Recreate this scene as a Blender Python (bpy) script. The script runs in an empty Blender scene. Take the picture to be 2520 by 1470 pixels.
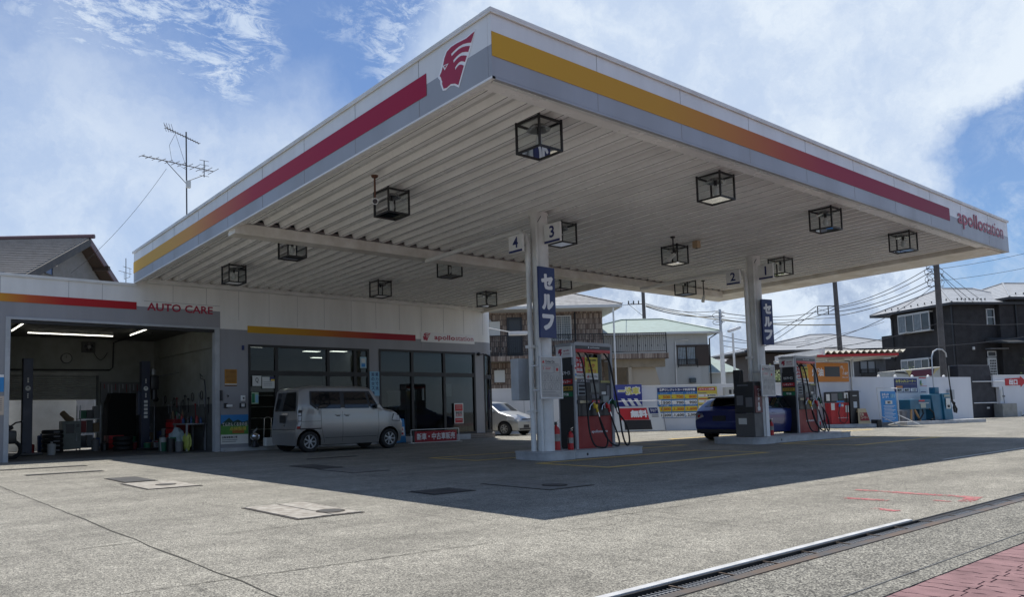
import bpy, bmesh, math, random
from mathutils import Vector, Matrix
R = math.radians
rnd = random.Random(7)
SC = bpy.context.scene
COL = SC.collection

# ------------------------------------------------------------------ camera
cam_d = bpy.data.cameras.new('camera')
cam = bpy.data.objects.new('camera', cam_d); COL.objects.link(cam)
SC.camera = cam
r_ = Vector((0.79409391, -0.60741493, -0.02149351)); u_ = Vector((-0.02864943, -0.07273131, 0.99694)); f_ = Vector((0.60711949, 0.7910482, 0.07515758))
cam.matrix_world = Matrix(((r_.x, u_.x, -f_.x, 0), (r_.y, u_.y, -f_.y, 0), (r_.z, u_.z, -f_.z, 1.0), (0, 0, 0, 1)))
cam_d.sensor_width = 36; cam_d.sensor_fit = 'HORIZONTAL'
cam_d.lens = 1868.0 / 2520 * 36
cam_d.shift_x = 0.0837; cam_d.shift_y = 0.0552
cam_d.clip_start = 0.05; cam_d.clip_end = 3000

# ------------------------------------------------------------------ sun, sky, exposure
SC.view_settings.view_transform = 'Standard'; SC.view_settings.look = 'None'
SC.view_settings.exposure = 0.1; SC.view_settings.gamma = 1.0
sun_d = bpy.data.lights.new('sun', 'SUN'); sun = bpy.data.objects.new('sun', sun_d); COL.objects.link(sun)
sun_d.energy = 5.0; sun_d.angle = R(0.5); sun_d.color = (1.0, 0.955, 0.88)
to_sun = Vector((1.03, 1.63, 5.9)).normalized()
sun.rotation_euler = to_sun.to_track_quat('Z', 'Y').to_euler(); sun.location = to_sun * 60
SUN_EL = math.asin(to_sun.z); SUN_ROT = math.atan2(to_sun.x, to_sun.y)

def N(nt, kind, **kw):
    n = nt.nodes.new(kind)
    for k, v in kw.items():
        if k.startswith('i_'):
            key = k[2:]
            key = int(key) if key.isdigit() else key.replace('_', ' ')
            n.inputs[key].default_value = v
        else: setattr(n, k, v)
    return n

def make_world():
    w = bpy.data.worlds.new('World'); SC.world = w; w.use_nodes = True
    nt = w.node_tree; nt.nodes.clear(); L = nt.links.new
    out = N(nt, 'ShaderNodeOutputWorld'); bg = N(nt, 'ShaderNodeBackground')
    L(bg.outputs[0], out.inputs[0]); bg.inputs[1].default_value = 0.1
    sky = N(nt, 'ShaderNodeTexSky', sky_type='NISHITA', sun_disc=False, sun_elevation=SUN_EL, sun_rotation=SUN_ROT)
    sky.altitude = 50; sky.air_density = 1.0; sky.dust_density = 0.6; sky.ozone_density = 2.5
    tc = N(nt, 'ShaderNodeTexCoord')
    def math_(op, a, b=None, c=None, clamp=False):
        m = N(nt, 'ShaderNodeMath', operation=op, use_clamp=clamp)
        for i, v in enumerate((a, b, c)):
            if v is None: continue
            if isinstance(v, (int, float)): m.inputs[i].default_value = v
            else: L(v, m.inputs[i])
        return m.outputs[0]
    def vm(op, a, b=None, s=None):
        m = N(nt, 'ShaderNodeVectorMath', operation=op)
        for i, v in enumerate((a, b)):
            if v is None: continue
            if isinstance(v, (tuple, list)): m.inputs[i].default_value = v
            else: L(v, m.inputs[i])
        if s is not None: m.inputs['Scale'].default_value = s
        return m
    def noise(vec, scale, detail=6, rough=.55, dist=0.):
        n = N(nt, 'ShaderNodeTexNoise'); n.inputs['Scale'].default_value = scale; n.inputs['Detail'].default_value = detail
        n.inputs['Roughness'].default_value = rough; n.inputs['Distortion'].default_value = dist
        L(vec, n.inputs['Vector']); return n
    def ss(v, a, b):
        m = N(nt, 'ShaderNodeMapRange', interpolation_type='SMOOTHSTEP'); L(v, m.inputs[0])
        m.inputs[1].default_value = a; m.inputs[2].default_value = b; return m.outputs[0]
    D = tc.outputs['Generated']
    nd = noise(D, 5.0, 7, .6); off = vm('SCALE', vm('SUBTRACT', nd.outputs['Color'], (.5, .5, .5)).outputs[0], s=.20).outputs[0]
    nd2 = noise(D, 22.0, 6, .65); off2 = vm('SCALE', vm('SUBTRACT', nd2.outputs['Color'], (.5, .5, .5)).outputs[0], s=.045).outputs[0]
    DD = vm('ADD', vm('ADD', D, off).outputs[0], off2).outputs[0]
    def blob(c, rad, soft):
        dd = vm('DISTANCE', DD, c).outputs['Value']
        return ss(dd, rad, rad - soft)
    def mx(*vs):
        o = vs[0]
        for v in vs[1:]: o = math_('MAXIMUM', o, v)
        return o
    # the broad bright bank over the canopy and along to the right
    bank = mx(blob((.70, .56, .45), .22, .12), blob((.775, .47, .43), .20, .09), blob((.85, .375, .36), .165, .06), blob((.885, .34, .27), .10, .05), blob((.60, .66, .42), .15, .10), blob((.93, .16, .40), .10, .06), blob((.88, .20, .42), .15, .035))
    low = mx(blob((.80, .59, .12), .12, .05), blob((.87, .475, .10), .12, .05), blob((.918, .37, .12), .085, .035), blob((.945, .27, .225), .035, .02), blob((.965, .24, .10), .07, .04))
    # long thin streaks, stretched
    mp = N(nt, 'ShaderNodeMapping'); mp.inputs['Rotation'].default_value = (0, 0, R(35)); mp.inputs['Scale'].default_value = (3.0, 9.5, 12.0)
    L(D, mp.inputs['Vector'])
    st = noise(mp.outputs[0], 1.9, 12, .72, .7); wl = noise(D, 3.1, 3, .5); streak = math_('MULTIPLY', ss(st.outputs['Fac'], .42, .66), ss(wl.outputs['Fac'], .42, .60))
    sep = N(nt, 'ShaderNodeSeparateXYZ'); L(D, sep.inputs[0])
    cir = noise(mp.outputs[0], 4.2, 12, .78, .5); cirm = math_('MULTIPLY', ss(cir.outputs['Fac'], .40, .62), mx(blob((.33, .83, .46), .15, .10), blob((.55, .70, .47), .13, .08), blob((.22, .87, .44), .10, .08)))
    # haze veil toward the left and the horizon
    veil = mx(blob((.19, .95, .24), .34, .30), blob((.40, .88, .22), .28, .22))
    horiz = ss(sep.outputs['Z'], .22, .0)
    gen = noise(D, 3.4, 8, .6, .3); genm = ss(gen.outputs['Fac'], .50, .64)
    cov = math_('MAXIMUM', math_('MULTIPLY', bank, .97), math_('MULTIPLY', low, .93))
    cov = math_('MAXIMUM', cov, math_('ADD', math_('MULTIPLY', streak, .34), .10))
    cov = math_('MAXIMUM', cov, math_('MULTIPLY', cirm, .85))
    cov = math_('MAXIMUM', cov, math_('MULTIPLY', veil, .78))
    cov = math_('MAXIMUM', cov, math_('MULTIPLY', horiz, .62))
    # behind the camera and overhead some cloud, too
    behind = ss(sep.outputs['Y'], .10, -.1)
    cov = math_('MAXIMUM', cov, math_('MULTIPLY', math_('MULTIPLY', genm, behind), .8))
    # cloud light and shade
    cs = noise(DD, 7.5, 10, .66); cs2 = noise(D, 2.6, 6, .6)
    sh = ss(math_('ADD', math_('MULTIPLY', cs.outputs['Fac'], .5), math_('MULTIPLY', cs2.outputs['Fac'], .5)), .40, .60)
    cc = N(nt, 'ShaderNodeMix', data_type='RGBA'); L(sh, cc.inputs[0])
    cc.inputs[6].default_value = (5.3, 6.4, 8.2, 1); cc.inputs[7].default_value = (7.6, 8.4, 9.3, 1)
    lo_dark = math_('MULTIPLY', math_('MULTIPLY', low, ss(cs.outputs['Fac'], .58, .42)), .62)
    c2 = N(nt, 'ShaderNodeMix', data_type='RGBA'); L(lo_dark, c2.inputs[0]); L(cc.outputs[2], c2.inputs[6]); c2.inputs[7].default_value = (2.9, 3.7, 5.3, 1)
    hs = N(nt, 'ShaderNodeMix', data_type='RGBA', blend_type='MULTIPLY'); hs.inputs[0].default_value = 1.0
    L(sky.outputs[0], hs.inputs[6]); hs.inputs[7].default_value = (.62, .82, 1.06, 1)
    fin = N(nt, 'ShaderNodeMix', data_type='RGBA'); L(cov, fin.inputs[0]); L(hs.outputs[2], fin.inputs[6]); L(c2.outputs[2], fin.inputs[7])
    L(fin.outputs[2], bg.inputs[0])
make_world()

# ------------------------------------------------------------------ materials
MATS = {}
def mat(name, col, rough=.6, metal=0., spec=.5, dirt=.0, dscale=3., bump=0., bscale=40., coat=0., dcol=None, streak=False):
    if name in MATS: return MATS[name]
    m = bpy.data.materials.new(name); m.use_nodes = True; nt = m.node_tree; L = nt.links.new
    b = nt.nodes['Principled BSDF']
    c = tuple(col) + (1,)
    b.inputs['Base Color'].default_value = c; b.inputs['Roughness'].default_value = rough
    b.inputs['Metallic'].default_value = metal; b.inputs['Specular IOR Level'].default_value = spec
    b.inputs['Coat Weight'].default_value = coat; b.inputs['Coat Roughness'].default_value = .05
    geo = N(nt, 'ShaderNodeNewGeometry')
    if dirt > 0:
        mp = N(nt, 'ShaderNodeMapping'); L(geo.outputs['Position'], mp.inputs['Vector'])
        if streak: mp.inputs['Scale'].default_value = (1.0, 1.0, .16)
        n = N(nt, 'ShaderNodeTexNoise'); n.inputs['Scale'].default_value = dscale; n.inputs['Detail'].default_value = 7; n.inputs['Roughness'].default_value = .62
        L(mp.outputs[0], n.inputs['Vector'])
        mr = N(nt, 'ShaderNodeMapRange'); mr.inputs[1].default_value = .38; mr.inputs[2].default_value = .70; mr.inputs[3].default_value = 0; mr.inputs[4].default_value = dirt
        L(n.outputs['Fac'], mr.inputs[0])
        mix = N(nt, 'ShaderNodeMix', data_type='RGBA'); L(mr.outputs[0], mix.inputs[0]); mix.inputs[6].default_value = c
        dc = dcol if dcol else (col[0] * .42, col[1] * .40, col[2] * .36)
        mix.inputs[7].default_value = tuple(dc) + (1,)
        L(mix.outputs[2], b.inputs['Base Color'])
        r2 = N(nt, 'ShaderNodeMapRange'); r2.inputs[1].default_value = .3; r2.inputs[2].default_value = .7; r2.inputs[3].default_value = max(.02, rough - .08); r2.inputs[4].default_value = min(1, rough + .12)
        L(n.outputs['Fac'], r2.inputs[0]); L(r2.outputs[0], b.inputs['Roughness'])
    if bump > 0:
        n2 = N(nt, 'ShaderNodeTexNoise'); n2.inputs['Scale'].default_value = bscale; n2.inputs['Detail'].default_value = 4
        L(geo.outputs['Position'], n2.inputs['Vector'])
        bp = N(nt, 'ShaderNodeBump'); bp.inputs['Strength'].default_value = bump; bp.inputs['Distance'].default_value = .02
        L(n2.outputs['Fac'], bp.inputs['Height']); L(bp.outputs[0], b.inputs['Normal'])
    MATS[name] = m; return m

def emis(name, col, s):
    if name in MATS: return MATS[name]
    m = bpy.data.materials.new(name); m.use_nodes = True; nt = m.node_tree
    b = nt.nodes['Principled BSDF']; b.inputs['Base Color'].default_value = tuple(col) + (1,)
    b.inputs['Emission Color'].default_value = tuple(col) + (1,); b.inputs['Emission Strength'].default_value = s
    MATS[name] = m; return m

def glass(name, tint, refl=.9, rough=.0, ior=1.5):
    # thin pane: a single surface that mirrors by the Fresnel law and lets the rest through
    if name in MATS: return MATS[name]
    m = bpy.data.materials.new(name); m.use_nodes = True; nt = m.node_tree; nt.nodes.clear(); L = nt.links.new
    o = N(nt, 'ShaderNodeOutputMaterial'); mx = N(nt, 'ShaderNodeMixShader'); t = N(nt, 'ShaderNodeBsdfTransparent'); g = N(nt, 'ShaderNodeBsdfGlossy')
    fr = N(nt, 'ShaderNodeFresnel'); fr.inputs[0].default_value = ior
    t.inputs[0].default_value = tuple(tint) + (1,); g.inputs[0].default_value = (refl, refl, refl, 1); g.inputs['Roughness'].default_value = rough
    L(fr.outputs[0], mx.inputs[0]); L(t.outputs[0], mx.inputs[1]); L(g.outputs[0], mx.inputs[2]); L(mx.outputs[0], o.inputs[0])
    MATS[name] = m; return m

def grad(name, axis, stops, rough=.35):
    """paint whose hue runs along a world axis; stops = [(coord, rgb), ...]"""
    m = bpy.data.materials.new(name); m.use_nodes = True; nt = m.node_tree; L = nt.links.new; b = nt.nodes['Principled BSDF']
    g = N(nt, 'ShaderNodeNewGeometry'); s = N(nt, 'ShaderNodeSeparateXYZ'); L(g.outputs['Position'], s.inputs[0])
    mr = N(nt, 'ShaderNodeMapRange'); mr.inputs[1].default_value = stops[0][0]; mr.inputs[2].default_value = stops[-1][0]; L(s.outputs['XYZ'.index(axis)], mr.inputs[0])
    cr = N(nt, 'ShaderNodeValToRGB'); L(mr.outputs[0], cr.inputs[0]); e = cr.color_ramp.elements
    a, z = stops[0][0], stops[-1][0]
    e[0].position = 0; e[0].color = tuple(stops[0][1]) + (1,); e[1].position = 1; e[1].color = tuple(stops[-1][1]) + (1,)
    for p, c in stops[1:-1]:
        n = e.new((p - a) / (z - a)); n.color = tuple(c) + (1,)
    L(cr.outputs[0], b.inputs['Base Color']); b.inputs['Roughness'].default_value = .5; b.inputs['Specular IOR Level'].default_value = .25
    MATS[name] = m; return m

W_ = mat('white_siding', (.82, .81, .77), .45, dirt=.25, dscale=1.3, streak=True)
GS = mat('grey_siding', (.29, .29, .305), .45, dirt=.25, dscale=1.2, streak=True)
CPW = mat('fascia_white', (.78, .79, .78), .38, dirt=.25, dscale=1.1, streak=True)
CPG = mat('fascia_grey', (.35, .365, .39), .38, dirt=.22, dscale=1.0, streak=True)
CEIL = mat('ceiling_white', (.88, .88, .86), .28, dirt=.22, dscale=1.0, bump=.05, bscale=4)
TRIM = mat('white_trim', (.78, .78, .75), .4, dirt=.3, dscale=2.5)
TRIMD = mat('stained_trim', (.78, .76, .70), .5, dirt=.6, dscale=1.6, dcol=(.42, .36, .27))
SEAM = mat('seam_dark', (.10, .105, .11), .8); SEAML = mat('seam_light', (.30, .30, .30), .8)
BLACK = mat('black_metal', (.012, .012, .013), .45, dirt=.3, dcol=(.05, .048, .045))
BLK2 = mat('black_plastic', (.02, .02, .022), .35)
RUB = mat('rubber', (.013, .013, .014), .7)
CHR = mat('chrome', (.75, .75, .76), .18, metal=1.)
STEEL = mat('steel_grey', (.33, .34, .35), .45, metal=.6, dirt=.4)
ALU = mat('aluminium', (.52, .53, .54), .38, metal=.7, dirt=.2)
RED = mat('red_paint', (.50, .018, .02), .35, dirt=.2, dscale=5)
REDL = mat('letter_red', (.36, .012, .045), .4)
REDS = mat('sign_red', (.48, .015, .02), .5)
NAVY = mat('navy_sign', (.010, .026, .125), .38, dirt=.15)
NAVYL = mat('navy_letter', (.01, .02, .12), .5)
WHT = mat('white_paint', (.78, .78, .77), .45, dirt=.15)
LTR = mat('letter_white', (.80, .80, .80), .5)
YEL = mat('yellow_paint', (.72, .50, .03), .5, dirt=.2)
ORG = mat('orange_paint', (.62, .21, .015), .5)
BLU = mat('sky_blue_sign', (.02, .22, .52), .45)
LBLU = mat('pale_blue', (.25, .50, .66), .5)
TEAL = mat('teal_machine', (.012, .115, .20), .4, dirt=.35, dcol=(.05, .07, .08))
GRN = mat('green_paint', (.01, .17, .07), .5)
PAPER = mat('paper', (.66, .66, .62), .7)
INK = mat('ink_black', (.015, .015, .018), .6)
INKG = mat('ink_grey', (.16, .16, .17), .6)
CONC = mat('concrete_kerb', (.48, .49, .50), .75, dirt=.5, dscale=3, bump=.2)
WOOD = mat('pale_wood', (.42, .25, .11), .6, dirt=.3, dscale=8)
GLS = glass('office_glass', (.62, .66, .66), .5)
CLR = glass('clear_glass', (.88, .90, .90), .8, ior=1.2)
DGL = mat('car_glass', (.010, .012, .014), .03, spec=.7)
RUST = mat('rusty_brown', (.13, .055, .03), .7, dirt=.5)

# ------------------------------------------------------------------ scene objects
WM = {}
def setp(o, label=None, cat=None, group=None, kind=None, category=None):
    cat = cat or category
    if label: o['label'] = label
    if cat: o['category'] = cat
    if group: o['group'] = group
    if kind: o['kind'] = kind
    return o
def thing(name, label, cat, loc=(0, 0, 0), rz=0., group=None):
    o = bpy.data.objects.new(name, None); COL.objects.link(o); o.empty_display_size = .2
    o.location = loc; o.rotation_euler = (0, 0, rz); WM[o] = Matrix.Translation(loc) @ Matrix.Rotation(rz, 4, 'Z')
    return setp(o, label, cat, group)

class MB:
    def __init__(s): s.v = []; s.f = []; s.m = []; s.mats = []; s.sm = []
    def mi(s, m):
        if m not in s.mats: s.mats.append(m)
        return s.mats.index(m)
    def add(s, vs, fs, m, smooth=False):
        b = len(s.v); k = s.mi(m); s.v += [tuple(v) for v in vs]
        for f in fs: s.f.append(tuple(b + i for i in f)); s.m.append(k); s.sm.append(smooth)
        return s
    def box(s, x0, x1, y0, y1, z0, z1, m, bev=0., M=None):
        if bev > 0:
            bm = bmesh.new(); bmesh.ops.create_cube(bm, size=1)
            for v in bm.verts: v.co = Vector(((x0 + x1) / 2 + v.co.x * (x1 - x0), (y0 + y1) / 2 + v.co.y * (y1 - y0), (z0 + z1) / 2 + v.co.z * (z1 - z0)))
            bmesh.ops.bevel(bm, geom=bm.edges[:], offset=bev, segments=2, affect='EDGES', profile=.6)
            vs = [v.co.copy() for v in bm.verts]; bm.verts.index_update(); fs = [[v.index for v in f.verts] for f in bm.faces]; bm.free()
        else:
            vs = [Vector((x, y, z)) for z in (z0, z1) for y in (y0, y1) for x in (x0, x1)]
            fs = [(0, 2, 3, 1), (4, 5, 7, 6), (0, 1, 5, 4), (2, 6, 7, 3), (0, 4, 6, 2), (1, 3, 7, 5)]
        if M: vs = [M @ v for v in vs]
        return s.add(vs, fs, m)
    def hexa(s, vs, m):   # 8 verts: bottom 4 ccw, top 4 ccw
        return s.add(vs, [(3, 2, 1, 0), (4, 5, 6, 7), (0, 1, 5, 4), (1, 2, 6, 5), (2, 3, 7, 6), (3, 0, 4, 7)], m)
    def quad(s, a, b, c, d, m): return s.add([a, b, c, d], [(0, 1, 2, 3)], m)
    def prism(s, pts, fn, t0, t1, m, m2=None):
        """polygon pts (a,b) placed by fn(a,b,t); solid from t0 to t1"""
        n = len(pts); b = [fn(p[0], p[1], t0) for p in pts]; t = [fn(p[0], p[1], t1) for p in pts]
        from mathutils.geometry import tessellate_polygon
        tri = tessellate_polygon([[Vector((p[0], p[1], 0)) for p in pts]])
        s.add(b + t, [tuple(q) for q in tri] + [tuple(n + i for i in q[::-1]) for q in tri], m)
        s.add(b + t, [(i, (i + 1) % n, n + (i + 1) % n, n + i) for i in range(n)], m2 or m)
        return s
    def tube(s, pts, r, m, n=8, closed=False, cap=True):
        pts = [Vector(p) for p in pts]; k = len(pts); rs = r if isinstance(r, (list, tuple)) else [r] * k
        vs = []; prev = None
        for i, p in enumerate(pts):
            if closed: d = pts[(i + 1) % k] - pts[i - 1]
            else: d = pts[min(i + 1, k - 1)] - pts[max(i - 1, 0)]
            d.normalize()
            if prev is None:
                a = Vector((0, 0, 1)) if abs(d.z) < .9 else Vector((1, 0, 0)); a = (a - d * a.dot(d)).normalized()
            else:
                a = prev - d * prev.dot(d)
                a = a.normalized() if a.length > 1e-6 else d.orthogonal().normalized()
            prev = a; b = d.cross(a)
            for j in range(n):
                t = 2 * math.pi * j / n; vs.append(p + (a * math.cos(t) + b * math.sin(t)) * rs[i])
        fs = []
        for i in range(k if closed else k - 1):
            i2 = (i + 1) % k
            for j in range(n): fs.append((i * n + j, i * n + (j + 1) % n, i2 * n + (j + 1) % n, i2 * n + j))
        s.add(vs, fs, m, True)
        if cap and not closed: s.add(vs[:n], [tuple(range(n))[::-1]], m); s.add(vs[-n:], [tuple(range(n))], m)
        return s
    def lathe(s, prof, m, c=(0, 0, 0), n=24, axis='Z', smooth=True, ms=None):
        """prof = [(r, h), ...] turned about an axis through c"""
        vs = []
        for (r, h) in prof:
            for j in range(n):
                t = 2 * math.pi * j / n; a, b = r * math.cos(t), r * math.sin(t)
                p = {'Z': (a, b, h), 'Y': (a, h, -b), 'X': (h, a, b)}[axis]
                vs.append((c[0] + p[0], c[1] + p[1], c[2] + p[2]))
        for i in range(len(prof) - 1):
            fs = [(i * n + j, i * n + (j + 1) % n, (i + 1) * n + (j + 1) % n, (i + 1) * n + j) for j in range(n)]
            b = len(s.v)
            s.add([vs[k] for k in range(i * n, (i + 2) * n)], [tuple(q - i * n for q in f) for f in fs], (ms[i] if ms else m), smooth)
        return s
    def cyl(s, c, r, h, m, n=20, axis='Z'):
        return s.lathe([(0.0001, 0), (r, 0), (r, h), (0.0001, h)], m, c, n, axis, False)
    def ball(s, c, r, m, sc=(1, 1, 1), n=14):
        vs = []; fs = []; k = n // 2
        for i in range(k + 1):
            ph = math.pi * i / k
            for j in range(n):
                t = 2 * math.pi * j / n; vs.append((c[0] + r * sc[0] * math.sin(ph) * math.cos(t), c[1] + r * sc[1] * math.sin(ph) * math.sin(t), c[2] + r * sc[2] * math.cos(ph)))
        for i in range(k):
            for j in range(n): fs.append((i * n + j, (i + 1) * n + j, (i + 1) * n + (j + 1) % n, i * n + (j + 1) % n))
        return s.add(vs, fs, m, True)
    def text(s, body, M, m, height, width=None, bold=0., align='CENTER', ext=0., shear=0., fat=None):
        """text laid on the plane of M (local x right, y up); fitted to height and width; origin = centre-left/centre"""
        cu = bpy.data.curves.new('t', 'FONT'); cu.body = body; cu.size = 1; cu.offset = bold; cu.resolution_u = 2; cu.extrude = 0; cu.shear = shear
        o = bpy.data.objects.new('t', cu); me = bpy.data.meshes.new_from_object(o)
        co = [v.co.copy() for v in me.vertices]
        if co:
            x0 = min(c.x for c in co); x1 = max(c.x for c in co); y0 = min(c.y for c in co); y1 = max(c.y for c in co)
            sy = height / max(1e-6, y1 - y0); sx = (width / max(1e-6, x1 - x0)) if width else sy
            ox = {'CENTER': (x0 + x1) / 2, 'LEFT': x0, 'RIGHT': x1}[align]
            if fat is None: fat = .9 * bold if any(ord(ch) > 0x3000 for ch in body) else 0.
            em = max(sx, sy) * fat; offs = [(0, 0)] if em == 0 else [(em * math.cos(R(60 * k)), em * math.sin(R(60 * k))) for k in range(6)]
            for k, (dx_, dy_) in enumerate(offs):     # strokes thickened by shifted copies, each a hair above the last
                vs = [M @ Vector(((c.x - ox) * sx + dx_, (c.y - (y0 + y1) / 2) * sy + dy_, ext + .0003 * k)) for c in co]
                s.add(vs, [tuple(p.vertices) for p in me.polygons], m)
        bpy.data.objects.remove(o); bpy.data.curves.remove(cu); bpy.data.meshes.remove(me)
        return s
    def build(s, name, parent=None, world=True, bevel=0., sub=0, **kw):
        me = bpy.data.meshes.new(name)
        vs = s.v
        if parent is not None and world:
            I = WM[parent].inverted(); vs = [I @ Vector(v) for v in vs]
        elif parent is None and world and s.v:      # a thing of one mesh: its origin goes to its base
            c = Vector((sum(v[0] for v in s.v) / len(s.v), sum(v[1] for v in s.v) / len(s.v), min(v[2] for v in s.v)))
            vs = [Vector(v) - c for v in s.v]
        me.from_pydata([tuple(v) for v in vs], [], s.f)
        for m in s.mats: me.materials.append(m)
        me.polygons.foreach_set('material_index', s.m); me.polygons.foreach_set('use_smooth', s.sm)
        me.update()
        if any(s.sm): me.set_sharp_from_angle(angle=R(38))
        o = bpy.data.objects.new(name, me); COL.objects.link(o)
        if parent is not None: o.parent = parent; WM[o] = WM[parent].copy()
        else:
            WM[o] = Matrix.Identity(4)
            if world and s.v: o.location = c; WM[o] = Matrix.Translation(c)
        if bevel > 0:
            b = o.modifiers.new('bevel', 'BEVEL'); b.width = bevel; b.segments = 2; b.limit_method = 'ANGLE'; b.angle_limit = R(35)
        setp(o, **kw)
        return o
def frame(o, ex, ey):
    """matrix of a sign plane: origin o, x axis ex, up ey"""
    ex = Vector(ex).normalized(); ey = Vector(ey).normalized(); ez = ex.cross(ey)
    M = Matrix((ex, ey, ez)).transposed().to_4x4(); M.translation = Vector(o); return M
def FY(x, y, z): return frame((x, y, z), (1, 0, 0), (0, 0, 1))      # sign facing -y
def FX(x, y, z): return frame((x, y, z), (0, -1, 0), (0, 0, 1))     # sign facing -x
def LM(x, y, z, ang):                                              # local frame on plane turned by ang about z
    return Matrix.Translation((x, y, z)) @ Matrix.Rotation(R(ang), 4, 'Z')
def sag(a, b, d, n=14):
    a, b = Vector(a), Vector(b)
    return [a.lerp(b, i / n) - Vector((0, 0, d * 4 * (i / n) * (1 - i / n))) for i in range(n + 1)]
def copy_thing(src, loc, rz, label, group=None):
    c = src.copy(); COL.objects.link(c); c.location = loc; c.rotation_euler = (0, 0, rz)
    c['label'] = label
    if group: c['group'] = group
    WM[c] = Matrix.Translation(loc) @ Matrix.Rotation(rz, 4, 'Z')
    for ch in src.children:
        d = ch.copy(); COL.objects.link(d); d.parent = c
        for g in ch.children:
            e = g.copy(); COL.objects.link(e); e.parent = d
    return c

# ================================================================== THE GROUND
def ground_mat(name, base, fleck_lo, fleck_hi, patch, rough=.85, fs=95., aniso=True):
    m = bpy.data.materials.new(name); m.use_nodes = True; nt = m.node_tree; L = nt.links.new; b = nt.nodes['Principled BSDF']
    g = N(nt, 'ShaderNodeNewGeometry')
    def nz(s, d=5, r=.6, sc=None):
        n = N(nt, 'ShaderNodeTexNoise'); n.inputs['Scale'].default_value = s; n.inputs['Detail'].default_value = d; n.inputs['Roughness'].default_value = r
        if sc:
            mp = N(nt, 'ShaderNodeMapping'); mp.inputs['Scale'].default_value = sc; mp.inputs['Rotation'].default_value = (0, 0, R(-12)); L(g.outputs['Position'], mp.inputs[0]); L(mp.outputs[0], n.inputs['Vector'])
        else: L(g.outputs['Position'], n.inputs['Vector'])
        return n
    vo = N(nt, 'ShaderNodeTexVoronoi'); vo.inputs['Scale'].default_value = fs; L(g.outputs['Position'], vo.inputs['Vector'])
    bw = N(nt, 'ShaderNodeSeparateColor'); L(vo.outputs['Color'], bw.inputs[0])
    cr = N(nt, 'ShaderNodeValToRGB'); L(bw.outputs[0], cr.inputs[0]); e = cr.color_ramp.elements
    e[0].color = tuple(fleck_lo) + (1,); e[1].color = tuple(fleck_hi) + (1,); n_ = e.new(.5); n_.color = tuple(base) + (1,)
    big = nz(.55, 8, .65, (1, 2.2, 1) if aniso else None); mr = N(nt, 'ShaderNodeMapRange'); mr.inputs[1].default_value = .36; mr.inputs[2].default_value = .64; mr.inputs[3].default_value = 1 - patch; mr.inputs[4].default_value = 1 + patch; L(big.outputs['Fac'], mr.inputs[0])
    mid = nz(6., 6, .7); mr2 = N(nt, 'ShaderNodeMapRange'); mr2.inputs[1].default_value = .3; mr2.inputs[2].default_value = .7; mr2.inputs[3].default_value = .80; mr2.inputs[4].default_value = 1.18; L(mid.outputs['Fac'], mr2.inputs[0])
    stn = nz(1.7, 9, .72); mr3 = N(nt, 'ShaderNodeMapRange'); mr3.inputs[1].default_value = .62; mr3.inputs[2].default_value = .72; mr3.inputs[3].default_value = 1.; mr3.inputs[4].default_value = .72; L(stn.outputs['Fac'], mr3.inputs[0])
    drip = nz(3.3, 3, .5); mr4 = N(nt, 'ShaderNodeMapRange'); mr4.inputs[1].default_value = .68; mr4.inputs[2].default_value = .76; mr4.inputs[3].default_value = 1.; mr4.inputs[4].default_value = .55; L(drip.outputs['Fac'], mr4.inputs[0])
    trk = nz(.9, 4, .5, (7.0, .35, 1)); mr5 = N(nt, 'ShaderNodeMapRange'); mr5.inputs[1].default_value = .56; mr5.inputs[2].default_value = .70; mr5.inputs[3].default_value = 1.; mr5.inputs[4].default_value = .82; L(trk.outputs['Fac'], mr5.inputs[0])
    k = N(nt, 'ShaderNodeMath', operation='MULTIPLY'); k0 = N(nt, 'ShaderNodeMath', operation='MULTIPLY'); k1 = N(nt, 'ShaderNodeMath', operation='MULTIPLY'); L(mr4.outputs[0], k0.inputs[0]); L(mr5.outputs[0], k0.inputs[1]); L(k0.outputs[0], k1.inputs[0]); L(mr.outputs[0], k1.inputs[1]); L(k1.outputs[0], k.inputs[0]); L(mr2.outputs[0], k.inputs[1])
    k2 = N(nt, 'ShaderNodeMath', operation='MULTIPLY'); L(k.outputs[0], k2.inputs[0]); L(mr3.outputs[0], k2.inputs[1])
    sc = N(nt, 'ShaderNodeVectorMath', operation='SCALE'); L(cr.outputs[0], sc.inputs[0]); L(k2.outputs[0], sc.inputs['Scale'])
    L(sc.outputs[0], b.inputs['Base Color']); b.inputs['Roughness'].default_value = rough; b.inputs['Specular IOR Level'].default_value = .35
    bp = N(nt, 'ShaderNodeBump'); bp.inputs['Strength'].default_value = .55; bp.inputs['Distance'].default_value = .006; L(vo.outputs['Distance'], bp.inputs['Height']); L(bp.outputs[0], b.inputs['Normal'])
    MATS[name] = m; return m
G_FORE = ground_mat('forecourt_concrete', (.200, .190, .162), (.075, .072, .064), (.42, .40, .34), .20, fs=135.)
G_FAR = ground_mat('surrounding_ground', (.15, .15, .145), (.09, .09, .09), (.2, .2, .19), .25)
G_AGG = ground_mat('coarse_aggregate', (.150, .145, .128), (.035, .034, .03), (.38, .365, .31), .16, fs=115.)
def sheet(name, x0, x1, y0, y1, z, m, parent=None, **kw):
    b = MB(); b.quad((x0, y0, z), (x1, y0, z), (x1, y1, z), (x0, y1, z), m); return b.build(name, parent, **kw)
sheet('ground', -500, 900, -500, 900, -.16, G_FAR, kind='structure')
b = MB(); b.box(-14, 70, 2.661, 60, -.15, 0, G_FORE); b.build('forecourt', kind='structure')
b = MB(); b.box(-14, 70, 1.765, 2.454, -.15, -.004, G_AGG); b.build('pavement_apron', kind='structure')
# dark line and finer band between the apron and the brick paving
sheet('joint_line', -14, 70, 1.885, 1.893, 0.0, SEAM, kind='structure')

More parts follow.
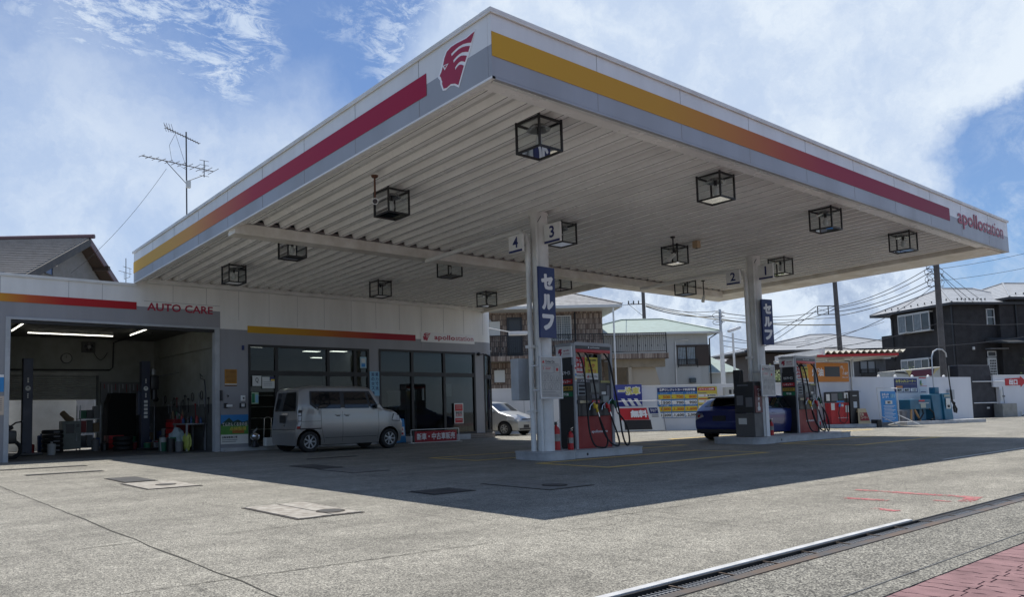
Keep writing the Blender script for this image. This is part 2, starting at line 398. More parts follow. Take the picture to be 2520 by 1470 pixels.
def brick_mat():
    m = bpy.data.materials.new('red_paving'); m.use_nodes = True; nt = m.node_tree; L = nt.links.new; b = nt.nodes['Principled BSDF']
    g = N(nt, 'ShaderNodeNewGeometry')
    n = N(nt, 'ShaderNodeTexNoise'); n.inputs['Scale'].default_value = 5.; n.inputs['Detail'].default_value = 6; L(g.outputs['Position'], n.inputs['Vector'])
    n3 = N(nt, 'ShaderNodeTexNoise'); n3.inputs['Scale'].default_value = 120.; n3.inputs['Detail'].default_value = 3; L(g.outputs['Position'], n3.inputs['Vector'])
    cr = N(nt, 'ShaderNodeValToRGB'); L(n.outputs['Fac'], cr.inputs[0]); e = cr.color_ramp.elements
    e[0].position = .3; e[0].color = (.15, .082, .084, 1); e[1].position = .7; e[1].color = (.26, .150, .152, 1)
    mr = N(nt, 'ShaderNodeMapRange'); mr.inputs[3].default_value = .75; mr.inputs[4].default_value = 1.25; L(n3.outputs['Fac'], mr.inputs[0])
    sc = N(nt, 'ShaderNodeVectorMath', operation='SCALE'); L(cr.outputs[0], sc.inputs[0]); L(mr.outputs[0], sc.inputs['Scale'])
    L(sc.outputs[0], b.inputs['Base Color']); b.inputs['Roughness'].default_value = .85
    bp = N(nt, 'ShaderNodeBump'); bp.inputs['Strength'].default_value = .3; bp.inputs['Distance'].default_value = .01; L(n3.outputs['Fac'], bp.inputs['Height']); L(bp.outputs[0], b.inputs['Normal'])
    return m
BRK = brick_mat(); BRKO = mat('orange_paver', (.30, .17, .10), .85, dirt=.4, dscale=9)
# interlocking wavy pavers: one mesh, a joint bed under them
bed = MB(); bed.box(-14, 70, -6, 1.764, -.15, -.016, mat('paver_joint', (.03, .022, .022), .9)); bed.build('paving_bed', kind='structure')
pv = MB(); PWx, PWy = .1125, .225
for i in range(0, 70):
    for j in range(-1, 9):
        xo = (.0, .018)[j % 2]; x0 = 1.9 + i * PWx + xo; y1 = 1.755 - j * PWy + (.012 if i % 2 else -.012); y0 = y1 - PWy
        if j < 0: continue
        g_ = .0028; w = .010; n = 8
        if j == 0: y1 = 1.758
        L_ = [(x0 + g_ + w * math.sin(4 * math.pi * k / n), y0 + g_ + (y1 - y0 - 2 * g_) * k / n) for k in range(n + 1)]
        R2 = [(x0 + PWx - g_ + w * math.sin(4 * math.pi * k / n), y0 + g_ + (y1 - y0 - 2 * g_) * k / n) for k in range(n + 1)]
        pts = L_ + R2[::-1]; pts = pts[::-1]
        zt = -.006 + rnd.uniform(-.002, .002); m_ = BRKO if (i, j) == (44, 1) else BRK
        k_ = len(pts); pv.add([(p[0], p[1], zt) for p in pts], [tuple(range(k_))], m_)
        pv.add([(p[0], p[1], zt) for p in pts] + [(p[0], p[1], -.02) for p in pts], [(q, k_ + q, k_ + (q + 1) % k_, (q + 1) % k_) for q in range(k_)], m_)
pv.build('red_paving', kind='structure')
sheet('paving_far', 9.82, 70, -6, 1.755, -.006, BRK, kind='structure'); sheet('paving_behind', -14, 1.88, -6, 1.755, -.006, BRK, kind='structure'); sheet('paving_near', 1.88, 9.82, -6, -.29, -.006, BRK, kind='structure')

# slab joints and cracks in the forecourt
def wob(p0, p1, w, amp=.012, n=40, z=.0035):
    b = MB(); p0, p1 = Vector(p0), Vector(p1); d = (p1 - p0).normalized(); nn = Vector((-d.y, d.x)); pts = []
    for i in range(n + 1):
        p = p0.lerp(p1, i / n) + nn * rnd.uniform(-amp, amp); ww = w * rnd.uniform(.3, 1.0); pts.append((p + nn * ww / 2, p - nn * ww / 2))
    for i in range(n):
        a, c = pts[i]; e, f = pts[i + 1]; b.quad((a.x, a.y, z), (c.x, c.y, z), (f.x, f.y, z), (e.x, e.y, z), JNT)
    return b
JNT = mat('joint_dirt', (.06, .057, .046), .9)
for nm, a, c, w in (('slab_joint', (1.935, 2.7), (1.935, 16.5), .020), ('slab_joint', (-8, 6.36), (1.93, 6.36), .014), ('slab_joint', (1.93, 6.3), (6.5, 6.1), .009), ('slab_joint', (1.0, 4.6), (3.9, 4.35), .012), ('slab_joint', (4.3, 4.4), (5.3, 4.28), .009),
                    ('slab_joint', (5.6, 4.62), (12.5, 4.5), .010), ('slab_joint', (1.93, 12.6), (5.6, 12.6), .006)):
    wob(a, c, w).build(nm, kind='structure')
b = MB()
cr = [(7.9, 6.9), (8.15, 6.6), (8.2, 6.3), (8.45, 6.05), (8.5, 5.8), (8.75, 5.6)]
CRW = mat('sealed_crack', (.30, .30, .28), .8)
for i in range(len(cr) - 1):
    a, c = Vector(cr[i]), Vector(cr[i + 1]); d = (c - a).normalized(); n_ = Vector((-d.y, d.x)) * .008
    b.quad((*(a + n_), .003), (*(a - n_), .003), (*(c - n_), .003), (*(c + n_), .003), CRW)
b.build('crack_line', kind='structure')

# bay lines
YLN = mat('faded_yellow_line', (.80, .56, .14), .8, dirt=.35, dscale=4, dcol=(.26, .22, .14))
WLN = mat('faded_white_line', (.62, .62, .56), .8, dirt=.5, dscale=4, dcol=(.18, .18, .16))
def rect_line(name, x0, x1, y0, y1, m, w=.12, z=.004, skip=()):
    b = MB()
    if 'b' not in skip: b.quad((x0, y0, z), (x1, y0, z), (x1, y0 + w, z), (x0, y0 + w, z), m)
    if 't' not in skip: b.quad((x0, y1 - w, z), (x1, y1 - w, z), (x1, y1, z), (x0, y1, z), m)
    if 'l' not in skip: b.quad((x0, y0 + w, z), (x0 + w, y0 + w, z), (x0 + w, y1 - w, z), (x0, y1 - w, z), m)
    if 'r' not in skip: b.quad((x1 - w, y0 + w, z), (x1, y0 + w, z), (x1, y1 - w, z), (x1 - w, y1 - w, z), m)
    b.build(name, kind='structure')
rect_line('bay_marking', 10.22, 15.45, 8.35, 10.1, YLN)
rect_line('bay_marking', 10.1, 17.4, 11.58, 13.2, YLN)
rect_line('bay_marking', 18.9, 24.3, 8.1, 10.0, YLN)
rect_line('bay_marking', 20.2, 30.5, 12.4, 14.2, YLN)
rect_line('kerb_marking', 14.9, 34, 4.98, 5.2, WLN, w=.07, skip=('t', 'l', 'r'))
# red guide marks by the exit
RLN = mat('worn_red_line', (.44, .10, .12), .85, dirt=1., dscale=11, dcol=(.26, .21, .17))
b = MB()
def strip(b, p, q, w, m, z=.004):
    p, q = Vector(p), Vector(q); L_ = (q - p).length; d = (q - p).normalized(); n_ = Vector((-d.y, d.x)); k = max(3, int(L_ / .012))
    for i in range(k):      # worn paint: small flakes, some gone
        for j in range(5):
            if rnd.random() < .12 + .45 * abs(math.sin(i * .07 + p.x)) ** 3: continue
            a0 = p + d * (L_ * i / k); a1 = p + d * (L_ * (i + 1) / k); c0 = n_ * (-w / 2 + w * j / 5); c1 = n_ * (-w / 2 + w * (j + 1) / 5)
            b.quad((*(a0 + c0), z), (*(a1 + c0), z), (*(a1 + c1), z), (*(a0 + c1), z), m)
strip(b, (9.26, 4.02), (9.26, 2.80), .14, RLN); strip(b, (9.19, 2.85), (8.80, 2.80), .13, RLN, .0045); strip(b, (8.40, 3.76), (8.45, 3.36), .13, RLN); strip(b, (7.73, 3.22), (7.70, 2.98), .12, RLN); strip(b, (8.75, 3.05), (8.73, 2.9), .07, RLN)
b.build('red_floor_marking', kind='structure')

RIMR = mat('rust_bar', (.12, .085, .06), .7, dirt=.6, dscale=20)
# drainage channel with its grating
dr = thing('drain_channel', 'long steel drainage channel along the forecourt edge with a pale rim and slotted grating', 'drain', (8, 2.6, 0))
b = MB(); b.box(-14, 60, 2.455, 2.52, -.14, .003, mat('rusty_rail', (.10, .10, .10), .5, metal=.4, dirt=.8, dscale=3, dcol=(.16, .10, .06))); b.box(-14, 60, 2.645, 2.66, -.14, .003, BLACK); b.build('side_rail', dr)
b = MB(); b.box(-14, 60, 2.52, 2.645, -.15, -.10, BLACK); b.build('trough', dr)
b = MB(); b.box(-14, 7.15, 2.661, 2.712, -.02, .012, mat('pale_concrete_edge', (.50, .51, .52), .7, dirt=.5, dscale=6, bump=.2), bev=.004); b.build('pale_rim', dr)
b = MB()
x = 2.2
while x < 11:
    b.box(x, x + .009, 2.525, 2.61, -.03, -.006, STEEL); x += .036
b.box(2.2, 11, 2.565, 2.572, -.02, -.008, STEEL); x = 2.2
while x < 11: b.box(x - .006, x + .006, 2.521, 2.643, -.03, -.002, RIMR); x += .504
b.build('grating', dr)
b = MB(); b.box(7.2, 60, 2.60, 2.644, -.03, -.004, BLACK); b.build('cover_plate', dr)

# manhole covers: pitted steel plates with rough rims
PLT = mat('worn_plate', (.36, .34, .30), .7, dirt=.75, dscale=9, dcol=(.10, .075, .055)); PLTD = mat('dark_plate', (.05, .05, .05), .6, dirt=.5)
RIM = mat('plate_rim', (.035, .028, .022), .8)
def manhole(x0, x1, y0, y1, label, m=PLT, round_at=None, split=None, rr=.16):
    t = thing('manhole_cover', label, 'manhole cover', ((x0 + x1) / 2, (y0 + y1) / 2, 0), group='steel covers set in the forecourt')
    b = MB(); b.box(x0, x1, y0, y1, .001, .006, RIM); b.build('rim', t)
    b = MB(); g = .028
    xs = [x0, x1] if split is None else [x0, split, x1]
    for i in range(len(xs) - 1):
        n = 14; pts = []
        a0, a1 = xs[i] + g * (1 if i == 0 else .35), xs[i + 1] - g * (1 if i == len(xs) - 2 else .35); c0, c1 = y0 + g, y1 - g
        for (p, q) in (((a0, c0), (a1, c0)), ((a1, c0), (a1, c1)), ((a1, c1), (a0, c1)), ((a0, c1), (a0, c0))):
            for k in range(n):
                u = k / n; jx = rnd.choice((0, 0, 0, .012)); px, py = p[0] + (q[0] - p[0]) * u, p[1] + (q[1] - p[1]) * u
                cx, cy = (a0 + a1) / 2, (c0 + c1) / 2; pts.append((px + (cx - px) * jx * 2, py + (cy - py) * jx * 2))
        b.prism(pts, lambda a, c_, t_: (a, c_, t_), .006, .012, m)
    b.build('plate', t)
    if round_at:
        b = MB(); b.lathe([(0.001, .0185), (rr * .8, .0185), (rr, .0165), (rr, .012)], PLTD, (round_at[0], round_at[1], 0), 28, ms=[PLTD, RIM, RIM]); b.build('round_lid', t)
    return t
manhole(3.45, 4.21, 6.56, 7.85, 'large pale steel cover plate lying nearest the camera with a dark round lid', round_at=(3.98, 6.85), split=3.86, rr=.15)
manhole(3.38, 4.18, 10.85, 12.17, 'pale steel cover plate with a small round lid beside the dark grated cover', round_at=(3.82, 11.38), split=None, rr=.15)
manhole(3.48, 4.0, 12.3, 13.45, 'dark grated steel cover behind the pale plate in the sunlit forecourt', m=PLTD)
manhole(5.66, 6.33, 7.28, 7.82, 'small plain black steel cover near the middle of the canopy shade', m=PLTD)
manhole(6.95, 7.80, 6.62, 7.9, 'wide steel cover with a round lid in the shade before the near pump island', m=mat('shade_plate', (.20, .19, .17), .7, dirt=.5, dscale=9), round_at=(7.4, 6.95), split=7.3, rr=.17)  # darker copy of the worn plate, canopy shade put into its colour
manhole(6.82, 7.58, 10.97, 12.2, 'pale edged steel cover in the shade before the silver van', m=mat('shade_plate2', (.20, .19, .17), .7, dirt=.5, dscale=9), split=7.2)  # plate colour again darkened for the canopy shade
manhole(6.92, 7.46, 12.3, 13.5, 'dark cover behind the pale edged one in the shade before the silver van', m=PLTD)
manhole(-1.2, 4.2, 17.50, 17.78, 'long narrow drain grate in front of the garage, the farther of two', m=PLTD)
manhole(2.66, 4.0, 15.42, 15.68, 'short narrow drain grate in front of the garage, the nearer of two', m=PLTD)
manhole(8.3, 9.6, 15.2, 15.34, 'thin dark slot cover in the shade beside the silver van', m=PLTD)

# ================================================================== THE CANOPY
AX, AY, BX, YB_, YE, XE, S = 6.123, 6.547, 25.23, 15.30, 20.90, 18.73, .02715
ZB, ZT = 5.024, 5.902
def zs(y): return -S * (y - AY)
can = thing('canopy', 'large white forecourt canopy with grey fascia, colour stripes and ribbed ceiling on two white pillars', 'canopy', (14, 11, 0))
def slab(b, x0, x1, y0, y1, z0, z1, m):   # a box that follows the canopy's fall
    b.hexa([(x0, y0, z0 + zs(y0)), (x1, y0, z0 + zs(y0)), (x1, y1, z0 + zs(y1)), (x0, y1, z0 + zs(y1)), (x0, y0, z1 + zs(y0)), (x1, y0, z1 + zs(y0)), (x1, y1, z1 + zs(y1)), (x0, y1, z1 + zs(y1))], m)
GRA = [(6.1, (.60, .33, .025)), (9.5, (.56, .28, .022)), (11.3, (.50, .19, .03)), (13.2, (.40, .07, .035)), (14.6, (.33, .02, .04)), (16.0, (.30, .010, .040)), (21.0, (.24, .008, .036))]
GRB = [(7.8, (.36, .010, .045)), (10.5, (.36, .012, .045)), (13.3, (.40, .03, .05)), (15.0, (.50, .14, .06)), (16.6, (.62, .30, .06)), (18.5, (.64, .36, .05)), (20.9, (.66, .38, .05))]
G1 = grad('stripe_front', 'X', GRA); G2 = grad('stripe_side', 'Y', GRB)
# front fascia (faces -y)
b = MB()
b.box(AX, BX, AY, AY + .06, ZB + .035, 5.452, CPG); b.box(AX, BX, AY, AY + .06, 5.452, 5.87, CPW); b.box(AX, BX, AY - .004, AY + .05, ZB, ZB + .030, CPG)
for x in (8.085, 10.03, 11.98, 13.93, 15.88, 17.83, 19.78, 21.73, 23.68): b.box(x - .004, x + .004, AY - .002, AY + .01, ZB + .04, 5.305, SEAML); b.box(x - .004, x + .004, AY - .002, AY + .01, 5.62, 5.865, SEAML)
b.build('front_fascia', can)
b = MB(); b.box(AX + .004, 20.95, AY - .008, AY - .002, 5.310, 5.617, G1); b.build('front_stripe', can)
# side fascia (faces -x), falls toward the building
b = MB()
slab(b, AX - .002, AX + .06, AY + .062, YE, ZB + .035, 5.455, CPG); slab(b, AX - .002, AX + .06, AY + .062, YE, 5.455, 5.87, CPW); slab(b, AX - .006, AX + .05, AY - .004, YE, ZB, ZB + .030, CPW)
for y in (8.01, 9.643, 11.28, 12.915, 14.543, 16.165, 17.729, 19.299): slab(b, AX - .005, AX + .01, y - .004, y + .004, ZB + .04, 5.297, SEAML); slab(b, AX - .005, AX + .01, y - .004, y + .004, 5.61, 5.865, SEAML)
b.build('side_fascia', can)
b = MB(); slab(b, AX - .010, AX - .004, 7.84, YE, 5.300, 5.605, G2); b.build('side_stripe', can)
# cap flashing, all round
b = MB()
b.box(AX - .035, BX + .035, AY - .035, AY + .16, 5.872, 5.905, TRIM)
b.box(AX - .035, BX + .035, AY - .032, AY - .012, 5.845, 5.872, TRIM)
slab(b, AX - .035, AX + .16, AY + .161, YE + .05, 5.872, 5.905, TRIM); slab(b, AX - .032, AX - .012, AY - .03, YE + .05, 5.845, 5.871, TRIM)
slab(b, BX - .16, BX + .035, AY + .161, YB_ + .05, 5.872, 5.905, TRIM); slab(b, XE - .1, BX + .035, YB_ - .1, YB_ + .05, 5.875, 5.908, TRIM)
b.build('cap_flashing', can)
# roof deck
b = MB(); slab(b, AX + .07, BX - .07, AY + .07, 14.5, 5.50, 5.56, STEEL); slab(b, AX + .07, XE - .07, 14.51, YE, 5.50, 5.56, STEEL); slab(b, XE - .06, BX - .07, 14.51, YB_ - .02, 5.50, 5.56, STEEL); b.build('roof_deck', can)
# right and rear outer faces
b = MB(); slab(b, BX - .06, BX, AY + .062, YB_, ZB, 5.87, CPW); slab(b, XE, BX - .062, YB_ - .06, YB_, ZB - .0, 5.87, CPW); slab(b, XE - .0, XE + .06, YB_ + .002, YE, ZB - .0, 5.87, CPW)
b.build('rear_fascia', can)
# ribbed ceiling: trapezoid ribs running front to back
PAN = mat('ceiling_pan_shaded', (.60, .60, .585), .30, dirt=.28, dscale=1.0)  # recess pans toned darker, painting in the shade between the ribs
def ribs(x0, x1, y0, y1, name):
    b = MB(); prof = []; x = x0; P_ = .36; zc = ZB + .13
    while x < x1 - .05:
        prof += [(x, zc + .10), (min(x1, x + .04), zc), (min(x1, x + .14), zc), (min(x1, x + .165), zc + .10)]; x += P_
    prof.append((x1, zc + .10))
    n = len(prof); ys = [y0, y1]
    vs = [(p[0], y, p[1] + zs(y)) for y in ys for p in prof]
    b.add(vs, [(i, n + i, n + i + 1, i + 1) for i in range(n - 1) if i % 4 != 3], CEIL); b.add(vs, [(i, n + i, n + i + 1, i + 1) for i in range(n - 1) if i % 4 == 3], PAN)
    # closed upper skin so that no light leaks through
    slab(b, x0, x1, y0, y1, zc + .135, zc + .15, CEIL); slab(b, x0, x1, y0 - .03, y0 - .002, zc - .01, zc + .15, CEIL)
    # dark lap seam beside every rib, also painting in the shade line there
    x = x0
    while x < x1 - .3:
        slab(b, x + .042, x + .051, y0 + .02, y1 - .02, zc - .003, zc + .004, SEAM); slab(b, x + .168, x + .178, y0 + .02, y1 - .02, zc + .094, zc + .101, SEAM); x += P_
    b.build(name, can)
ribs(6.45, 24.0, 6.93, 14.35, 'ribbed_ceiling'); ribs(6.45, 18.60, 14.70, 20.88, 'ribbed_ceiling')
# soffit borders
b = MB()
slab(b, AX + .07, BX - .07, AY + .07, 6.93, ZB + .06, ZB + .11, CEIL)
b.hexa([(AX + .07, AY + .052, ZB + .001), (BX - .07, AY + .052, ZB + .001), (BX - .3, 6.93, ZB + .128 + zs(6.93)), (AX + .3, 6.93, ZB + .128 + zs(6.93)), (AX + .07, AY + .052, ZB + .02), (BX - .07, AY + .052, ZB + .02), (BX - .3, 6.93, ZB + .16), (AX + .3, 6.93, ZB + .16)], CEIL)
b.hexa([(AX + .052, AY + .07, ZB + .001), (6.45, 6.93, ZB + .128 + zs(6.93)), (6.45, YE - .02, ZB + .128 + zs(YE)), (AX + .052, YE - .02, ZB + .001 + zs(YE)), (AX + .052, AY + .07, ZB + .02), (6.45, 6.93, ZB + .16 + zs(6.93)), (6.45, YE - .02, ZB + .16 + zs(YE)), (AX + .052, YE - .02, ZB + .02 + zs(YE))], CEIL)
b.build('soffit_border', can)
b = MB()
slab(b, 24.0, 24.03, 6.95, 14.69, ZB + .02, ZB + .30, TRIMD)
b.hexa([(24.03, 6.80, ZB + .03), (BX - .061, 6.72, ZB + .002), (BX - .061, YB_ - .061, ZB + .002 + zs(YB_)), (24.03, YB_ - .061, ZB + .03 + zs(YB_)), (24.03, 6.80, ZB + .06), (BX - .061, 6.72, ZB + .04), (BX - .061, YB_ - .061, ZB + .04 + zs(YB_)), (24.03, YB_ - .061, ZB + .06 + zs(YB_))], TRIMD)
b.build('end_soffit', can)
b = MB(); slab(b, XE + .061, 24.02, 14.71, YB_ - .062, ZB + .01, ZB + .05, TRIMD); slab(b, 18.605, XE - .002, 14.72, YE - .02, ZB - .02, ZB + .16, TRIMD); b.build('rear_soffit', can)
# beams under the ceiling
b = MB(); slab(b, AX + .07, 24.0, 14.355, 14.695, ZB - .10, ZB + .125, TRIMD); b.build('cross_beam', can, bevel=.008)
b = MB(); slab(b, 6.46, 18.6, YE - .20, YE - .02, ZB + .03, ZB + .128, TRIM); b.build('wall_beam', can)
# pillars
def pillar(px, py, label=None):
    b = MB(); b.lathe([(.001, .15), (.178, .15), (.178, ZB + .13 + zs(py)), (.001, ZB + .13 + zs(py))], TRIM, (px, py, 0), 32, smooth=True); b.lathe([(.195, ZB + .07 + zs(py)), (.195, ZB + .129 + zs(py))], TRIM, (px, py, 0), 32)
    o = b.build('pillar', can)
    b = MB(); X_ = px - .245
    b.tube([(X_, py + .10, .16), (X_, py + .10, 4.40), (X_ + .0, py + .14, 4.58), (X_, py + .30, 4.70), (X_, py + .9, ZB - .17 + zs(py + .9)), (X_ + .03, 14.34, ZB - .17 + zs(14.3))], .055, TRIM, 12)
    b.tube([(px - .20, py - .10, .16), (px - .20, py - .10, 2.9), (px - .18, py - .10, 4.9)], .028, TRIM, 8)
    b.box(X_ - .075, X_ + .075, py + .02, py + .18, 2.25, 2.31, TRIM); b.box(X_ - .075, X_ + .075, py + .02, py + .18, .95, .99, TRIM)
    b.build('drain_pipe', o)
    b = MB()
    b.tube([(px - .17, py - .075, .16), (px - .17, py - .075, 3.4), (px - .16, py - .09, 4.8), (px - .1, py - .16, 4.95)], .008, SEAM, 6); b.build('cable', o)
    return o
P1 = (11.30, 10.81); P2 = (19.62, 10.81)
pillar(*P1); pillar(*P2)
# emblem and lettering on the fascia
out = [(6.838, 5.737), (6.906, 5.627), (7.301, 5.648), (7.29, 5.608), (6.929, 5.593), (6.964, 5.531), (7.263, 5.544), (7.251, 5.504), (6.993, 5.492), (7.032, 5.428), (7.229, 5.436), (7.223, 5.395), (7.056, 5.389), (7.172, 5.182), (7.237, 5.226), (7.322, 5.253), (7.41, 5.237), (7.465, 5.246), (7.496, 5.322), (7.489, 5.351), (7.504, 5.376), (7.513, 5.411), (7.541, 5.448), (7.5, 5.49), (7.468, 5.553), (7.435, 5.642), (7.383, 5.709), (7.294, 5.734), (7.179, 5.734), (6.993, 5.715)]
head = []   # traced emblem: straight stripe cuts get a few curve points
def curve(a, c, h, n=5):
    return [(a[0] + (c[0] - a[0]) * k / n, a[1] + (c[1] - a[1]) * k / n + h * math.sin(math.pi * k / n)) for k in range(1, n)]
for i, p in enumerate(out):
    head.append(p); q = out[(i + 1) % len(out)]
    if i in (1, 5, 9): head += curve(p, q, .040)
    if i in (3, 7, 11): head += curve(p, q, .040)
whiteb = [(6.825, 5.765), (6.88, 5.65), (6.90, 5.60), (6.95, 5.50), (7.02, 5.40), (7.165, 5.145), (7.26, 5.212), (7.34, 5.232), (7.43, 5.212), (7.49, 5.228), (7.535, 5.33), (7.54, 5.385), (7.585, 5.44), (7.545, 5.50), (7.51, 5.57), (7.47, 5.66), (7.41, 5.732), (7.30, 5.758), (7.17, 5.758), (6.98, 5.738)]
b = MB()
fp = lambda a, c, t: (AX - t, a, c + zs(a))
b.prism(whiteb, fp, .004, .008, mat('emblem_white', (.88, .88, .88), .4)); b.prism(head, fp, .008, .014, REDL)
eye = [(7.475, 5.556), (7.352, 5.540), (7.433, 5.480)]; b.prism(eye, fp, .014, .016, LTR)
b.prism([(7.443, 5.541), (7.382, 5.533), (7.422, 5.505)], fp, .016, .018, REDL)
b.build('emblem', can)
b = MB(); Mt = lambda x, z: FY(x, AY - .012, z)
b.text('apollo', Mt(22.37, 5.468), REDL, .46, 1.76, bold=.0, fat=.018); b.text('station', Mt(24.05, 5.517), REDL, .355, 1.52, bold=.004)
b.build('lettering', can)

# caged canopy lamps
def lamp(x, y, i, label):
    z1 = ZB + .13 + zs(y); t = thing('canopy_lamp', label, 'lamp', (x, y, z1), group='caged lamps under the canopy'); z0 = z1 - .47; h = .225; w = .014
    b = MB()
    for sx in (-1, 1):
        for sy in (-1, 1): b.box(x + sx * h - w, x + sx * h + w, y + sy * h - w, y + sy * h + w, z0, z1, BLACK)
        b.box(x + sx * h - w, x + sx * h + w, y - h + w, y + h - w, z0, z0 + .028, BLACK); b.box(x - h + w, x + h - w, y + sx * h - w, y + sx * h + w, z0, z0 + .028, BLACK)
        b.box(x + sx * h - w, x + sx * h + w, y - h + w, y + h - w, z1 - .05, z1 - .02, BLACK); b.box(x - h + w, x + h - w, y + sx * h - w, y + sx * h + w, z1 - .05, z1 - .02, BLACK)
    b.build('cage', t)
    b = MB(); g = h - .004
    for sx in (-1, 1):
        b.quad((x + sx * g, y - g + .02, z0 + .03), (x + sx * g, y + g - .02, z0 + .03), (x + sx * g, y + g - .02, z1 - .05), (x + sx * g, y - g + .02, z1 - .05), CLR); b.quad((x - g + .02, y + sx * g, z0 + .03), (x + g - .02, y + sx * g, z0 + .03), (x + g - .02, y + sx * g, z1 - .05), (x - g + .02, y + sx * g, z1 - .05), CLR)
    b.quad((x - g + .02, y - g + .02, z0 + .014), (x + g - .02, y - g + .02, z0 + .014), (x + g - .02, y + g - .02, z0 + .014), (x - g + .02, y + g - .02, z0 + .014), CLR)
    b.build('glass', t)
    b = MB(); b.lathe([(.05, z1 - .06), (.12, z1 - .07), (.165, z1 - .12), (.17, z1 - .13), (.15, z1 - .13), (.05, z1 - .09)], mat('reflector', (.45, .46, .46), .25, metal=.8, dirt=.3), (x, y, 0), 24); b.build('reflector', t)
    b = MB(); b.cyl((x, y, z1 - .19), .028, .13, BLK2, 12); b.build('socket', t)
    b = MB(); b.lathe([(.02, z1 - .19), (.045, z1 - .24), (.05, z1 - .30), (.035, z1 - .35), (.001, z1 - .37)], mat('bulb', (.55, .56, .54), .15), (x, y, 0), 16); b.build('bulb', t)
    return t
LX = (7.8, 12.3, 16.45, 20.45)
first = None
desc = {(0, 0): 'biggest caged lamp, nearest the canopy corner under the emblem', (0, 1): 'caged lamp beside the rusty camera bracket at the left edge of the front ceiling',
 (1, 0): 'second caged lamp along the front fascia from the near corner', (1, 1): 'caged lamp partly behind the number 3 plate by the near pillar',
 (2, 0): 'third caged lamp along the front fascia from the near corner', (2, 1): 'caged lamp with a floodlight beside it and a tan box next to it mid ceiling',
 (3, 0): 'caged lamp nearest the far right end of the front fascia', (3, 1): 'caged lamp next to the number 1 plate by the far pillar',
 (0, 2): 'caged lamp just behind the cross beam at its left end', (0, 3): 'caged lamp over the garage lettering, nearest the building on the left',
 (1, 2): 'caged lamp behind the cross beam left of the near pillar', (1, 3): 'caged lamp above the shop windows in the middle of the facade',
 (2, 2): 'caged lamp behind the cross beam just right of the near pillar', (2, 3): 'caged lamp above the right hand end of the shop facade', (3, 2): 'caged lamp hanging at the rear edge left of the far pillar'}
for (i, j), lb in desc.items():
    x = LX[i]; y = (7.4, 11.1, 14.95, 18.15)[j]
    if (i, j) == (3, 2): x, y = 20.85, 13.75
    if (i, j) == (3, 1): x, y = 20.5, 10.5
    if j == 2 and i < 3: y = 14.96
    lamp(x, y, 0, lb)

# cameras and small fittings under the ceiling
def ceilcam(x, y, label, m, cat='camera', name='security_camera', drop=.42, aim=(-.5, -.6)):
    z1 = ZB + .13 + zs(y); t = thing(name, label, cat, (x, y, z1))
    b = MB(); b.lathe([(.001, z1 - .03), (.05, z1 - .035), (.065, z1), (.001, z1)], m, (x, y, 0), 14); b.tube([(x, y, z1 - .02), (x, y, z1 - drop)], .017, m, 8); b.ball((x, y, z1 - drop), .028, m); b.build('bracket', t)
    b = MB(); d = Vector((aim[0], aim[1], -.35)).normalized(); p = Vector((x, y, z1 - drop - .02)) 
    b.tube([p - d * .04, p + d * .02, p + d * .16, p + d * .20], [.035, .048, .05, .056], PAPER, 14); b.tube([p + d * .19, p + d * .205], .042, BLK2, 14); b.build('housing', t)
    b = MB(); b.tube([p - d * .04, p - d * .12 + Vector((0, 0, .03)), p - d * .13 + Vector((0, 0, .10)), Vector((x - .02, y, z1 - drop + .12))], .006, BLK2, 6); b.build('cable', t)
ceilcam(7.07, 10.55, 'white camera on a rusty bracket hanging under the canopy at the left', RUST, aim=(-.6, -.9))
ceilcam(15.57, 10.54, 'floodlight shaped camera on a dark bracket under the middle of the canopy', BLK2, aim=(.2, .8))
ceilcam(21.44, 13.49, 'camera on a dark rod hanging at the rear edge of the canopy', BLK2, drop=.5, aim=(.3, .3))
b = MB(); z1 = ZB + .13 + zs(10.5); b.box(16.40, 16.56, 10.43, 10.57, z1 - .18, z1, mat('tan_plastic', (.42, .30, .18), .6), bev=.02); b.cyl((16.48, 10.5, z1 - .20), .03, .03, BLK2, 12)
b.build('junction_box', label='small tan box screwed to the canopy ceiling beside a caged lamp', category='junction box')

# number plates on the pillars
def numplate(x, y0, y1, z0, z1, ch, label, box=True):
    t = thing('number_sign', label, 'sign', (x, (y0 + y1) / 2, z0), group='bay number signs on the pillars')
    b = MB(); b.box(x - .025, x + .03, y0, y1, z0, z1, mat('sign_board', (.78, .78, .75), .45, dirt=.3), bev=.004); b.build('board', t)
    b = MB(); b.box(x - .030, x - .0255, y0 + .008, y1 - .008, z0 + .006, z0 + .05, NAVYL); b.text(ch, FX(x - .028, (y0 + y1) / 2, (z0 + .055 + z1) / 2 + .0), NAVYL, (z1 - z0) * .62, bold=.02); b.build('numeral', t)
    b = MB(); b.tube([(x + .031, (y0 + y1) / 2, (z0 + z1) / 2), (x + .32, (y0 + y1) / 2, (z0 + z1) / 2)], .014, STEEL, 8)
    if not box: pass
    b.build('arm', t)
numplate(10.75, 10.73, 11.12, 4.19, 4.55, '4', 'white plate with a blue number 4 left of the near pillar')
numplate(11.25, 10.17, 10.60, 4.355, 4.75, '3', 'white plate with a blue number 3 right of the near pillar')
numplate(18.9, 10.79, 11.18, 4.245, 4.61, '2', 'white plate with a blue number 2 left of the far pillar')
numplate(19.5, 10.19, 10.59, 4.36, 4.75, '1', 'white plate with a blue number 1 right of the far pillar')
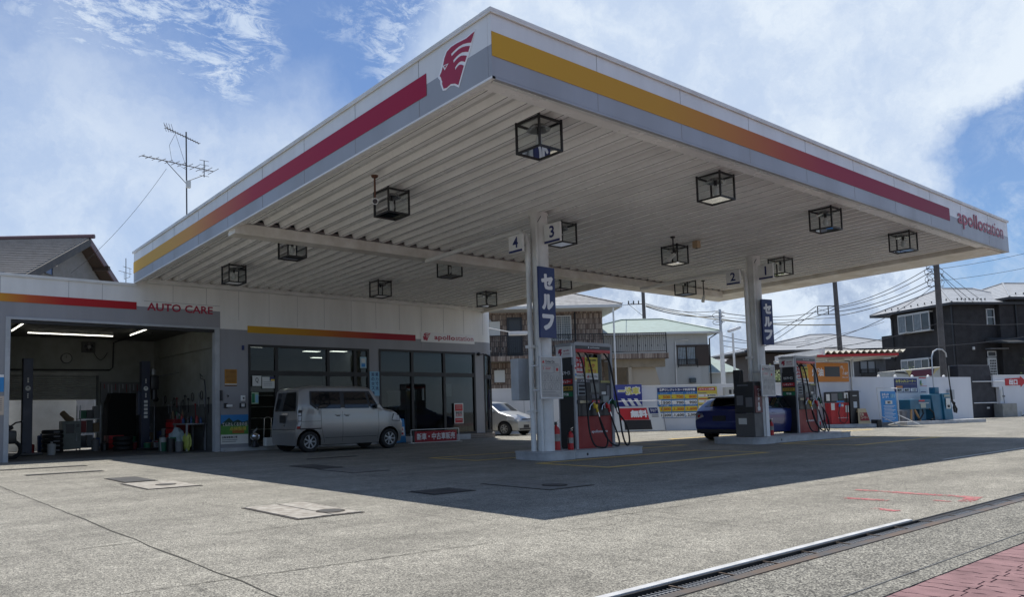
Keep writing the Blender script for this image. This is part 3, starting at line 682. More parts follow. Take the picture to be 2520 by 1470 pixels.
# vertical self service signs
def selfsign(x, y, z0, z1, w, label, ang=0):
    t = thing('vertical_sign', label, 'sign', (x, y, z0), rz=R(ang), group='vertical blue signs on the pillars'); M = LM(x, y, 0, ang)
    b = MB(); b.box(-w / 2, w / 2, -.025, .025, z0, z1, NAVY, bev=.006, M=M); b.build('board', t)
    b = MB(); h = (z1 - z0)
    for k, ch in enumerate('セルフ'):
        zc = z1 - h * (.21 + .285 * k); F_ = M @ FY(0, -.028, zc); b.text(ch, F_, LTR, h * .20, w * .66, bold=.02, fat=.055)
    b.build('lettering', t)
    b = MB()
    for z in (z0 + .15 * h, z1 - .15 * h): b.box(-.03, .03, .026, .12, z - .02, z + .02, STEEL, M=M)
    b.build('bracket', t)
selfsign(11.08, 10.45, 2.42, 3.845, .455, 'blue vertical sign with white lettering on the near pillar', 0)
selfsign(19.62, 10.50, 2.60, 3.83, .40, 'blue vertical sign with white lettering on the far pillar', -12)

# ================================================================== THE SERVICE BUILDING
YF = 20.9
bld = thing('service_station', 'white and grey service station with an open garage and dark framed shop windows', 'building', (9, 23.5, 0))
b = MB()
T_ = .16
def wr(x0, x1, z0, z1, m): b.box(x0, x1, YF, YF + T_, z0, z1, m)
wr(-6, 3.12, 0, 4.03, GS); wr(3.12, 8.54, 3.55, 4.03, GS); wr(-6, 8.56, 4.03, 4.60, W_); wr(8.54, 8.56, 0, 4.03, GS)
wr(8.56, 18.72, 3.53, 4.93, W_); wr(8.56, 9.42, 0, 3.53, GS); wr(9.42, 13.66, 3.11, 3.53, GS); wr(13.66, 14.05, 0, 3.53, GS); wr(14.05, 18.27, 3.12, 3.53, GS); wr(18.27, 18.72, .2, 3.53, GS)
wr(6.2, 8.56, 4.60, 4.93, W_)
# rounded corner
def arc(r, n=10): return [(18.72 + r * math.sin(t), YF + .7 - r * math.cos(t)) for t in [math.pi / 2 * k / n for k in range(n + 1)]]
o_, i_ = arc(.70), arc(.60)
def curved(b, z0, z1, m, oo=o_, ii=i_):
    for k in range(len(oo) - 1):
        b.hexa([(*oo[k], z0), (*oo[k + 1], z0), (*ii[k + 1], z0), (*ii[k], z0), (*oo[k], z1), (*oo[k + 1], z1), (*ii[k + 1], z1), (*ii[k], z1)], m)
curved(b, 3.53, 4.93, W_); curved(b, 3.08, 3.53, GS)
b.box(19.27, 19.42, YF + .70, 27.2, 3.53, 4.8, W_); b.box(19.27, 19.42, YF + .70, 27.2, 0, 3.53, GS)
b.box(-6, 19.42, 27.2, 27.35, 2.45, 4.6, W_); b.box(-6, 4.10, 27.2, 27.35, 0, 2.45, W_); b.box(6.75, 19.42, 27.2, 27.35, 0, 2.45, W_)
WALLB = b
# interior shells
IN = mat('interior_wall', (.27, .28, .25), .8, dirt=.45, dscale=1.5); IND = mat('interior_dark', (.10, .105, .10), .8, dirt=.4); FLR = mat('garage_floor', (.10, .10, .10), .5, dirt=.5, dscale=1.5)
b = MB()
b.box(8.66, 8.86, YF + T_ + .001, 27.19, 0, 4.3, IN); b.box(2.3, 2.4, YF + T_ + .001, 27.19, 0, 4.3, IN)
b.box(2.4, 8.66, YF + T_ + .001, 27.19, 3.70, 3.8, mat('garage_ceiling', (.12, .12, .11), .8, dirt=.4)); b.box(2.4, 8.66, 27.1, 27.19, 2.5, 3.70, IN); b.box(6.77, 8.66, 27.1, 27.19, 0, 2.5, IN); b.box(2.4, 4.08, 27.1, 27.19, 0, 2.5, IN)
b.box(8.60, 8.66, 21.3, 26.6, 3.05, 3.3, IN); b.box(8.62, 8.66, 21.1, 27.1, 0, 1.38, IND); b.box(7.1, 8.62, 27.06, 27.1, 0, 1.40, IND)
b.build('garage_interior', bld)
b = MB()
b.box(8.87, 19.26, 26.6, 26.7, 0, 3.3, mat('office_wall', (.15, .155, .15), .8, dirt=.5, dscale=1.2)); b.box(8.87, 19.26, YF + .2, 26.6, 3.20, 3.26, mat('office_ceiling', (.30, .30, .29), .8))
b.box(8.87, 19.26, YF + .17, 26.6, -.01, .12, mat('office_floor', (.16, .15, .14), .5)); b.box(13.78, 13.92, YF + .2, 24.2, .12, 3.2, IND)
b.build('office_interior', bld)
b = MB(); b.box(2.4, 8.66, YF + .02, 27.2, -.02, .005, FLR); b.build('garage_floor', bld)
b = MB(); b.box(-5.9, 19.3, YF + .2, 27.1, 4.35, 4.42, STEEL); b.build('flat_roof', bld)
b = MB(); b.box(-6.04, 6.2, YF - .04, YF + .22, 4.60, 4.64, TRIM); b.box(-6.04, 6.2, YF - .036, YF - .012, 4.57, 4.60, TRIM); b.build('parapet_cap', bld)
# siding joints
b = WALLB
for x in (-1.3, .17, 1.6, 2.95, 4.5, 5.32): b.box(x - .004, x + .004, YF - .003, YF + .01, 3.58 if x > 3.1 else .02, 4.56, SEAML)
for x in (7.19, 8.15): b.box(x - .004, x + .004, YF - .003, YF + .01, 4.2, 4.72, SEAML)
for x in (9.13, 13.96, 14.92, 15.85, 16.84, 17.78, 18.70): b.box(x - .004, x + .004, YF - .003, YF + .01, 3.14 if x > 9.2 else 2.9, 3.44, SEAML); b.box(x - .004, x + .004, YF - .003, YF + .01, 3.80, 4.75, SEAML)
for x in (10.1, 11.05, 12.0, 13.0): b.box(x - .003, x + .003, YF - .003, YF + .01, 3.70, 4.75, SEAML)
b.box(6.40, 8.55, YF - .003, YF + .01, 4.18, 4.19, SEAML); b.box(-3, 3.08, YF - .003, YF + .01, 2.7, 2.708, SEAML); b.box(8.62, 9.4, YF - .003, YF + .01, 2.67, 2.678, SEAML); b.box(18.3, 18.7, YF - .003, YF + .01, 2.65, 2.658, SEAML)
b.build('wall', bld)
# stripes and lettering
b = MB(); b.box(-6, 6.2, YF - .012, YF - .001, 3.935, 4.135, grad('stripe_garage', 'X', [(2.4, (.60, .30, .03)), (3.0, (.58, .26, .03)), (3.6, (.50, .10, .03)), (4.4, (.42, .02, .02)), (6.2, (.38, .012, .02))])); b.build('garage_stripe', bld)
b = MB(); b.box(9.40, 15.58, YF - .012, YF - .001, 3.455, 3.66, grad('stripe_shop', 'X', [(9.4, (.56, .32, .025)), (11.2, (.54, .26, .025)), (12.8, (.46, .10, .03)), (14.0, (.36, .02, .03)), (15.6, (.32, .012, .03))])); b.build('shop_stripe', bld)
b = MB(); b.text('AUTO CARE', FY(7.41, YF - .006, 4.04), REDL, .205, 1.84, fat=.025); b.build('garage_lettering', bld)
b = MB(); b.box(15.82, 18.27, YF - .014, YF - .002, 3.44, 3.78, mat('sign_face', (.74, .74, .73), .45)); s_ = .30 / .62
def head_sign(b, cx, cz, h, y, m1, m2, mirror=True, back=None):
    k = h / .60; pf = lambda a, c, t: (cx + (7.2 - a) * k * .95, y - t, cz + (c - 5.45) * k)
    if back: b.prism(whiteb, pf, .000, .002, back)
    b.prism(head, pf, .002, .004, m1); b.prism(eye, pf, .004, .005, m2)
head_sign(b, 16.06, 3.61, .31, YF - .015, REDL, LTR)
b.text('apollo', FY(16.87, YF - .018, 3.60), REDL, .215, .93, fat=.02); b.text('station', FY(17.79, YF - .018, 3.625), REDL, .165, .84, bold=.006); b.build('shop_sign', bld)
# garage door frame
FRM = mat('pale_frame', (.42, .44, .46), .5, dirt=.3)
b = MB(); b.box(3.08, 3.19, YF - .03, YF + .2, 0, 3.50, FRM, bev=.004); b.box(8.40, 8.535, YF - .03, YF + .2, 0, 3.50, FRM, bev=.004); b.box(3.08, 8.535, YF - .031, YF + .2, 3.50, 3.56, FRM, bev=.004); b.box(3.19, 8.40, YF + .03, YF + .18, 3.42, 3.499, BLACK); b.build('garage_frame', bld)
# shop windows
def window(x0, x1, z0, z1, xs, tr, name='shop_window'):
    b = MB(); y0, y1 = YF - .02, YF + .10; f = .07
    b.box(x0, x0 + f, y0, y1, z0, z1, BLACK); b.box(x1 - f, x1, y0, y1, z0, z1, BLACK); b.box(x0 + f, x1 - f, y0, y1, z1 - f, z1, BLACK); b.box(x0 + f, x1 - f, y0, y1, z0, z0 + f, BLACK)
    ed = [x0 + f] + xs + [x1 - f]
    for x in xs: b.box(x - .05, x + .05, y0 + .004, y1, z0 + f, z1 - f, BLACK)
    for i in range(len(ed) - 1):
        a = ed[i] + (.05 if i else 0); c = ed[i + 1] - (.05 if i < len(ed) - 2 else 0)
        b.box(a, c, y0 + .008, y1, tr[0], tr[1], BLACK)
    o = b.build(name, bld)
    g = MB(); g.box(x0 + f, x1 - f, YF + .03, YF + .036, z0 + f, z1 - f, GLS); g.build('glass', o); return o
window(9.42, 13.66, .14, 3.11, [10.33, 12.12, 13.12], (2.20, 2.34)); window(14.05, 18.27, .20, 3.13, [15.42, 16.82], (2.23, 2.37))
b = MB(); b.box(13.66, 13.68, YF - .02, YF + .1, .2, 3.1, BLACK)
# sills, step and tiled base
TIL = mat('brown_tile', (.22, .18, .15), .6, dirt=.5, dscale=8)
b = MB(); b.box(8.56, 13.7, YF - .35, YF - .001, .0, .10, CONC, bev=.01); b.box(9.9, 12.4, YF - .36, YF - .30, .1, .105, YLN); b.build('step', bld)
b = MB(); b.box(14.0, 18.72, YF - .10, YF - .001, 0, .19, CONC, bev=.008); curved(b, 0, .19, CONC, arc(.80), arc(.6)); b.build('plinth', bld)
b = MB()
oo, ii = arc(.812, 14), arc(.80, 14)
for k in range(14):
    for q, z in enumerate((.01, .075, .14)): 
        a0 = oo[k]; a1 = oo[k + 1]; e = .1
        p0 = (a0[0] + (a1[0] - a0[0]) * e, a0[1] + (a1[1] - a0[1]) * e); p1 = (a1[0] - (a1[0] - a0[0]) * e, a1[1] - (a1[1] - a0[1]) * e)
        b.hexa([(*p0, z), (*p1, z), (*ii[k + 1], z), (*ii[k], z), (*p0, z + .055), (*p1, z + .055), (*ii[k + 1], z + .055), (*ii[k], z + .055)], TIL)
x = 17.9
while x < 18.7:
    for z in (.01, .075, .14): b.box(x, x + .085, YF - .112, YF - .101, z, z + .055, TIL)
    x += .095
b.build('tile_band', bld)
# curved glass of the corner bay
b = MB(); go, gi = arc(.685), arc(.680); curved(b, .25, 3.08, glass('curved_glass', (.5, .58, .6), .9), go, gi); b.build('corner_glass', bld)
b = MB(); co, ci = arc(.715), arc(.66)
curved(b, 3.04, 3.08, BLACK, co, ci); curved(b, 2.18, 2.32, BLACK, co, ci); curved(b, .19, .30, BLACK, co, ci)
for k in (0, 5, 10): b.box(o_[k][0] - .02, o_[k][0] + .02, o_[k][1] - .02, o_[k][1] + .02, .2, 3.08, BLACK)
b.box(19.30, 19.44, 21.6, 22.1, .2, 3.08, BLACK)
b.build('corner_frame', bld)
b = MB(); b.tube([(19.62, 21.9, 0), (19.62, 21.9, 2.0)], .06, TRIM, 14); b.tube([(19.62, 21.9, 2.0), (19.62, 21.9, 4.9)], .035, TRIM, 12); b.build('rain_pipe', bld)
# small fittings on the facade
b = MB(); b.tube([(18.45, YF - .02, 3.05), (18.55, YF - .18, 3.08), (18.68, YF - .28, 2.98)], .018, BLK2, 8); b.ball((18.42, YF - .06, 3.08), .07, BLK2); b.tube([(18.60, YF - .2, 3.06), (18.74, YF - .33, 2.96)], .04, BLK2, 12)
b.build('wall_light', label='small black swivel lamp at the top right corner of the shop facade', category='lamp')
# garage back door opening: shutter and the pale daylight yard behind
SHT = mat('shutter_grey', (.34, .34, .31), .6, dirt=.4)
b = MB()
z = 1.66
while z < 2.46:
    b.lathe([(.036, 4.10), (.036, 6.74)], SHT, (0, 27.12, z + .03), 8, 'X'); z += .068
b.box(4.08, 6.77, 27.0, 27.08, 2.46, 2.56, SHT); b.box(4.05, 4.11, 27.03, 27.1, 0, 2.46, IND); b.box(6.73, 6.79, 27.03, 27.1, 0, 2.46, IND); b.build('roller_shutter', bld)
b = MB(); b.box(3.0, 6.30, 27.9, 27.98, 0, 1.75, mat('yard_panel', (.70, .72, .74), .6, dirt=.25)); b.box(4.82, 4.835, 27.89, 27.9, 0, 1.75, SEAM)
b.build('yard_fence', label='pale panel fence seen through the half open rear shutter of the garage', category='fence')
# tubes
TUB = emis('tube_light', (1.0, .98, .86), 3.4)
def tube_lamp(p, q, label):
    p, q = Vector(p), Vector(q); t = thing('tube_lamp', label, 'lamp', tuple((p + q) / 2), group='fluorescent tubes in the garage')
    b = MB(); d = (q - p).normalized(); n_ = Vector((-d.y, d.x, 0)) * .03
    zt = Vector((0, 0, .04)); b.hexa([p - n_, q - n_, q + n_, p + n_, p - n_ + zt, q - n_ + zt, q + n_ + zt, p + n_ + zt], TRIM); b.build('housing', t)
    b = MB(); dz = Vector((0, 0, -.02)); b.tube([p + dz, q + dz], .012, TUB, 10); b.build('tube', t)
tube_lamp((3.82, 24.8, 3.64), (3.77, 22.0, 3.64), 'glowing tube at the left of the garage ceiling'); tube_lamp((4.29, 25.1, 3.64), (6.72, 25.1, 3.64), 'long glowing tube across the middle of the garage ceiling'); tube_lamp((7.115, 24.6, 3.64), (7.02, 21.9, 3.64), 'glowing tube at the right of the garage ceiling')
PNL = emis('panel_light', (1.0, .98, .88), 3.0)
for i, (x, y, lb) in enumerate(((10.1, 21.85, 'lit ceiling panel behind the leftmost shop pane'), (12.55, 22.75, 'lit ceiling panel behind the second shop pane'), (15.15, 24.7, 'lit ceiling panel deep in the shop, right of the third pane'), (11.0, 25.0, 'lit ceiling panel at the back of the shop'), (13.4, 22.4, 'lit ceiling panel behind the right end of the left window'), (14.2, 25.2, 'lit ceiling panel far back beside the partition'))):
    t = thing('ceiling_panel', lb, 'lamp', (x, y, 3.14), group='lit panels in the shop ceiling')
    b = MB(); b.box(x - .31, x + .31, y - .15, y + .15, 3.14, 3.2, TRIM); b.build('housing', t); b = MB(); b.box(x - .28, x + .28, y - .13, y + .13, 3.132, 3.139, PNL); b.build('diffuser', t)
# ---- garage contents
LFT = mat('lift_navy', (.012, .02, .05), .4, dirt=.4, dcol=(.05, .05, .05))
def lift(x, y, label, side):
    t = thing('lift_post', label, 'car lift', (x, y, 0), group='posts of the two post car lift'); w = .13
    b = MB(); b.box(x - w, x + w, y - .12, y + .12, .02, 2.80, LFT, bev=.01); b.box(x - .28, x + .28, y - .25, y + .25, 0, .02, LFT); b.build('column', t)
    b = MB(); b.box(x - side * .02 - .12, x - side * .02 + .12, y + .125, y + .26, 1.1, 1.95, LFT, bev=.02) if side < 0 else b.box(x - .24, x - .131, y - .10, y + .10, 1.1, 1.85, LFT, bev=.02)
    b.build('carriage', t)
    b = MB(); M = FY(x, y - .122, 1.95)
    for k, ch in enumerate('■■'): pass
    b.lathe([(.001, 0), (.07, 0), (.075, .004), (.001, .004)], PAPER, (x, y - .127, 1.93), 10, 'Y', False); b.lathe([(.001, 0), (.02, 0)], INK, (x, y - .1285, 1.95), 8, 'Y', False)
    for zz in (2.10, 2.15, 2.2, 1.75, 1.70, 1.65): b.box(x - .02, x + .02, y - .1265, y - .121, zz, zz + .035, PAPER)
    if side > 0:
        for zz in (1.0, 1.12, 1.24, 1.36, 1.48): b.box(x - .055, x + .055, y - .1265, y - .121, zz, zz + .08, PAPER)
    b.build('decal', t)
    b = MB(); b.box(x - .35, x + .35, y - .5, y - .3, .02, .08, BLK2, bev=.01); b.box(x - .06, x + .06, y - .4, y - .12, .03, .10, LFT); b.build('arm', t)
lift(4.20, 24.5, 'navy lift post left in the garage, in front of the bright rear opening', -1); lift(7.54, 24.5, 'navy lift post right in the garage with a column of white stickers', 1)
b = MB(); b.box(7.72, 7.98, 24.45, 24.75, 1.9, 2.35, BLK2, bev=.03); b.lathe([(.001, 0), (.10, 0), (.10, .3), (.001, .3)], BLK2, (7.86, 24.6, 1.60), 14); b.cyl((7.83, 24.6, 2.38), .09, .18, STEEL, 14); b.tube([(7.8, 24.6, 2.3), (8.6, 24.4, 2.45)], .01, BLK2, 6)
b.build('hydraulic_motor', label='dark motor unit with a steel can hung on the right lift post', category='motor')
for k in range(5):
    t = thing('tyre', 'black tyre, %s of the stack below the garage shutter' % ('lowest', 'second from the bottom', 'middle one', 'second from the top', 'topmost')[k], 'tyre', (5.19, 26.0, k * .14), group='stack of tyres in the garage'); z = k * .14
    b = MB(); b.lathe([(.19, z + .02), (.23, z + .005), (.29, z + .01), (.31, z + .04), (.31, z + .10), (.29, z + .13), (.23, z + .135), (.19, z + .12), (.19, z + .02)], RUB, (5.19 + rnd.uniform(-.01, .01), 26.0, 0), 24); b.build('tread', t)
    b = MB(); b.box(5.16, 5.34, 25.68, 25.69, z + .045, z + .095, INKG); b.build('label', t)
def cabinet(nm, x0, x1, y0, y1, z0, z1, m, label, cat, extra=None):
    t = thing(nm, label, cat, ((x0 + x1) / 2, (y0 + y1) / 2, z0)); b = MB(); b.box(x0, x1, y0, y1, z0, z1, m, bev=.012); b.build('body', t)
    if extra: extra(t, x0, x1, y0, z0, z1)
    return t
def ex1(t, x0, x1, y0, z0, z1):
    b = MB(); b.box(x0 + .1, x1 - .2, y0 - .012, y0 - .001, z0 + .5, z1 - .1, BLK2); b.build('screen', t); b = MB(); b.box(x1 - .14, x1 - .05, y0 - .012, y0 - .001, z1 - .2, z1 - .1, BLK2); b.box(x1 - .14, x1 - .12, y0 - .03, y0 - .001, z0 + .25, z0 + .5, STEEL); b.build('handle', t)
cabinet('machine_cabinet', 5.47, 6.02, 26.0, 26.5, .07, .96, mat('putty_grey', (.20, .22, .20), .6, dirt=.4), 'grey green machine cabinet beside the tyre stack', 'cabinet', ex1)
def ex2(t, x0, x1, y0, z0, z1):
    for k in range(3): b = MB(); b.box(x0 + .03, x1 - .03, y0 - .014, y0 - .001, z0 + .04 + k * .14, z0 + .16 + k * .14, RED); b.build('drawer', t)
cabinet('tool_cabinet', 6.79, 7.30, 25.8, 26.3, .02, .46, mat('dark_red_box', (.16, .02, .02), .5, dirt=.4), 'low dark red tool cabinet on the garage floor', 'tool cabinet', ex2)
b = MB(); b.prism([(6.88, .05), (7.82, .05), (7.82, 1.84), (7.05, 1.86), (6.93, 1.5)], lambda a, c, t: (a, t, c), 26.3, 26.9, mat('black_cover', (.007, .007, .007), .9))
b.build('covered_machine', label='tall machine under a black cover standing in the garage', category='machine', bevel=.05)
b = MB()
for zz in (.08, .55, 1.0): b.box(6.05, 6.70, 26.3, 26.8, zz, zz + .03, STEEL)
for xx in (6.05, 6.67):
    for yy in (26.3, 26.77): b.box(xx, xx + .03, yy, yy + .03, 0, 1.45, STEEL)
b.build('shelf_rack', label='cluttered steel shelf rack between the grey cabinet and the covered machine', category='shelf')
CN = ['black', 'navy blue', 'dark red', 'grey', 'off white', 'green', 'tan']
cols = [BLK2, mat('box_blue', (.02, .06, .16), .5), mat('box_red', (.22, .02, .02), .5), mat('box_grey', (.14, .14, .14), .6), mat('box_white', (.38, .38, .36), .6), mat('box_green', (.02, .12, .06), .6), mat('box_tan', (.20, .14, .08), .7)]
k = 0
for (sx, sy, zz) in ((6.09, 26.4, .111), (6.30, 26.42, .111), (6.50, 26.35, .111), (6.09, 26.4, .581), (6.30, 26.42, .581), (6.49, 26.4, .581), (6.09, 26.4, 1.031), (6.29, 26.4, 1.031), (6.48, 26.35, 1.031)):
    w = .18; h = rnd.uniform(.26, .40); b = MB(); m_ = cols[(0, 3, 1, 2, 0, 6, 5, 0, 3)[k]]; b.box(sx, sx + w, sy, sy + .2, zz, zz + h, m_, bev=.01); k += 1
    b.build('storage_box', label='%s box on the %s shelf of the steel rack in the garage' % (CN[cols.index(m_)], 'lowest' if zz < .5 else 'middle' if zz < 1 else 'top'), category='box', group='boxes on the garage shelf rack')
b = MB(); b.tube([(5.45, 25.95, 1.22), (5.62, 26.05, 1.05), (5.78, 26.1, .97)], [.09, .10, .09], cols[6], 14); b.build('paper_roll', label='brown roll leaning out of the grey machine cabinet', category='roll')
b = MB(); b.lathe([(.001, 0), (.175, 0), (.18, .03), (.165, .04)], BLK2, (5.79, 27.1, 3.03), 28, 'Y'); 
t = thing('wall_clock', 'round clock on the rear wall of the garage', 'clock', (5.79, 27.08, 3.03)); 
b = MB(); b.lathe([(.001, 0), (.155, 0)], mat('clock_face', (.30, .30, .27), .6), (5.79, 27.045, 3.03), 28, 'Y', False); b.build('dial', t); b = MB(); b.lathe([(.15, -.02), (.175, -.02), (.18, .04)], BLK2, (5.79, 27.06, 3.03), 28, 'Y'); b.build('rim', t); b = MB(); b.box(5.785, 5.795, 27.035, 27.044, 3.03, 3.14, INK); b.box(5.72, 5.79, 27.035, 27.043, 3.05, 3.06, INK); b.build('hand', t)
t = thing('exhaust_fan', 'square exhaust fan with a hanging cord high on the garage wall', 'fan', (6.46, 27.05, 3.42))
b = MB(); b.box(6.25, 6.67, 27.0, 27.1, 3.24, 3.60, IND, bev=.01); b.build('housing', t); b = MB(); b.lathe([(.001, 0), (.06, 0), (.06, .06)], STEEL, (6.46, 26.94, 3.42), 14, 'Y')
for k in range(5):
    a = k * 1.257; b.quad((6.46, 26.985, 3.42), (6.46 + .15 * math.cos(a), 26.97, 3.42 + .15 * math.sin(a)), (6.46 + .15 * math.cos(a + .7), 26.99, 3.42 + .15 * math.sin(a + .7)), (6.46 + .05 * math.cos(a + .9), 26.99, 3.42 + .05 * math.sin(a + .9)), BLK2)
b.build('blade', t); b = MB(); b.tube(sag((6.62, 26.98, 3.25), (7.05, 26.98, 3.25), .25), .012, BLK2, 6); b.build('cord', t)
b = MB(); b.tube([(4.1, 27.05, 2.63), (7.15, 27.05, 2.66), (7.25, 27.05, 2.75), (7.27, 27.05, 3.6), (7.4, 26.8, 3.66), (7.6, 24, 3.66)], .025, BLK2, 8); b.build('conduit_pipe', label='dark conduit running along and up the rear garage wall', category='pipe')
t = thing('pedestal_fan', 'standing electric fan turned sideways near the right garage wall', 'fan', (8.2, 25.6, 0))
b = MB(); b.cyl((8.2, 25.6, 0), .2, .03, BLK2); b.tube([(8.2, 25.6, .03), (8.2, 25.6, 1.45)], .02, STEEL, 8); b.build('stand', t)
b = MB(); Mf = Matrix.Translation((8.12, 25.55, 1.62)) @ Matrix.Rotation(R(20), 4, 'Z')
for rr in (.22, .18, .14, .10, .05): b.tube([Mf @ Vector((-.02, rr * math.cos(a), rr * math.sin(a))) for a in [2 * math.pi * q / 24 for q in range(24)]], .004, STEEL, 5, closed=True)
for q in range(20): a = 2 * math.pi * q / 20; b.tube([Mf @ Vector((-.02, 0, 0)), Mf @ Vector((-.02, .22 * math.cos(a), .22 * math.sin(a)))], .003, STEEL, 4)
b.build('grille', t); b = MB(); b.ball(tuple(Mf @ Vector((.12, 0, 0))), .09, BLK2, (1.2, 1, 1)); b.build('motor', t)
# workbench clutter at the right wall
t = thing('tool_trolley', 'red tool trolley heaped with cans against the right garage wall', 'trolley', (8.3, 23.6, 0))
b = MB(); b.box(8.05, 8.55, 23.3, 24.0, .12, .95, mat('trolley_red', (.20, .02, .02), .5, dirt=.4), bev=.02); b.build('body', t)
for z in (.3, .5, .7): b = MB(); b.box(8.03, 8.049, 23.34, 23.96, z, z + .15, RED); b.build('drawer', t)
for sx, sy in ((8.1, 23.35), (8.1, 23.95), (8.5, 23.35), (8.5, 23.95)): b = MB(); b.cyl((sx, sy - .02, .06), .06, .04, RUB, 12, 'Y'); b.build('wheel', t)
b = MB(); b.box(7.95, 8.6, 22.0, 23.1, .78, .82, STEEL); 
for xx in (7.98, 8.53):
    for yy in (22.03, 23.03): b.box(xx, xx + .05, yy, yy + .05, 0, .78, STEEL)
b.build('workbench', label='narrow steel workbench by the right jamb of the garage opening', category='workbench')
items = []
for k in range(30):
    y = rnd.uniform(22.0, 24.0); x = rnd.uniform(8.05, 8.45); z = .82 if y < 23.15 else .95
    if 23.1 < y < 23.3: y = 23.4
    if any(abs(y - a) < .08 and abs(x - c) < .08 for a, c in items): continue
    items.append((y, x)); m = rnd.choice(cols); b = MB(); r = rnd.uniform(.03, .055); h = rnd.uniform(.12, .28)
    b.lathe([(.001, 0), (r, 0), (r, h * .7), (r * .4, h * .82), (r * .4, h), (.001, h)], m, (x, y, z), 12, smooth=False)
    b.build('bottle', label='%s %s can %s by the right garage wall' % ('tall' if h > .2 else 'small', CN[cols.index(m)], 'on the steel workbench' if z < .9 else 'on the red tool trolley'), category='bottle', group='cans and bottles along the garage wall')
BAG = mat('plastic_bag', (.28, .36, .38), .35, dirt=.3)
def blobby(nm, c, r, m, label, cat, n=3, grp=None, sc=(1, 1, 1)):
    bm = bmesh.new(); bmesh.ops.create_icosphere(bm, subdivisions=n, radius=r)
    from mathutils import noise as mn
    for v in bm.verts: d = 1 + .28 * mn.noise(v.co * (2.2 / r)) + .12 * mn.noise(v.co * (6 / r)); v.co = Vector((v.co.x * sc[0], v.co.y * sc[1], max(v.co.z * sc[2], -r * .72 * sc[2]))) * d
    zmin = min(v.co.z for v in bm.verts); b = MB(); bm.verts.index_update(); b.add([(v.co.x + c[0], v.co.y + c[1], v.co.z - zmin + c[2]) for v in bm.verts], [[v.index for v in f.verts] for f in bm.faces], m, True); bm.free()
    return b.build(nm, label=label, category=cat, group=grp)
blobby('plastic_bag', (7.9, 22.55, .02), .24, BAG, 'pale crumpled bag full of scraps at the right side of the garage floor', 'bag', sc=(1, 1.1, 1.5))
blobby('plastic_bag', (8.05, 22.15, .02), .20, mat('yellow_bag', (.36, .40, .08), .5), 'yellow green bag hanging low beside the garage jamb', 'bag', sc=(.6, 1, 1.5))
for k in range(22):
    y = rnd.uniform(22.0, 25.8); x = rnd.uniform(7.3, 8.2) if y > 24.9 else rnd.uniform(7.5, 8.0); h = rnd.uniform(.18, .42); m = rnd.choice(cols); b = MB(); r = rnd.uniform(.08, .14)
    b.lathe([(.001, 0), (r * .85, 0), (r, h), (r * .9, h), (r * .8, h * .3), (.001, h * .3)], m, (x, y, .006), 14, smooth=True)
    b.build('bucket', label='%s %s bucket among the clutter on the right side of the garage floor' % ('tall' if h > .3 else 'low', CN[cols.index(m)]), category='bucket', group='buckets on the garage floor')
t = thing('motorbike', 'dark partly dismantled machine on wheels just inside the left garage jamb', 'machine', (3.5, 22.6, 0))
b = MB(); b.tube([(3.5 + .22 * math.cos(a), 22.5, .25 + .22 * math.sin(a)) for a in [2 * math.pi * q / 18 for q in range(18)]], .05, RUB, 8, closed=True); b.build('wheel', t)
b = MB(); b.box(3.3, 3.62, 22.4, 22.9, .4, .75, BLK2, bev=.05); b.tube([(3.35, 22.5, .75), (3.6, 22.5, .95), (3.75, 22.45, .98)], .02, BLK2, 8); b.tube([(3.5, 22.5, .6), (3.4, 22.5, 1.0), (3.3, 22.7, 1.05)], .02, BLK2, 8); b.ball((3.45, 22.6, .82), .12, BLK2, (1, 1, .6)); b.build('body', t)
b = MB(); b.tube([(8.52, 22.0, 2.1), (8.52, 21.9, 1.7), (8.53, 21.95, 1.0), (8.5, 22.05, .4)], .02, BLK2, 8); b.tube([(8.5, 22.1, 2.2), (8.4, 22.05, 2.28), (8.4, 22.0, 2.15), (8.52, 22, 2.1)], .012, BLK2, 6); b.build('air_hose', label='black hose hanging inside the right jamb of the garage', category='hose')
# more of the clutter along the garage's right and rear walls
TN = ['long spanner', 'short spanner', 'coiled strap', 'rubber mallet', 'rod with a hook', 'loop of cable']
for k in range(16):
    y = 21.9 + k * .27 + rnd.uniform(-.05, .05); z = rnd.uniform(1.35, 1.75); b = MB(); h = rnd.uniform(.2, .5); m_ = rnd.choice([STEEL, BLK2, STEEL, cols[2]]); q = k % 6
    if q in (2, 5): b.tube([(8.60, y + .09 * math.cos(a), z + .13 * math.sin(a)) for a in [2 * math.pi * s / 12 for s in range(12)]], .014, BLK2, 5, closed=True)
    else: b.tube([(8.60, y, z - h), (8.60, y + .01, z)], .012, m_, 6); b.box(8.57, 8.615, y - .03, y + .04, z - .03, z + .03, m_, bev=.008)
    b.build('hanging_tool', label='%s hung %s on the right wall of the garage' % (TN[q], 'near the opening' if k < 5 else 'half way in' if k < 11 else 'deep inside'), category='tool', group='tools hung on the garage wall')
for k, (x, y, z, w, h) in enumerate(((8.2, 24.3, .006, .38, .34), (8.22, 24.32, .347, .33, .28), (8.2, 24.75, .006, .36, .42), (8.25, 25.2, .006, .34, .30), (8.24, 25.2, .307, .30, .26), (7.55, 26.6, .006, .4, .35), (8.1, 26.6, .006, .4, .5), (8.12, 26.6, .507, .36, .3), (8.25, 24.76, .427, .28, .22))):
    b = MB(); b.box(x, x + w, y, y + w, z, z + h, cols[(6, 0, 3, 6, 1, 0, 6, 3, 4)[k]], bev=.012); b.box(x + w * .3, x + w * .7, y - .003, y - .0005, z + h * .4, z + h * .7, PAPER); b.build('carton', label='%s carton %s against the right side of the garage' % (CN[(6, 0, 3, 6, 1, 0, 6, 3, 4)[k]], 'stacked on another' if z > .1 else 'standing on the floor'), category='carton', group='cartons in the garage')
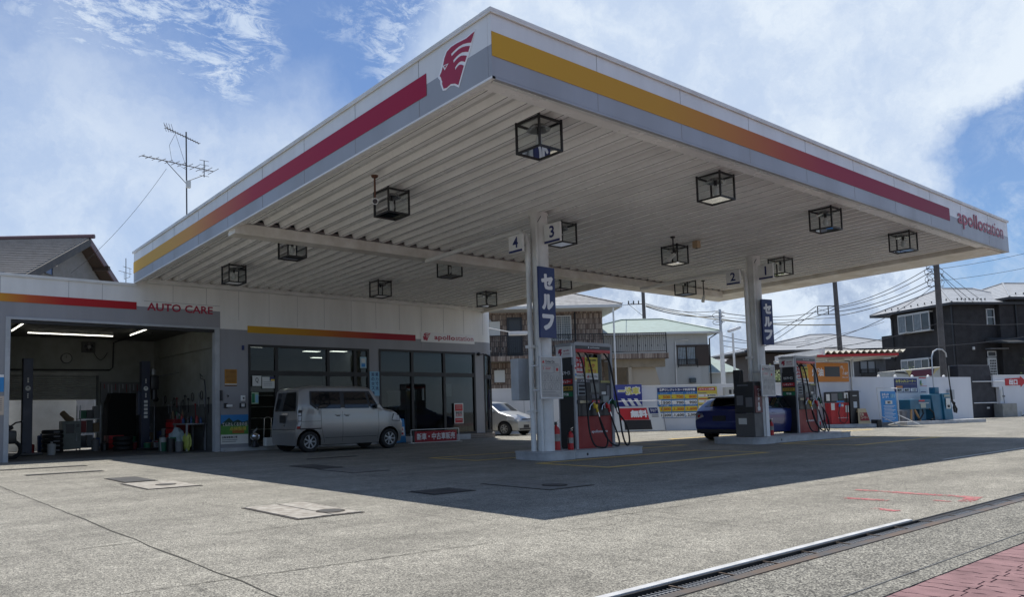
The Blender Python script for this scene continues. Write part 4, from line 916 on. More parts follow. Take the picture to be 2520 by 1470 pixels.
for k in range(3):
    b = MB(); z = k * .15; b.lathe([(.18, z + .02), (.27, z + .006), (.30, z + .04), (.30, z + .11), (.27, z + .145), (.18, z + .13), (.18, z + .02)], RUB, (7.0, 24.9, .004), 22); b.build('tyre', label='black tyre, %s of the low stack right of the red tool cabinet' % ('lowest', 'middle one', 'topmost')[k], category='tyre', group='low stack of tyres in the garage')
for k, (x, y, h) in enumerate(((4.75, 23.9, .3), (6.3, 25.4, .34), (5.0, 26.7, .5), (4.5, 25.6, .26), (6.55, 25.3, .22))):
    b = MB(); b.lathe([(.001, .006), (.11, .006), (.12, h), (.10, h + .02), (.03, h + .03), (.03, h + .08), (.001, h + .08)], cols[(4, 3, 1, 2, 0)[k]], (x, y, 0), 14); b.build('drum', label='%s small drum on the garage floor left of the right lift post' % CN[(4, 3, 1, 2, 0)[k]], category='drum', group='small drums in the garage')
b = MB(); b.box(6.85, 8.4, 26.95, 27.05, 1.55, 2.25, cols[3])
for k in range(12): a = 6.95 + k * .12; b.tube([(a, 26.93, 2.18), (a + .01, 26.93, 2.18 - .15 - .3 * ((k * 7) % 5) / 5)], .014, STEEL if k % 3 else cols[2], 5)
b.build('tool_board', label='grey board of hanging tools on the rear garage wall behind the right lift post', category='tool board')
# interior of the shop: desk, counter, shelves, towel
b = MB(); b.box(15.2, 17.6, 24.4, 25.0, .12, 1.1, IND, bev=.01); b.build('counter', label='long dark counter inside the shop behind the right windows', category='counter')
b = MB(); b.box(10.9, 12.6, 25.2, 25.7, .12, 2.2, IND, bev=.01)
for z in (.5, .9, 1.3, 1.7): b.box(10.95, 12.55, 25.18, 25.2, z, z + .03, TRIM)
b.build('display_shelf', label='tall display shelf inside the shop behind the silver van', category='shelf')
for k, x in enumerate((15.5, 15.9, 16.6, 17.2)): b = MB(); h = rnd.uniform(.2, .45); b.box(x, x + .2, 24.5, 24.7, 1.1, 1.1 + h, rnd.choice([PAPER, cols[4], cols[3], cols[1]]), bev=.01); b.build('counter_box', label='small item standing on the shop counter, %s from the left' % ('first', 'second', 'third', 'fourth')[k], category='box', group='items on the shop counter')
b = MB(); b.box(17.15, 17.55, 21.4, 21.43, 1.55, 2.0, PAPER, bev=.01); b.tube([(16.7, 21.42, 2.0), (17.9, 21.42, 2.02)], .01, STEEL, 6); b.build('towel_rail', label='white towel hung on a rail inside the right shop window', category='towel')
b = MB(); b.box(14.95, 15.15, 23, 23.4, .12, 1.6, IND, bev=.02); b.build('drink_machine', label='dark upright machine inside the shop behind the right windows', category='machine')
for k, x in enumerate((10.5, 15.0, 16.3)):
    b = MB(); b.box(x, x + rnd.uniform(.5, .8), 26.55, 26.58, 1.5, 2.1, rnd.choice([PAPER, cols[4]])); b.build('wall_notice', label='pale notice on the rear wall inside the shop', category='notice', group='notices inside the shop')
b = MB(); b.box(14.2, 18.2, 21.2, 21.22, 2.42, 3.0, mat('roller_blind', (.30, .31, .31), .8)); b.build('roller_blind', label='grey blinds behind the upper panes of the right shop window', category='blind')

# ---- posters, fittings and things along the facade
def poster(name, cx, cz, w, h, m, label, cat='poster', y=YF - .006, lines=(), texts=(), blocks=()):
    t = thing(name, label, cat, (cx, y, cz - h / 2)); b = MB(); b.box(cx - w / 2, cx + w / 2, y - .008, y, cz - h / 2, cz + h / 2, m); b.build('sheet', t)
    b = MB()
    for k, (x0, x1, z0, z1, mm) in enumerate(blocks): b.box(cx + x0 * w, cx + x1 * w, y - .0091 - .0003 * k, y - .0085, cz + z0 * h, cz + z1 * h, mm)
    for (x0, x1, z, mm) in lines: b.box(cx + x0 * w, cx + x1 * w, y - .012, y - .0107, cz + z * h - .006, cz + z * h + .006, mm)
    for (s, x, z, hh, ww, mm) in texts: b.text(s, FY(cx + x * w, y - .0135, cz + z * h), mm, hh * h, ww * w if ww else None, bold=.01)
    if b.v: b.build('print', t)
    return t
AMB = mat('amber_print', (.42, .20, .03), .6, dirt=.4, dscale=9); DBR = mat('brown_print', (.12, .05, .02), .6)
poster('price_poster', 8.875, 2.115, .37, .49, AMB, 'amber notice of dark text lines left of the shop entrance', blocks=((-.5, .5, -.42, -.36, PAPER), (-.5, .5, -.5, -.43, DBR)), lines=[(-.4, .4, .42 - k * .075, DBR) for k in range(10)])
GRNP = mat('green_print', (.10, .28, .06), .6, dirt=.3, dscale=6); HILL = mat('hill_print', (.02, .06, .04), .6)
t = poster('landscape_poster', 8.985, .625, .84, .84, PAPER, 'large poster of green hills and a blue sky beside the garage opening', blocks=((-.5, .5, .18, .5, mat('sky_print', (.03, .20, .48), .6)), (-.5, .5, -.18, .178, GRNP), (-.08, .35, -.14, .02, mat('orange_print', (.35, .13, .03), .6))), texts=(('てんけんくるまの日', 0, .17, .13, .9, PAPER), ('点検整備', .12, .02, .13, .6, mat('yellow_print', (.6, .5, .08), .6)), ('自動車整備工場', -.18, -.27, .07, .55, INK)), lines=((-.45, .1, -.36, INK), (-.45, .05, -.42, INK)))
b = MB(); b.prism([(-.5, 0), (-.2, .22), (-.05, .08), (.12, .15), (.3, .06), (.5, .12), (.5, -.05), (-.5, -.05)], lambda a, c, tt: (8.985 + a * .83, YF - .006 - tt, .625 + (c + .18) * .84), .0108, .0118, HILL); b.build('hills', t)
poster('letter_notice', 9.68, 2.03, .28, .30, PAPER, 'white notice with a large black letter Q on the shop door', texts=(('Q', 0, .05, .55, .36, INK),), y=YF - .022)
poster('door_flyer', 9.62, 1.52, .22, .34, mat('pale_green_paper', (.36, .50, .34), .6), 'green and white flyer low on the shop door glass', y=YF - .022, blocks=((-.45, -.05, -.4, .4, GRN), (.05, .45, -.4, .3, LBLU)))
poster('door_notices', 10.05, 1.98, .40, .34, PAPER, 'white notices with a blue and yellow corner on the shop door', y=YF - .022, blocks=((.1, .5, .15, .5, NAVYL), (.2, .5, .15, .3, YEL)), lines=((-.4, .3, .05, INKG), (-.4, .3, -.1, INKG), (-.4, .3, -.25, INKG)))
poster('window_notice', 13.42, 2.66, .24, .36, mat('ice_blue', (.36, .52, .60), .6), 'pale blue notice high at the right end of the left shop window', y=YF - .022, blocks=((-.3, .3, .0, .35, PAPER), (-.3, .3, -.4, -.1, BLU)))
poster('vertical_banner', 13.87, 1.97, .39, .80, LBLU, 'pale blue vertical banner on the wall between the two shop windows', texts=tuple((c, -.2 + .4 * (k % 2), .38 - .19 * (k // 2), .14, .3, NAVYL) for k, c in enumerate('窓思の力交でス洗換')))
poster('sale_poster', 17.42, .93, .42, .72, PAPER, 'red and white sale poster leaning inside the right shop window', y=YF - .03, blocks=((-.42, .42, .12, .44, REDS), (-.42, .42, -.46, -.24, REDS)), texts=(('車検予約', 0, .03, .12, .7, INK), ('8,800', 0, -.10, .16, .7, REDS)), lines=((-.3, .3, .35, PAPER), (-.3, .3, .25, PAPER), (-.3, .3, -.32, PAPER)))
poster('blue_notice', 2.92, 1.92, .30, .42, BLU, 'blue notice cut by the left edge of the photo on the garage wall', blocks=((-.5, .5, .35, .5, WHT),))
poster('cream_notice', 2.93, 1.38, .30, .46, mat('cream_paper', (.55, .45, .36), .6), 'cream notice with rounded frame under the blue one left of the garage', lines=[(-.35, .35, .35 - k * .1, INKG) for k in range(7)])
b = MB(); b.box(9.22, 9.28, YF - .05, YF, 2.93, 3.07, NAVY, bev=.006); b.build('door_sensor', label='tiny navy sensor box at the top left of the shop window', category='sensor')
b = MB(); b.box(9.18, 9.30, YF - .07, YF, 1.44, 1.60, WHT, bev=.01); b.cyl((9.24, YF - .085, 1.52), .025, .02, BLK2, 10, 'Y'); b.build('wall_phone', label='white box with a dark button left of the shop door', category='intercom')
b = MB(); b.box(9.14, 9.32, YF - .05, YF, 1.24, 1.38, BLK2, bev=.006); b.box(9.18, 9.28, YF - .056, YF - .05, 1.27, 1.36, WHT); b.build('card_reader', label='black framed switch box under the white one left of the shop door', category='switch box')
b = MB(); b.box(8.66, 8.76, YF - .06, YF, 1.24, 1.38, BLK2, bev=.01); b.box(8.72, 8.90, YF - .08, YF - .001, 1.27, 1.34, WHT, bev=.01); b.build('tap_box', label='small black and white fitting on the wall above the landscape poster', category='tap')
b = MB(); b.prism([(8.76, 1.62), (8.82, 1.60), (8.79, 1.54)], lambda a, c, t: (a, YF - t, c), 0, .02, BLK2); b.build('wall_hook', label='tiny dark hook on the grey wall left of the shop door', category='hook')
b = MB(); b.box(8.54, 8.60, YF - .08, YF - .001, 1.45, 1.75, BLK2, bev=.01); b.build('jamb_switch', label='black switch box on the right jamb of the garage', category='switch box')
# silver kettle shaped vacuum and trolley
t = thing('ball_ashtray', 'shiny steel ball on a dark frame standing by the shop step', 'ashtray', (9.42, 20.45, .1))
b = MB(); b.ball((9.42, 20.45, .40), .145, CHR, (1, 1, .85)); b.lathe([(.13, .38), (.15, .40), (.13, .42)], CHR, (9.42, 20.45, 0), 20); b.build('bowl', t)
b = MB(); b.tube([(9.24, 20.4, .10), (9.24, 20.4, .42), (9.32, 20.45, .56), (9.46, 20.47, .60)], .014, BLK2, 8); b.lathe([(.11, .10), (.12, .12), (.06, .28)], BLK2, (9.42, 20.45, 0), 16); b.tube([(9.36, 20.45, .52), (9.48, 20.45, .62)], .03, STEEL, 8); b.build('frame', t)
t = thing('hand_truck', 'small chrome hand truck with two uprights before the shop door', 'hand truck', (9.82, 20.45, .1))
b = MB()
for sx in (-.11, .11): b.tube([(9.82 + sx, 20.5, .12), (9.82 + sx, 20.45, .92)], .010, CHR, 8)
b.tube([(9.71, 20.45, .90), (9.77, 20.45, .96), (9.87, 20.45, .96), (9.93, 20.45, .90)], .010, CHR, 8); b.build('frame', t)
b = MB(); b.box(9.68, 9.96, 20.2, 20.5, .10, .12, STEEL); b.box(9.66, 9.98, 20.25, 20.45, .12, .36, PAPER, bev=.03); b.build('platform', t)
b = MB(); b.box(10.28, 10.62, 20.55, 20.68, .85, 1.22, RED, bev=.02); b.tube([(10.45, 20.65, .10), (10.45, 20.65, .85)], .02, STEEL, 8); b.build('red_box', label='red box on a stand before the shop door, left of the silver van', category='box')
# banner frame: 新車・中古車販売
t = thing('banner_stand', 'white framed red banner advertising car sales before the right shop window', 'banner', (15.35, 19.6, 0))
Yq = 19.6
b = MB()
for x in (14.36, 16.34): b.tube([(x, Yq, .02), (x, Yq, .44)], .014, WHT, 8); b.tube([(x, Yq - .16, .012), (x, Yq + .16, .012)], .012, WHT, 8)
b.tube([(14.36, Yq, .44), (16.34, Yq, .44)], .012, WHT, 8); b.tube([(14.36, Yq, .022), (16.34, Yq, .022)], .012, WHT, 8); b.build('frame', t)
b = MB(); b.box(14.50, 16.24, Yq - .012, Yq - .002, .04, .385, mat('banner_red', (.36, .02, .03), .6, dirt=.3), bev=.003); b.box(14.42, 14.49, Yq - .01, Yq - .002, .04, .385, BLK2); b.build('cloth', t)
b = MB(); b.text('新車・中古車販売', FY(15.37, Yq - .016, .213), LTR, .22, 1.58, bold=.012); b.build('lettering', t)
t = thing('a_board', 'blue and white advertising board half hidden by the front of the silver van', 'sign board', (14.3, 20.1, 0))
b = MB(); M = Matrix.Translation((14.3, 20.1, 0)) @ Matrix.Rotation(R(-8), 4, 'X') @ Matrix.Diagonal((.72, 1, .72, 1)); b.box(-.32, .32, -.015, .015, .04, 1.12, BLU, bev=.02, M=M); b.box(-.26, .26, -.02, -.0155, .35, .75, WHT, M=M); b.build('face', t)
b = MB(); b.text('車', M @ frame((.05, -.024, .95), (1, 0, 0), (0, 0, 1)), LTR, .2, bold=.02); b.text('無料', M @ frame((.0, -.024, .63), (1, 0, 0), (0, 0, 1)), REDS, .13, .42, bold=.02); b.box(-.2, .2, -.024, -.0205, .40, .50, REDS, M=M); b.build('print', t)
b = MB(); b.tube([(14.08, 20.2, .7), (14.08, 20.45, .02)], .014, WHT, 8); b.tube([(14.52, 20.2, .7), (14.52, 20.45, .02)], .014, WHT, 8); b.build('leg', t)

# ================================================================== PUMP ISLANDS
def island(x0, xm, x1, y0, y1, label):
    t = thing('pump_island', label, 'pump island', ((x0 + x1) / 2, (y0 + y1) / 2, 0), group='raised pump islands')
    def rr(a, c, e, f, r, n=6):
        pts = []
        for (cx, cy, s) in ((c - r, e + r, -90), (c - r, f - r, 0), (a + r, f - r, 90), (a + r, e + r, 180)):
            for k in range(n + 1): q = R(s + 90 * k / n); pts.append((cx + r * math.cos(q), cy + r * math.sin(q)))
        return pts
    fz = lambda a, c, z: (a, c, z)
    b = MB(); b.prism(rr(xm - .05, x1, y0 + .10, y1 - .02, .08), fz, 0, .135, CONC); b.prism(rr(xm - .05, x1 + .015, y0 + .085, y1 - .005, .09), fz, .135, .155, CONC); b.build('base', t)
    b = MB(); b.prism(rr(x0, xm, y0, y1 + .06, .22), fz, 0, .14, CONC); b.prism(rr(x0 - .015, xm + .015, y0 - .015, y1 + .075, .23), fz, .14, .165, CONC); b.build('rounded_end', t)
    b = MB(); b.cyl((xm + .35, y0 + .098, .07), .03, .012, BLK2, 10, 'Y'); b.build('drain_plug', t)
island(10.85, 11.75, 13.95, 10.32, 11.30, 'pale raised island under the near pillar'); island(18.3, 19.3, 23.7, 10.20, 11.45, 'pale raised island under the far pillar with the dark change machine')

def make_pump(x, y, label):
    t = thing('fuel_pump', label, 'fuel pump', (x, y, .156), group='red and black fuel pumps on the islands'); M = Matrix.Translation((x, y, 0)); w, d, z0, z1 = 1.26, .46, .157, 2.42
    GRF = mat('pump_grey', (.36, .37, .38), .45, dirt=.25)
    # portal frame
    b = MB(); r = .10; n = 6
    outer = [(0, z0), (0, z1 - r)] + [(r - r * math.cos(R(90 * k / n)), z1 - r + r * math.sin(R(90 * k / n))) for k in range(n + 1)] + [(w - r + r * math.sin(R(90 * k / n)), z1 - r + r * math.cos(R(90 * k / n))) for k in range(n + 1)] + [(w, z1 - r), (w, z0), (w - .07, z0), (w - .07, z1 - .08), (.07, z1 - .08), (.07, z0)]
    for (a, c) in ((0, .06), (d - .06, d)): b.prism(outer, lambda p, q, s: (x + p, y + s, q), a, c, GRF)
    b.box(x + .07, x + w - .07, y + .061, y + d - .061, z1 - .09, z1 - .01, GRF); b.build('portal_frame', t, bevel=.006)
    b = MB(); b.box(x + .005, x + .06, y + .061, y + d - .061, z0, z1 - .12, BLK2); b.box(x - .008, x + .004, y + .04, y + d - .04, z0 + .02, 1.93, BLK2, bev=.004); b.build('end_panel', t)
    b = MB(); b.box(x - .05, x + .005, y + .02, y + d - .005, 2.09, 2.33, WHT, bev=.01); b.box(x - .06, x + .03, y + .01, y + d + .01, 2.33, 2.385, GRF, bev=.008); sg = b.build('logo_panel', t)
    b = MB(); b.prism([(-.5, -.2), (-.45, .15), (-.25, .4), (.5, .45), (.3, 0), (.5, 0), (.2, -.45), (-.1, -.45), (0, -.1)], lambda p, q, s: (x - .051 - s, y + .33 - p * .11, 2.21 + q * .16), 0, .003, REDL)
    b.text('apollo', FX(x - .052, y + .15, 2.235), REDL, .05, .17, bold=.02); b.text('STATION', FX(x - .052, y + .15, 2.17), REDL, .035, .17); b.build('print', sg)
    for (a, c, mm, tx, tc) in ((1.70, 1.83, BLK2, 'セルフサービス', LTR), (1.53, 1.63, REDS, 'レギュラー', LTR), (1.39, 1.48, mat('octane_yellow', (.50, .33, .04), .5), 'ハイオク', INK), (1.26, 1.36, GRN, '軽油', LTR)):
        b = MB(); b.box(x - .016, x - .008, y + .05, y + d - .05, a, c, mm); b.text(tx, FX(x - .018, y + d / 2, (a + c) / 2), tc, (c - a) * .62, .27 if len(tx) > 2 else .14, bold=.02); b.build('grade_label', t)
    b = MB(); b.box(x + .07, x + w - .07, y - .006, y + d + .006, 2.27, 2.345, BLK2); b.text('apollostation', FY(x + w / 2 + .05, y - .010, 2.308), LTR, .042, .30, bold=.015); b.ball((x + w / 2 - .15, y - .008, 2.31), .02, LTR, (1, .3, 1)); b.box(x + .07, x + w - .07, y - .01, y + d + .01, 2.20, 2.268, RED, bev=.008); b.build('header', t)
    # lower red cabinet
    b = MB(); b.box(x + .07, x + w - .07, y + .04, y + d - .04, z0, 1.12, RED, bev=.006); b.box(x + .062, x + w - .062, y + .03, y + .04, z0 + .0, .90, mat('pump_red_panel', (.32, .03, .025), .5, dirt=.35)); b.text('apollostation', FY(x + .78, y + .026, .50), LTR, .075, .52, bold=.02)
    b.build('cabinet', t)
    # nozzle boots
    b = MB(); b.box(x + .09, x + w - .09, y - .004, y + .039, .84, 1.12, BLK2, bev=.01); b.box(x + .06, x + w - .06, y - .03, y + d + .02, 1.10, 1.19, BLK2, bev=.01)
    b.box(x + .12, x + .37, y - .035, y - .031, 1.115, 1.175, mat('label_cream', (.55, .48, .30), .6)); b.box(x + .50, x + .74, y - .035, y - .031, 1.115, 1.175, REDS); b.box(x + .90, x + 1.14, y - .035, y - .031, 1.115, 1.175, GRN); b.text('レギュラー', FY(x + .62, y - .037, 1.145), LTR, .035, .18, bold=.02)
    b.build('nozzle_boot', t)
    # display block
    b = MB(); b.box(x + .07, x + w - .07, y + .02, y + d - .02, 1.191, 1.60, BLK2, bev=.006)
    b.box(x + .11, x + .37, y + .010, y + .019, 1.28, 1.54, mat('keypad', (.26, .29, .30), .5))
    for k in range(3): b.box(x + .14, x + .33, y + .005, y + .009, 1.30 + k * .08, 1.35 + k * .08, INK)
    b.box(x + .52, x + .80, y + .010, y + .019, 1.35, 1.54, mat('screen_grey', (.07, .08, .085), .15)); b.box(x + .56, x + .78, y + .012, y + .019, 1.22, 1.30, INKG)
    b.box(x + .88, x + 1.02, y + .012, y + .019, 1.30, 1.36, PAPER); b.box(x + 1.05, x + 1.15, y + .012, y + .019, 1.24, 1.50, INKG); b.box(x + .07, x + .50, y + .008, y + .019, 1.56, 1.63, INKG); b.box(x + .86, x + 1.18, y + .01, y + .019, 1.555, 1.60, mat('olive_label', (.35, .33, .12), .6))
    b.box(x + .86, x + 1.06, y - .04, y + .018, 1.13, 1.27, mat('terminal', (.25, .27, .26), .5), bev=.008); b.box(x + .88, x + .98, y - .045, y - .041, 1.0, 1.10, PAPER)
    b.text('ノズル', FY(x + .30, y + .006, 1.595), LTR, .045, .2, bold=.02); b.build('display', t)
    b = MB(); b.box(x + .72, x + w - .075, y + .24, y + .246, 1.61, 2.19, glass('tinted_panel', (.35, .37, .38), .7)); b.build('rear_pane', t)
    b = MB(); b.box(x + .09, x + .37, y + .030, y + .036, 1.66, 2.10, REDS); b.box(x + .09, x + .37, y + .026, y + .030, 1.64, 1.76, PAPER); b.text('Drive Pay', FY(x + .23, y + .024, 1.70), INK, .05, .25, bold=.02)
    for k, s in enumerate(('トク', 'する', '給油')): b.text(s, FY(x + .21, y + .028, 2.03 - k * .10), LTR, .075, .17, bold=.02)
    b.build('red_poster', t)
    b = MB(); b.box(x + .40, x + .80, y + .030, y + .036, 1.66, 2.10, mat('poster_yellow', (.62, .50, .05), .55)); b.box(x + .40, x + .80, y + .026, y + .030, 1.62, 1.76, PAPER); b.text('Drive On', FY(x + .62, y + .024, 1.69), INK, .05, .30, bold=.02); b.prism([(x + .43, 1.66), (x + .47, 1.72), (x + .50, 1.66)], lambda p, q, s: (p, y + .024 - s, q), 0, .001, REDS)
    for k, (s, mm, hh, ww) in enumerate((('給油もお得な', INK, .05, .33), ('トク', REDS, .09, .2), ('アプリ', REDS, .09, .25))): b.text(s, FY(x + .60, y + .028, 2.04 - k * .12), mm, hh, ww, bold=.02)
    b.build('yellow_poster', t)
    b = MB(); b.box(x + .005, x + .065, y - .012, y - .001, 1.58, 1.92, PAPER); b.ball((x + .035, y - .014, 1.86), .025, REDS, (1, .2, 1)); b.ball((x + .035, y - .014, 1.72), .025, BLU, (1, .2, 1)); b.ball((x + .035, y - .014, 1.63), .02, YEL, (1, .2, 1)); b.build('sticker', t)
    # hoses and nozzles
    hs = [(.12, .50, .62, YEL), (.42, .90, .0, REDS), (.98, 1.04, 0, mat('nozzle_green', (.01, .08, .04), .5))]
    for k, (xt, xn, _, nm) in enumerate(hs):
        yo = y - .05
        o = MB()
        top = (x + xt + .02, y + .05, 2.20); tip = (x + xn + .12, yo - .06, .82)
        xb = x + xt + .08
        zl = (.02, .05, .06)[k] + .0
        if k == 0: pts = [(x + .19, y + .05, 2.20), (x + .23, yo + .02, 2.0), (x + .27, yo - .02, 1.5), (x + .28, yo - .04, .9), (x + .28, yo - .08, .5), (x + .33, yo - .15, .24), (x + .45, yo - .22, .18), (x + .62, yo - .22, .19), (x + .76, yo - .15, .32), (x + .76, yo - .09, .48), tip]
        elif k == 1: pts = [(x + .42, y + .05, 2.20), (x + .47, yo + .02, 2.0), (x + .56, yo - .02, 1.45), (x + .64, yo - .04, .85), (x + .74, yo - .08, .48), (x + .85, yo - .15, .27), (x + 1.0, yo - .20, .19), (x + 1.12, yo - .17, .24), (x + 1.16, yo - .10, .42), (x + 1.10, yo - .07, .62), tip]
        else: pts = [(x + 1.04, y + .05, 2.2), (x + 1.10, yo, 2.0), (x + 1.20, yo - .02, 1.5), (x + 1.31, yo - .04, .95), (x + 1.36, yo - .06, .5), (x + 1.42, yo - .08, .26), (x + 1.50, yo - .09, .18), (x + 1.58, yo - .08, .26), (x + 1.56, yo - .07, .52), (x + 1.42, yo - .06, .75), (x + 1.24, yo - .06, .90)]
        # smooth the path
        P_ = [Vector(p) for p in pts]; sm = []
        for i in range(len(P_) - 1):
            p0, p1, p2, p3 = P_[max(i - 1, 0)], P_[i], P_[i + 1], P_[min(i + 2, len(P_) - 1)]
            for j in range(5):
                q = j / 5; sm.append(.5 * ((2 * p1) + (p2 - p0) * q + (2 * p0 - 5 * p1 + 4 * p2 - p3) * q * q + (3 * p1 - p0 - 3 * p2 + p3) * q ** 3))
        sm.append(P_[-1]); o.tube(sm, .019, RUB, 8); ho = o.build('hose', t)
        o = MB(); nx = x + xn + (.0 if k < 2 else .12); e = P_[-1]
        o.tube([e, e + Vector((-.03, .01, .10))], [.018, .022], CHR, 10); a0 = e + Vector((-.03, .01, .10))
        o.tube([a0, a0 + Vector((-.03, .02, .12)), a0 + Vector((-.10, .03, .20))], [.028, .032, .022], nm, 10); o.tube([a0 + Vector((-.10, .03, .20)), a0 + Vector((-.17, .05, .14)), a0 + Vector((-.19, .06, .05))], .011, CHR, 8)
        o.box(a0.x - .10, a0.x - .02, a0.y - .03, a0.y + .03, a0.z + .08, a0.z + .17, nm, bev=.012); o.tube([a0 + Vector((-.02, -.01, .02)), a0 + Vector((-.09, -.01, .06)), a0 + Vector((-.09, -.01, .14))], .006, BLK2, 6)
        o.build('nozzle', ho)
    return t
pump1 = make_pump(12.185, 10.78, 'nearest red and black fuel pump beside the near pillar')
pump2 = copy_thing(pump1, (22.0, 11.0, .156), 0, 'farther red and black fuel pump by the blue car')

# framed instruction boards clamped to the pillars
def board(x0, x1, y, z0, z1, label, px):
    t = thing('instruction_board', label, 'sign', ((x0 + x1) / 2, y, z0), group='instruction boards on the pillars')
    b = MB(); f = .025
    b.box(x0, x1, y - .02, y + .02, z0, z0 + f, ALU); b.box(x0, x1, y - .02, y + .02, z1 - f, z1, ALU); b.box(x0, x0 + f, y - .02, y + .02, z0 + f, z1 - f, ALU); b.box(x1 - f, x1, y - .02, y + .02, z0 + f, z1 - f, ALU)
    b.build('frame', t, bevel=.004)
    b = MB(); b.box(x0 + f, x1 - f, y - .008, y + .012, z0 + f, z1 - f, mat('board_face', (.50, .48, .44), .35, dirt=.3, dscale=6)); b.build('sheet', t)
    b = MB(); w = x1 - x0; h = z1 - z0; yy = y - .010
    b.prism([(x0 + .07, z1 - .13), (x0 + .105, z1 - .07), (x0 + .14, z1 - .13)], lambda p, q, s: (p, yy - s, q), 0, .001, REDS)
    b.text('Drive On', FY(x0 + w * .47, yy, z1 - .10), INK, .055, w * .40, bold=.02); b.box(x0 + .16, x1 - .08, yy - .001, yy, z1 - .155, z1 - .145, INKG)
    for r_ in range(3):
        for c_ in range(3):
            if r_ == 0 and c_ == 1: continue
            a0 = x0 + w * (.11 + .275 * c_); a1 = a0 + w * (.52 if (r_ == 0 and c_ == 0) else .235); q1 = z1 - h * (.22 + .20 * r_); q0 = q1 - h * .17; e = .005
            b.box(a0, a1, yy - .001, yy, q0, q0 + e, INKG); b.box(a0, a1, yy - .001, yy, q1 - e, q1, INKG); b.box(a0, a0 + e, yy - .001, yy, q0 + e, q1 - e, INKG); b.box(a1 - e, a1, yy - .001, yy, q0 + e, q1 - e, INKG)
            cx, cz = (a0 + a1) / 2, (q0 + q1) / 2
            if r_ == 0 and c_ == 2: b.box(cx - .03, cx + .03, yy - .001, yy, cz - .03, cz + .03, REDS)
            elif r_ == 0: b.text('1', FY(a0 + .04, yy, cz + .02), REDS, .06, bold=.02); b.box(a0 + .09, a1 - .08, yy - .001, yy, cz + .03, cz + .04, REDS); b.box(a0 + .09, a1 - .10, yy - .001, yy, cz, cz + .01, REDS)
            else: b.tube([(cx + .035 * math.cos(q) * rnd.uniform(.6, 1.1), yy, cz + .045 * math.sin(q)) for q in [2 * math.pi * s / 9 for s in range(9)]], .003, INKG, 4, closed=True); b.box(cx - .03, cx + .02, yy - .001, yy, q0 + .012, q0 + .018, INKG)
    for k in range(4): b.box(x0 + .06, x1 - .10 - .03 * k, yy - .001, yy, z0 + .05 + k * .028, z0 + .057 + k * .028, INKG)
    b.build('print', t)
    b = MB()
    for z in (z0 + .17, z1 - .17): b.tube([(x0 + .02, y + .03, z), (px - .30, y + .05, z), (px - .42, y + .4, z + .01)], .018, ALU, 8); b.tube([(x1 - .05, y + .03, z), (px + .19, y + .25, z)], .014, ALU, 6)
    b.build('clamp', t)
board(10.65, 11.28, 10.3, 1.205, 2.035, 'framed instruction board clamped to the near pillar', 11.30)
board(18.87, 19.55, 10.35, 1.22, 2.04, 'framed instruction board clamped to the far pillar above the change machine', 19.62)
b = MB(); b.box(10.84, 11.20, 11.08, 11.30, 1.195, 2.05, mat('box_grey_steel', (.50, .53, .55), .5, dirt=.3), bev=.02)
b.build('switch_cabinet', label='grey steel box mounted behind the near pillar at its left', category='cabinet')
b = MB(); b.box(19.02, 19.2, 11.02, 11.22, 1.55, 1.95, BLK2, bev=.02); b.build('meter_box', label='small dark box mounted at the left of the far pillar', category='box')
# change machine
t = thing('change_machine', 'dark change machine with a maroon front beside the far pillar', 'change machine', (18.87, 10.7, .166))
CMG = mat('machine_grey', (.115, .11, .105), .45, dirt=.3)
b = MB(); b.box(18.66, 19.08, 10.46, 11.0, .17, .78, CMG, bev=.01); b.box(18.66, 19.08, 10.46, 11.0, .79, 1.61, BLK2, bev=.01); b.build('body', t)
b = MB(); b.box(18.645, 18.659, 10.50, 10.68, .95, 1.2, INKG, bev=.004); b.box(18.645, 18.659, 10.75, 10.93, 1.0, 1.25, INKG, bev=.004); b.box(18.645, 18.659, 10.6, 10.9, 1.5, 1.54, INKG); b.box(18.645, 18.659, 10.68, 10.90, .5, .66, PAPER); b.build('slots', t)
b = MB(); b.box(18.70, 19.05, 10.445, 10.459, .80, 1.50, mat('maroon', (.13, .035, .035), .45)); 
for k, ch in enumerate('つり銭'): b.text(ch, FY(18.87, 10.440, 1.38 - k * .11), LTR, .085, bold=.01)
b.prism([(18.84, 1.07), (18.90, 1.07), (18.90, .97), (18.94, .93), (18.93, .85), (18.82, .85), (18.80, .93), (18.84, .97)], lambda p, q, s: (p, 10.444 - s, q), 0, .002, PAPER); b.build('front_panel', t)
b = MB(); b.box(19.12, 19.28, 10.40, 10.43, .17, 1.2, WHT, bev=.005); b.build('white_post', label='narrow white board standing between the change machine and the far pump', category='board')
# fire extinguishers
def extinguisher(x, y, z, h, label):
    t = thing('fire_extinguisher', label, 'fire extinguisher', (x, y, z), group='red fire extinguishers'); k = h / .5
    b = MB(); b.lathe([(.001, z), (.062 * k, z), (.066 * k, z + .02), (.066 * k, z + .33 * k), (.045 * k, z + .38 * k), (.02 * k, z + .40 * k), (.02 * k, z + .42 * k)], RED, (x, y, 0), 18); b.build('cylinder', t)
    b = MB(); b.lathe([(.0675 * k, z + .15 * k), (.0675 * k, z + .27 * k)], mat('old_label', (.34, .33, .30), .6, dirt=.6, dscale=14), (x, y, 0), 18); b.build('label', t)
    b = MB(); b.box(x - .02, x + .02, y - .02, y + .02, z + .42 * k, z + .47 * k, BLK2); b.tube([(x, y, z + .46 * k), (x + .07 * k, y - .02, z + .50 * k)], .008, CHR, 6); b.tube([(x, y, z + .43 * k), (x + .06 * k, y - .01, z + .44 * k)], .007, CHR, 6); b.build('handle', t)
    b = MB(); b.tube([(x - .02, y, z + .44 * k), (x - .08 * k, y - .01, z + .42 * k), (x - .09 * k, y - .01, z + .25 * k), (x - .075 * k, y - .01, z + .12 * k)], .009, RUB, 6); b.build('hose', t)
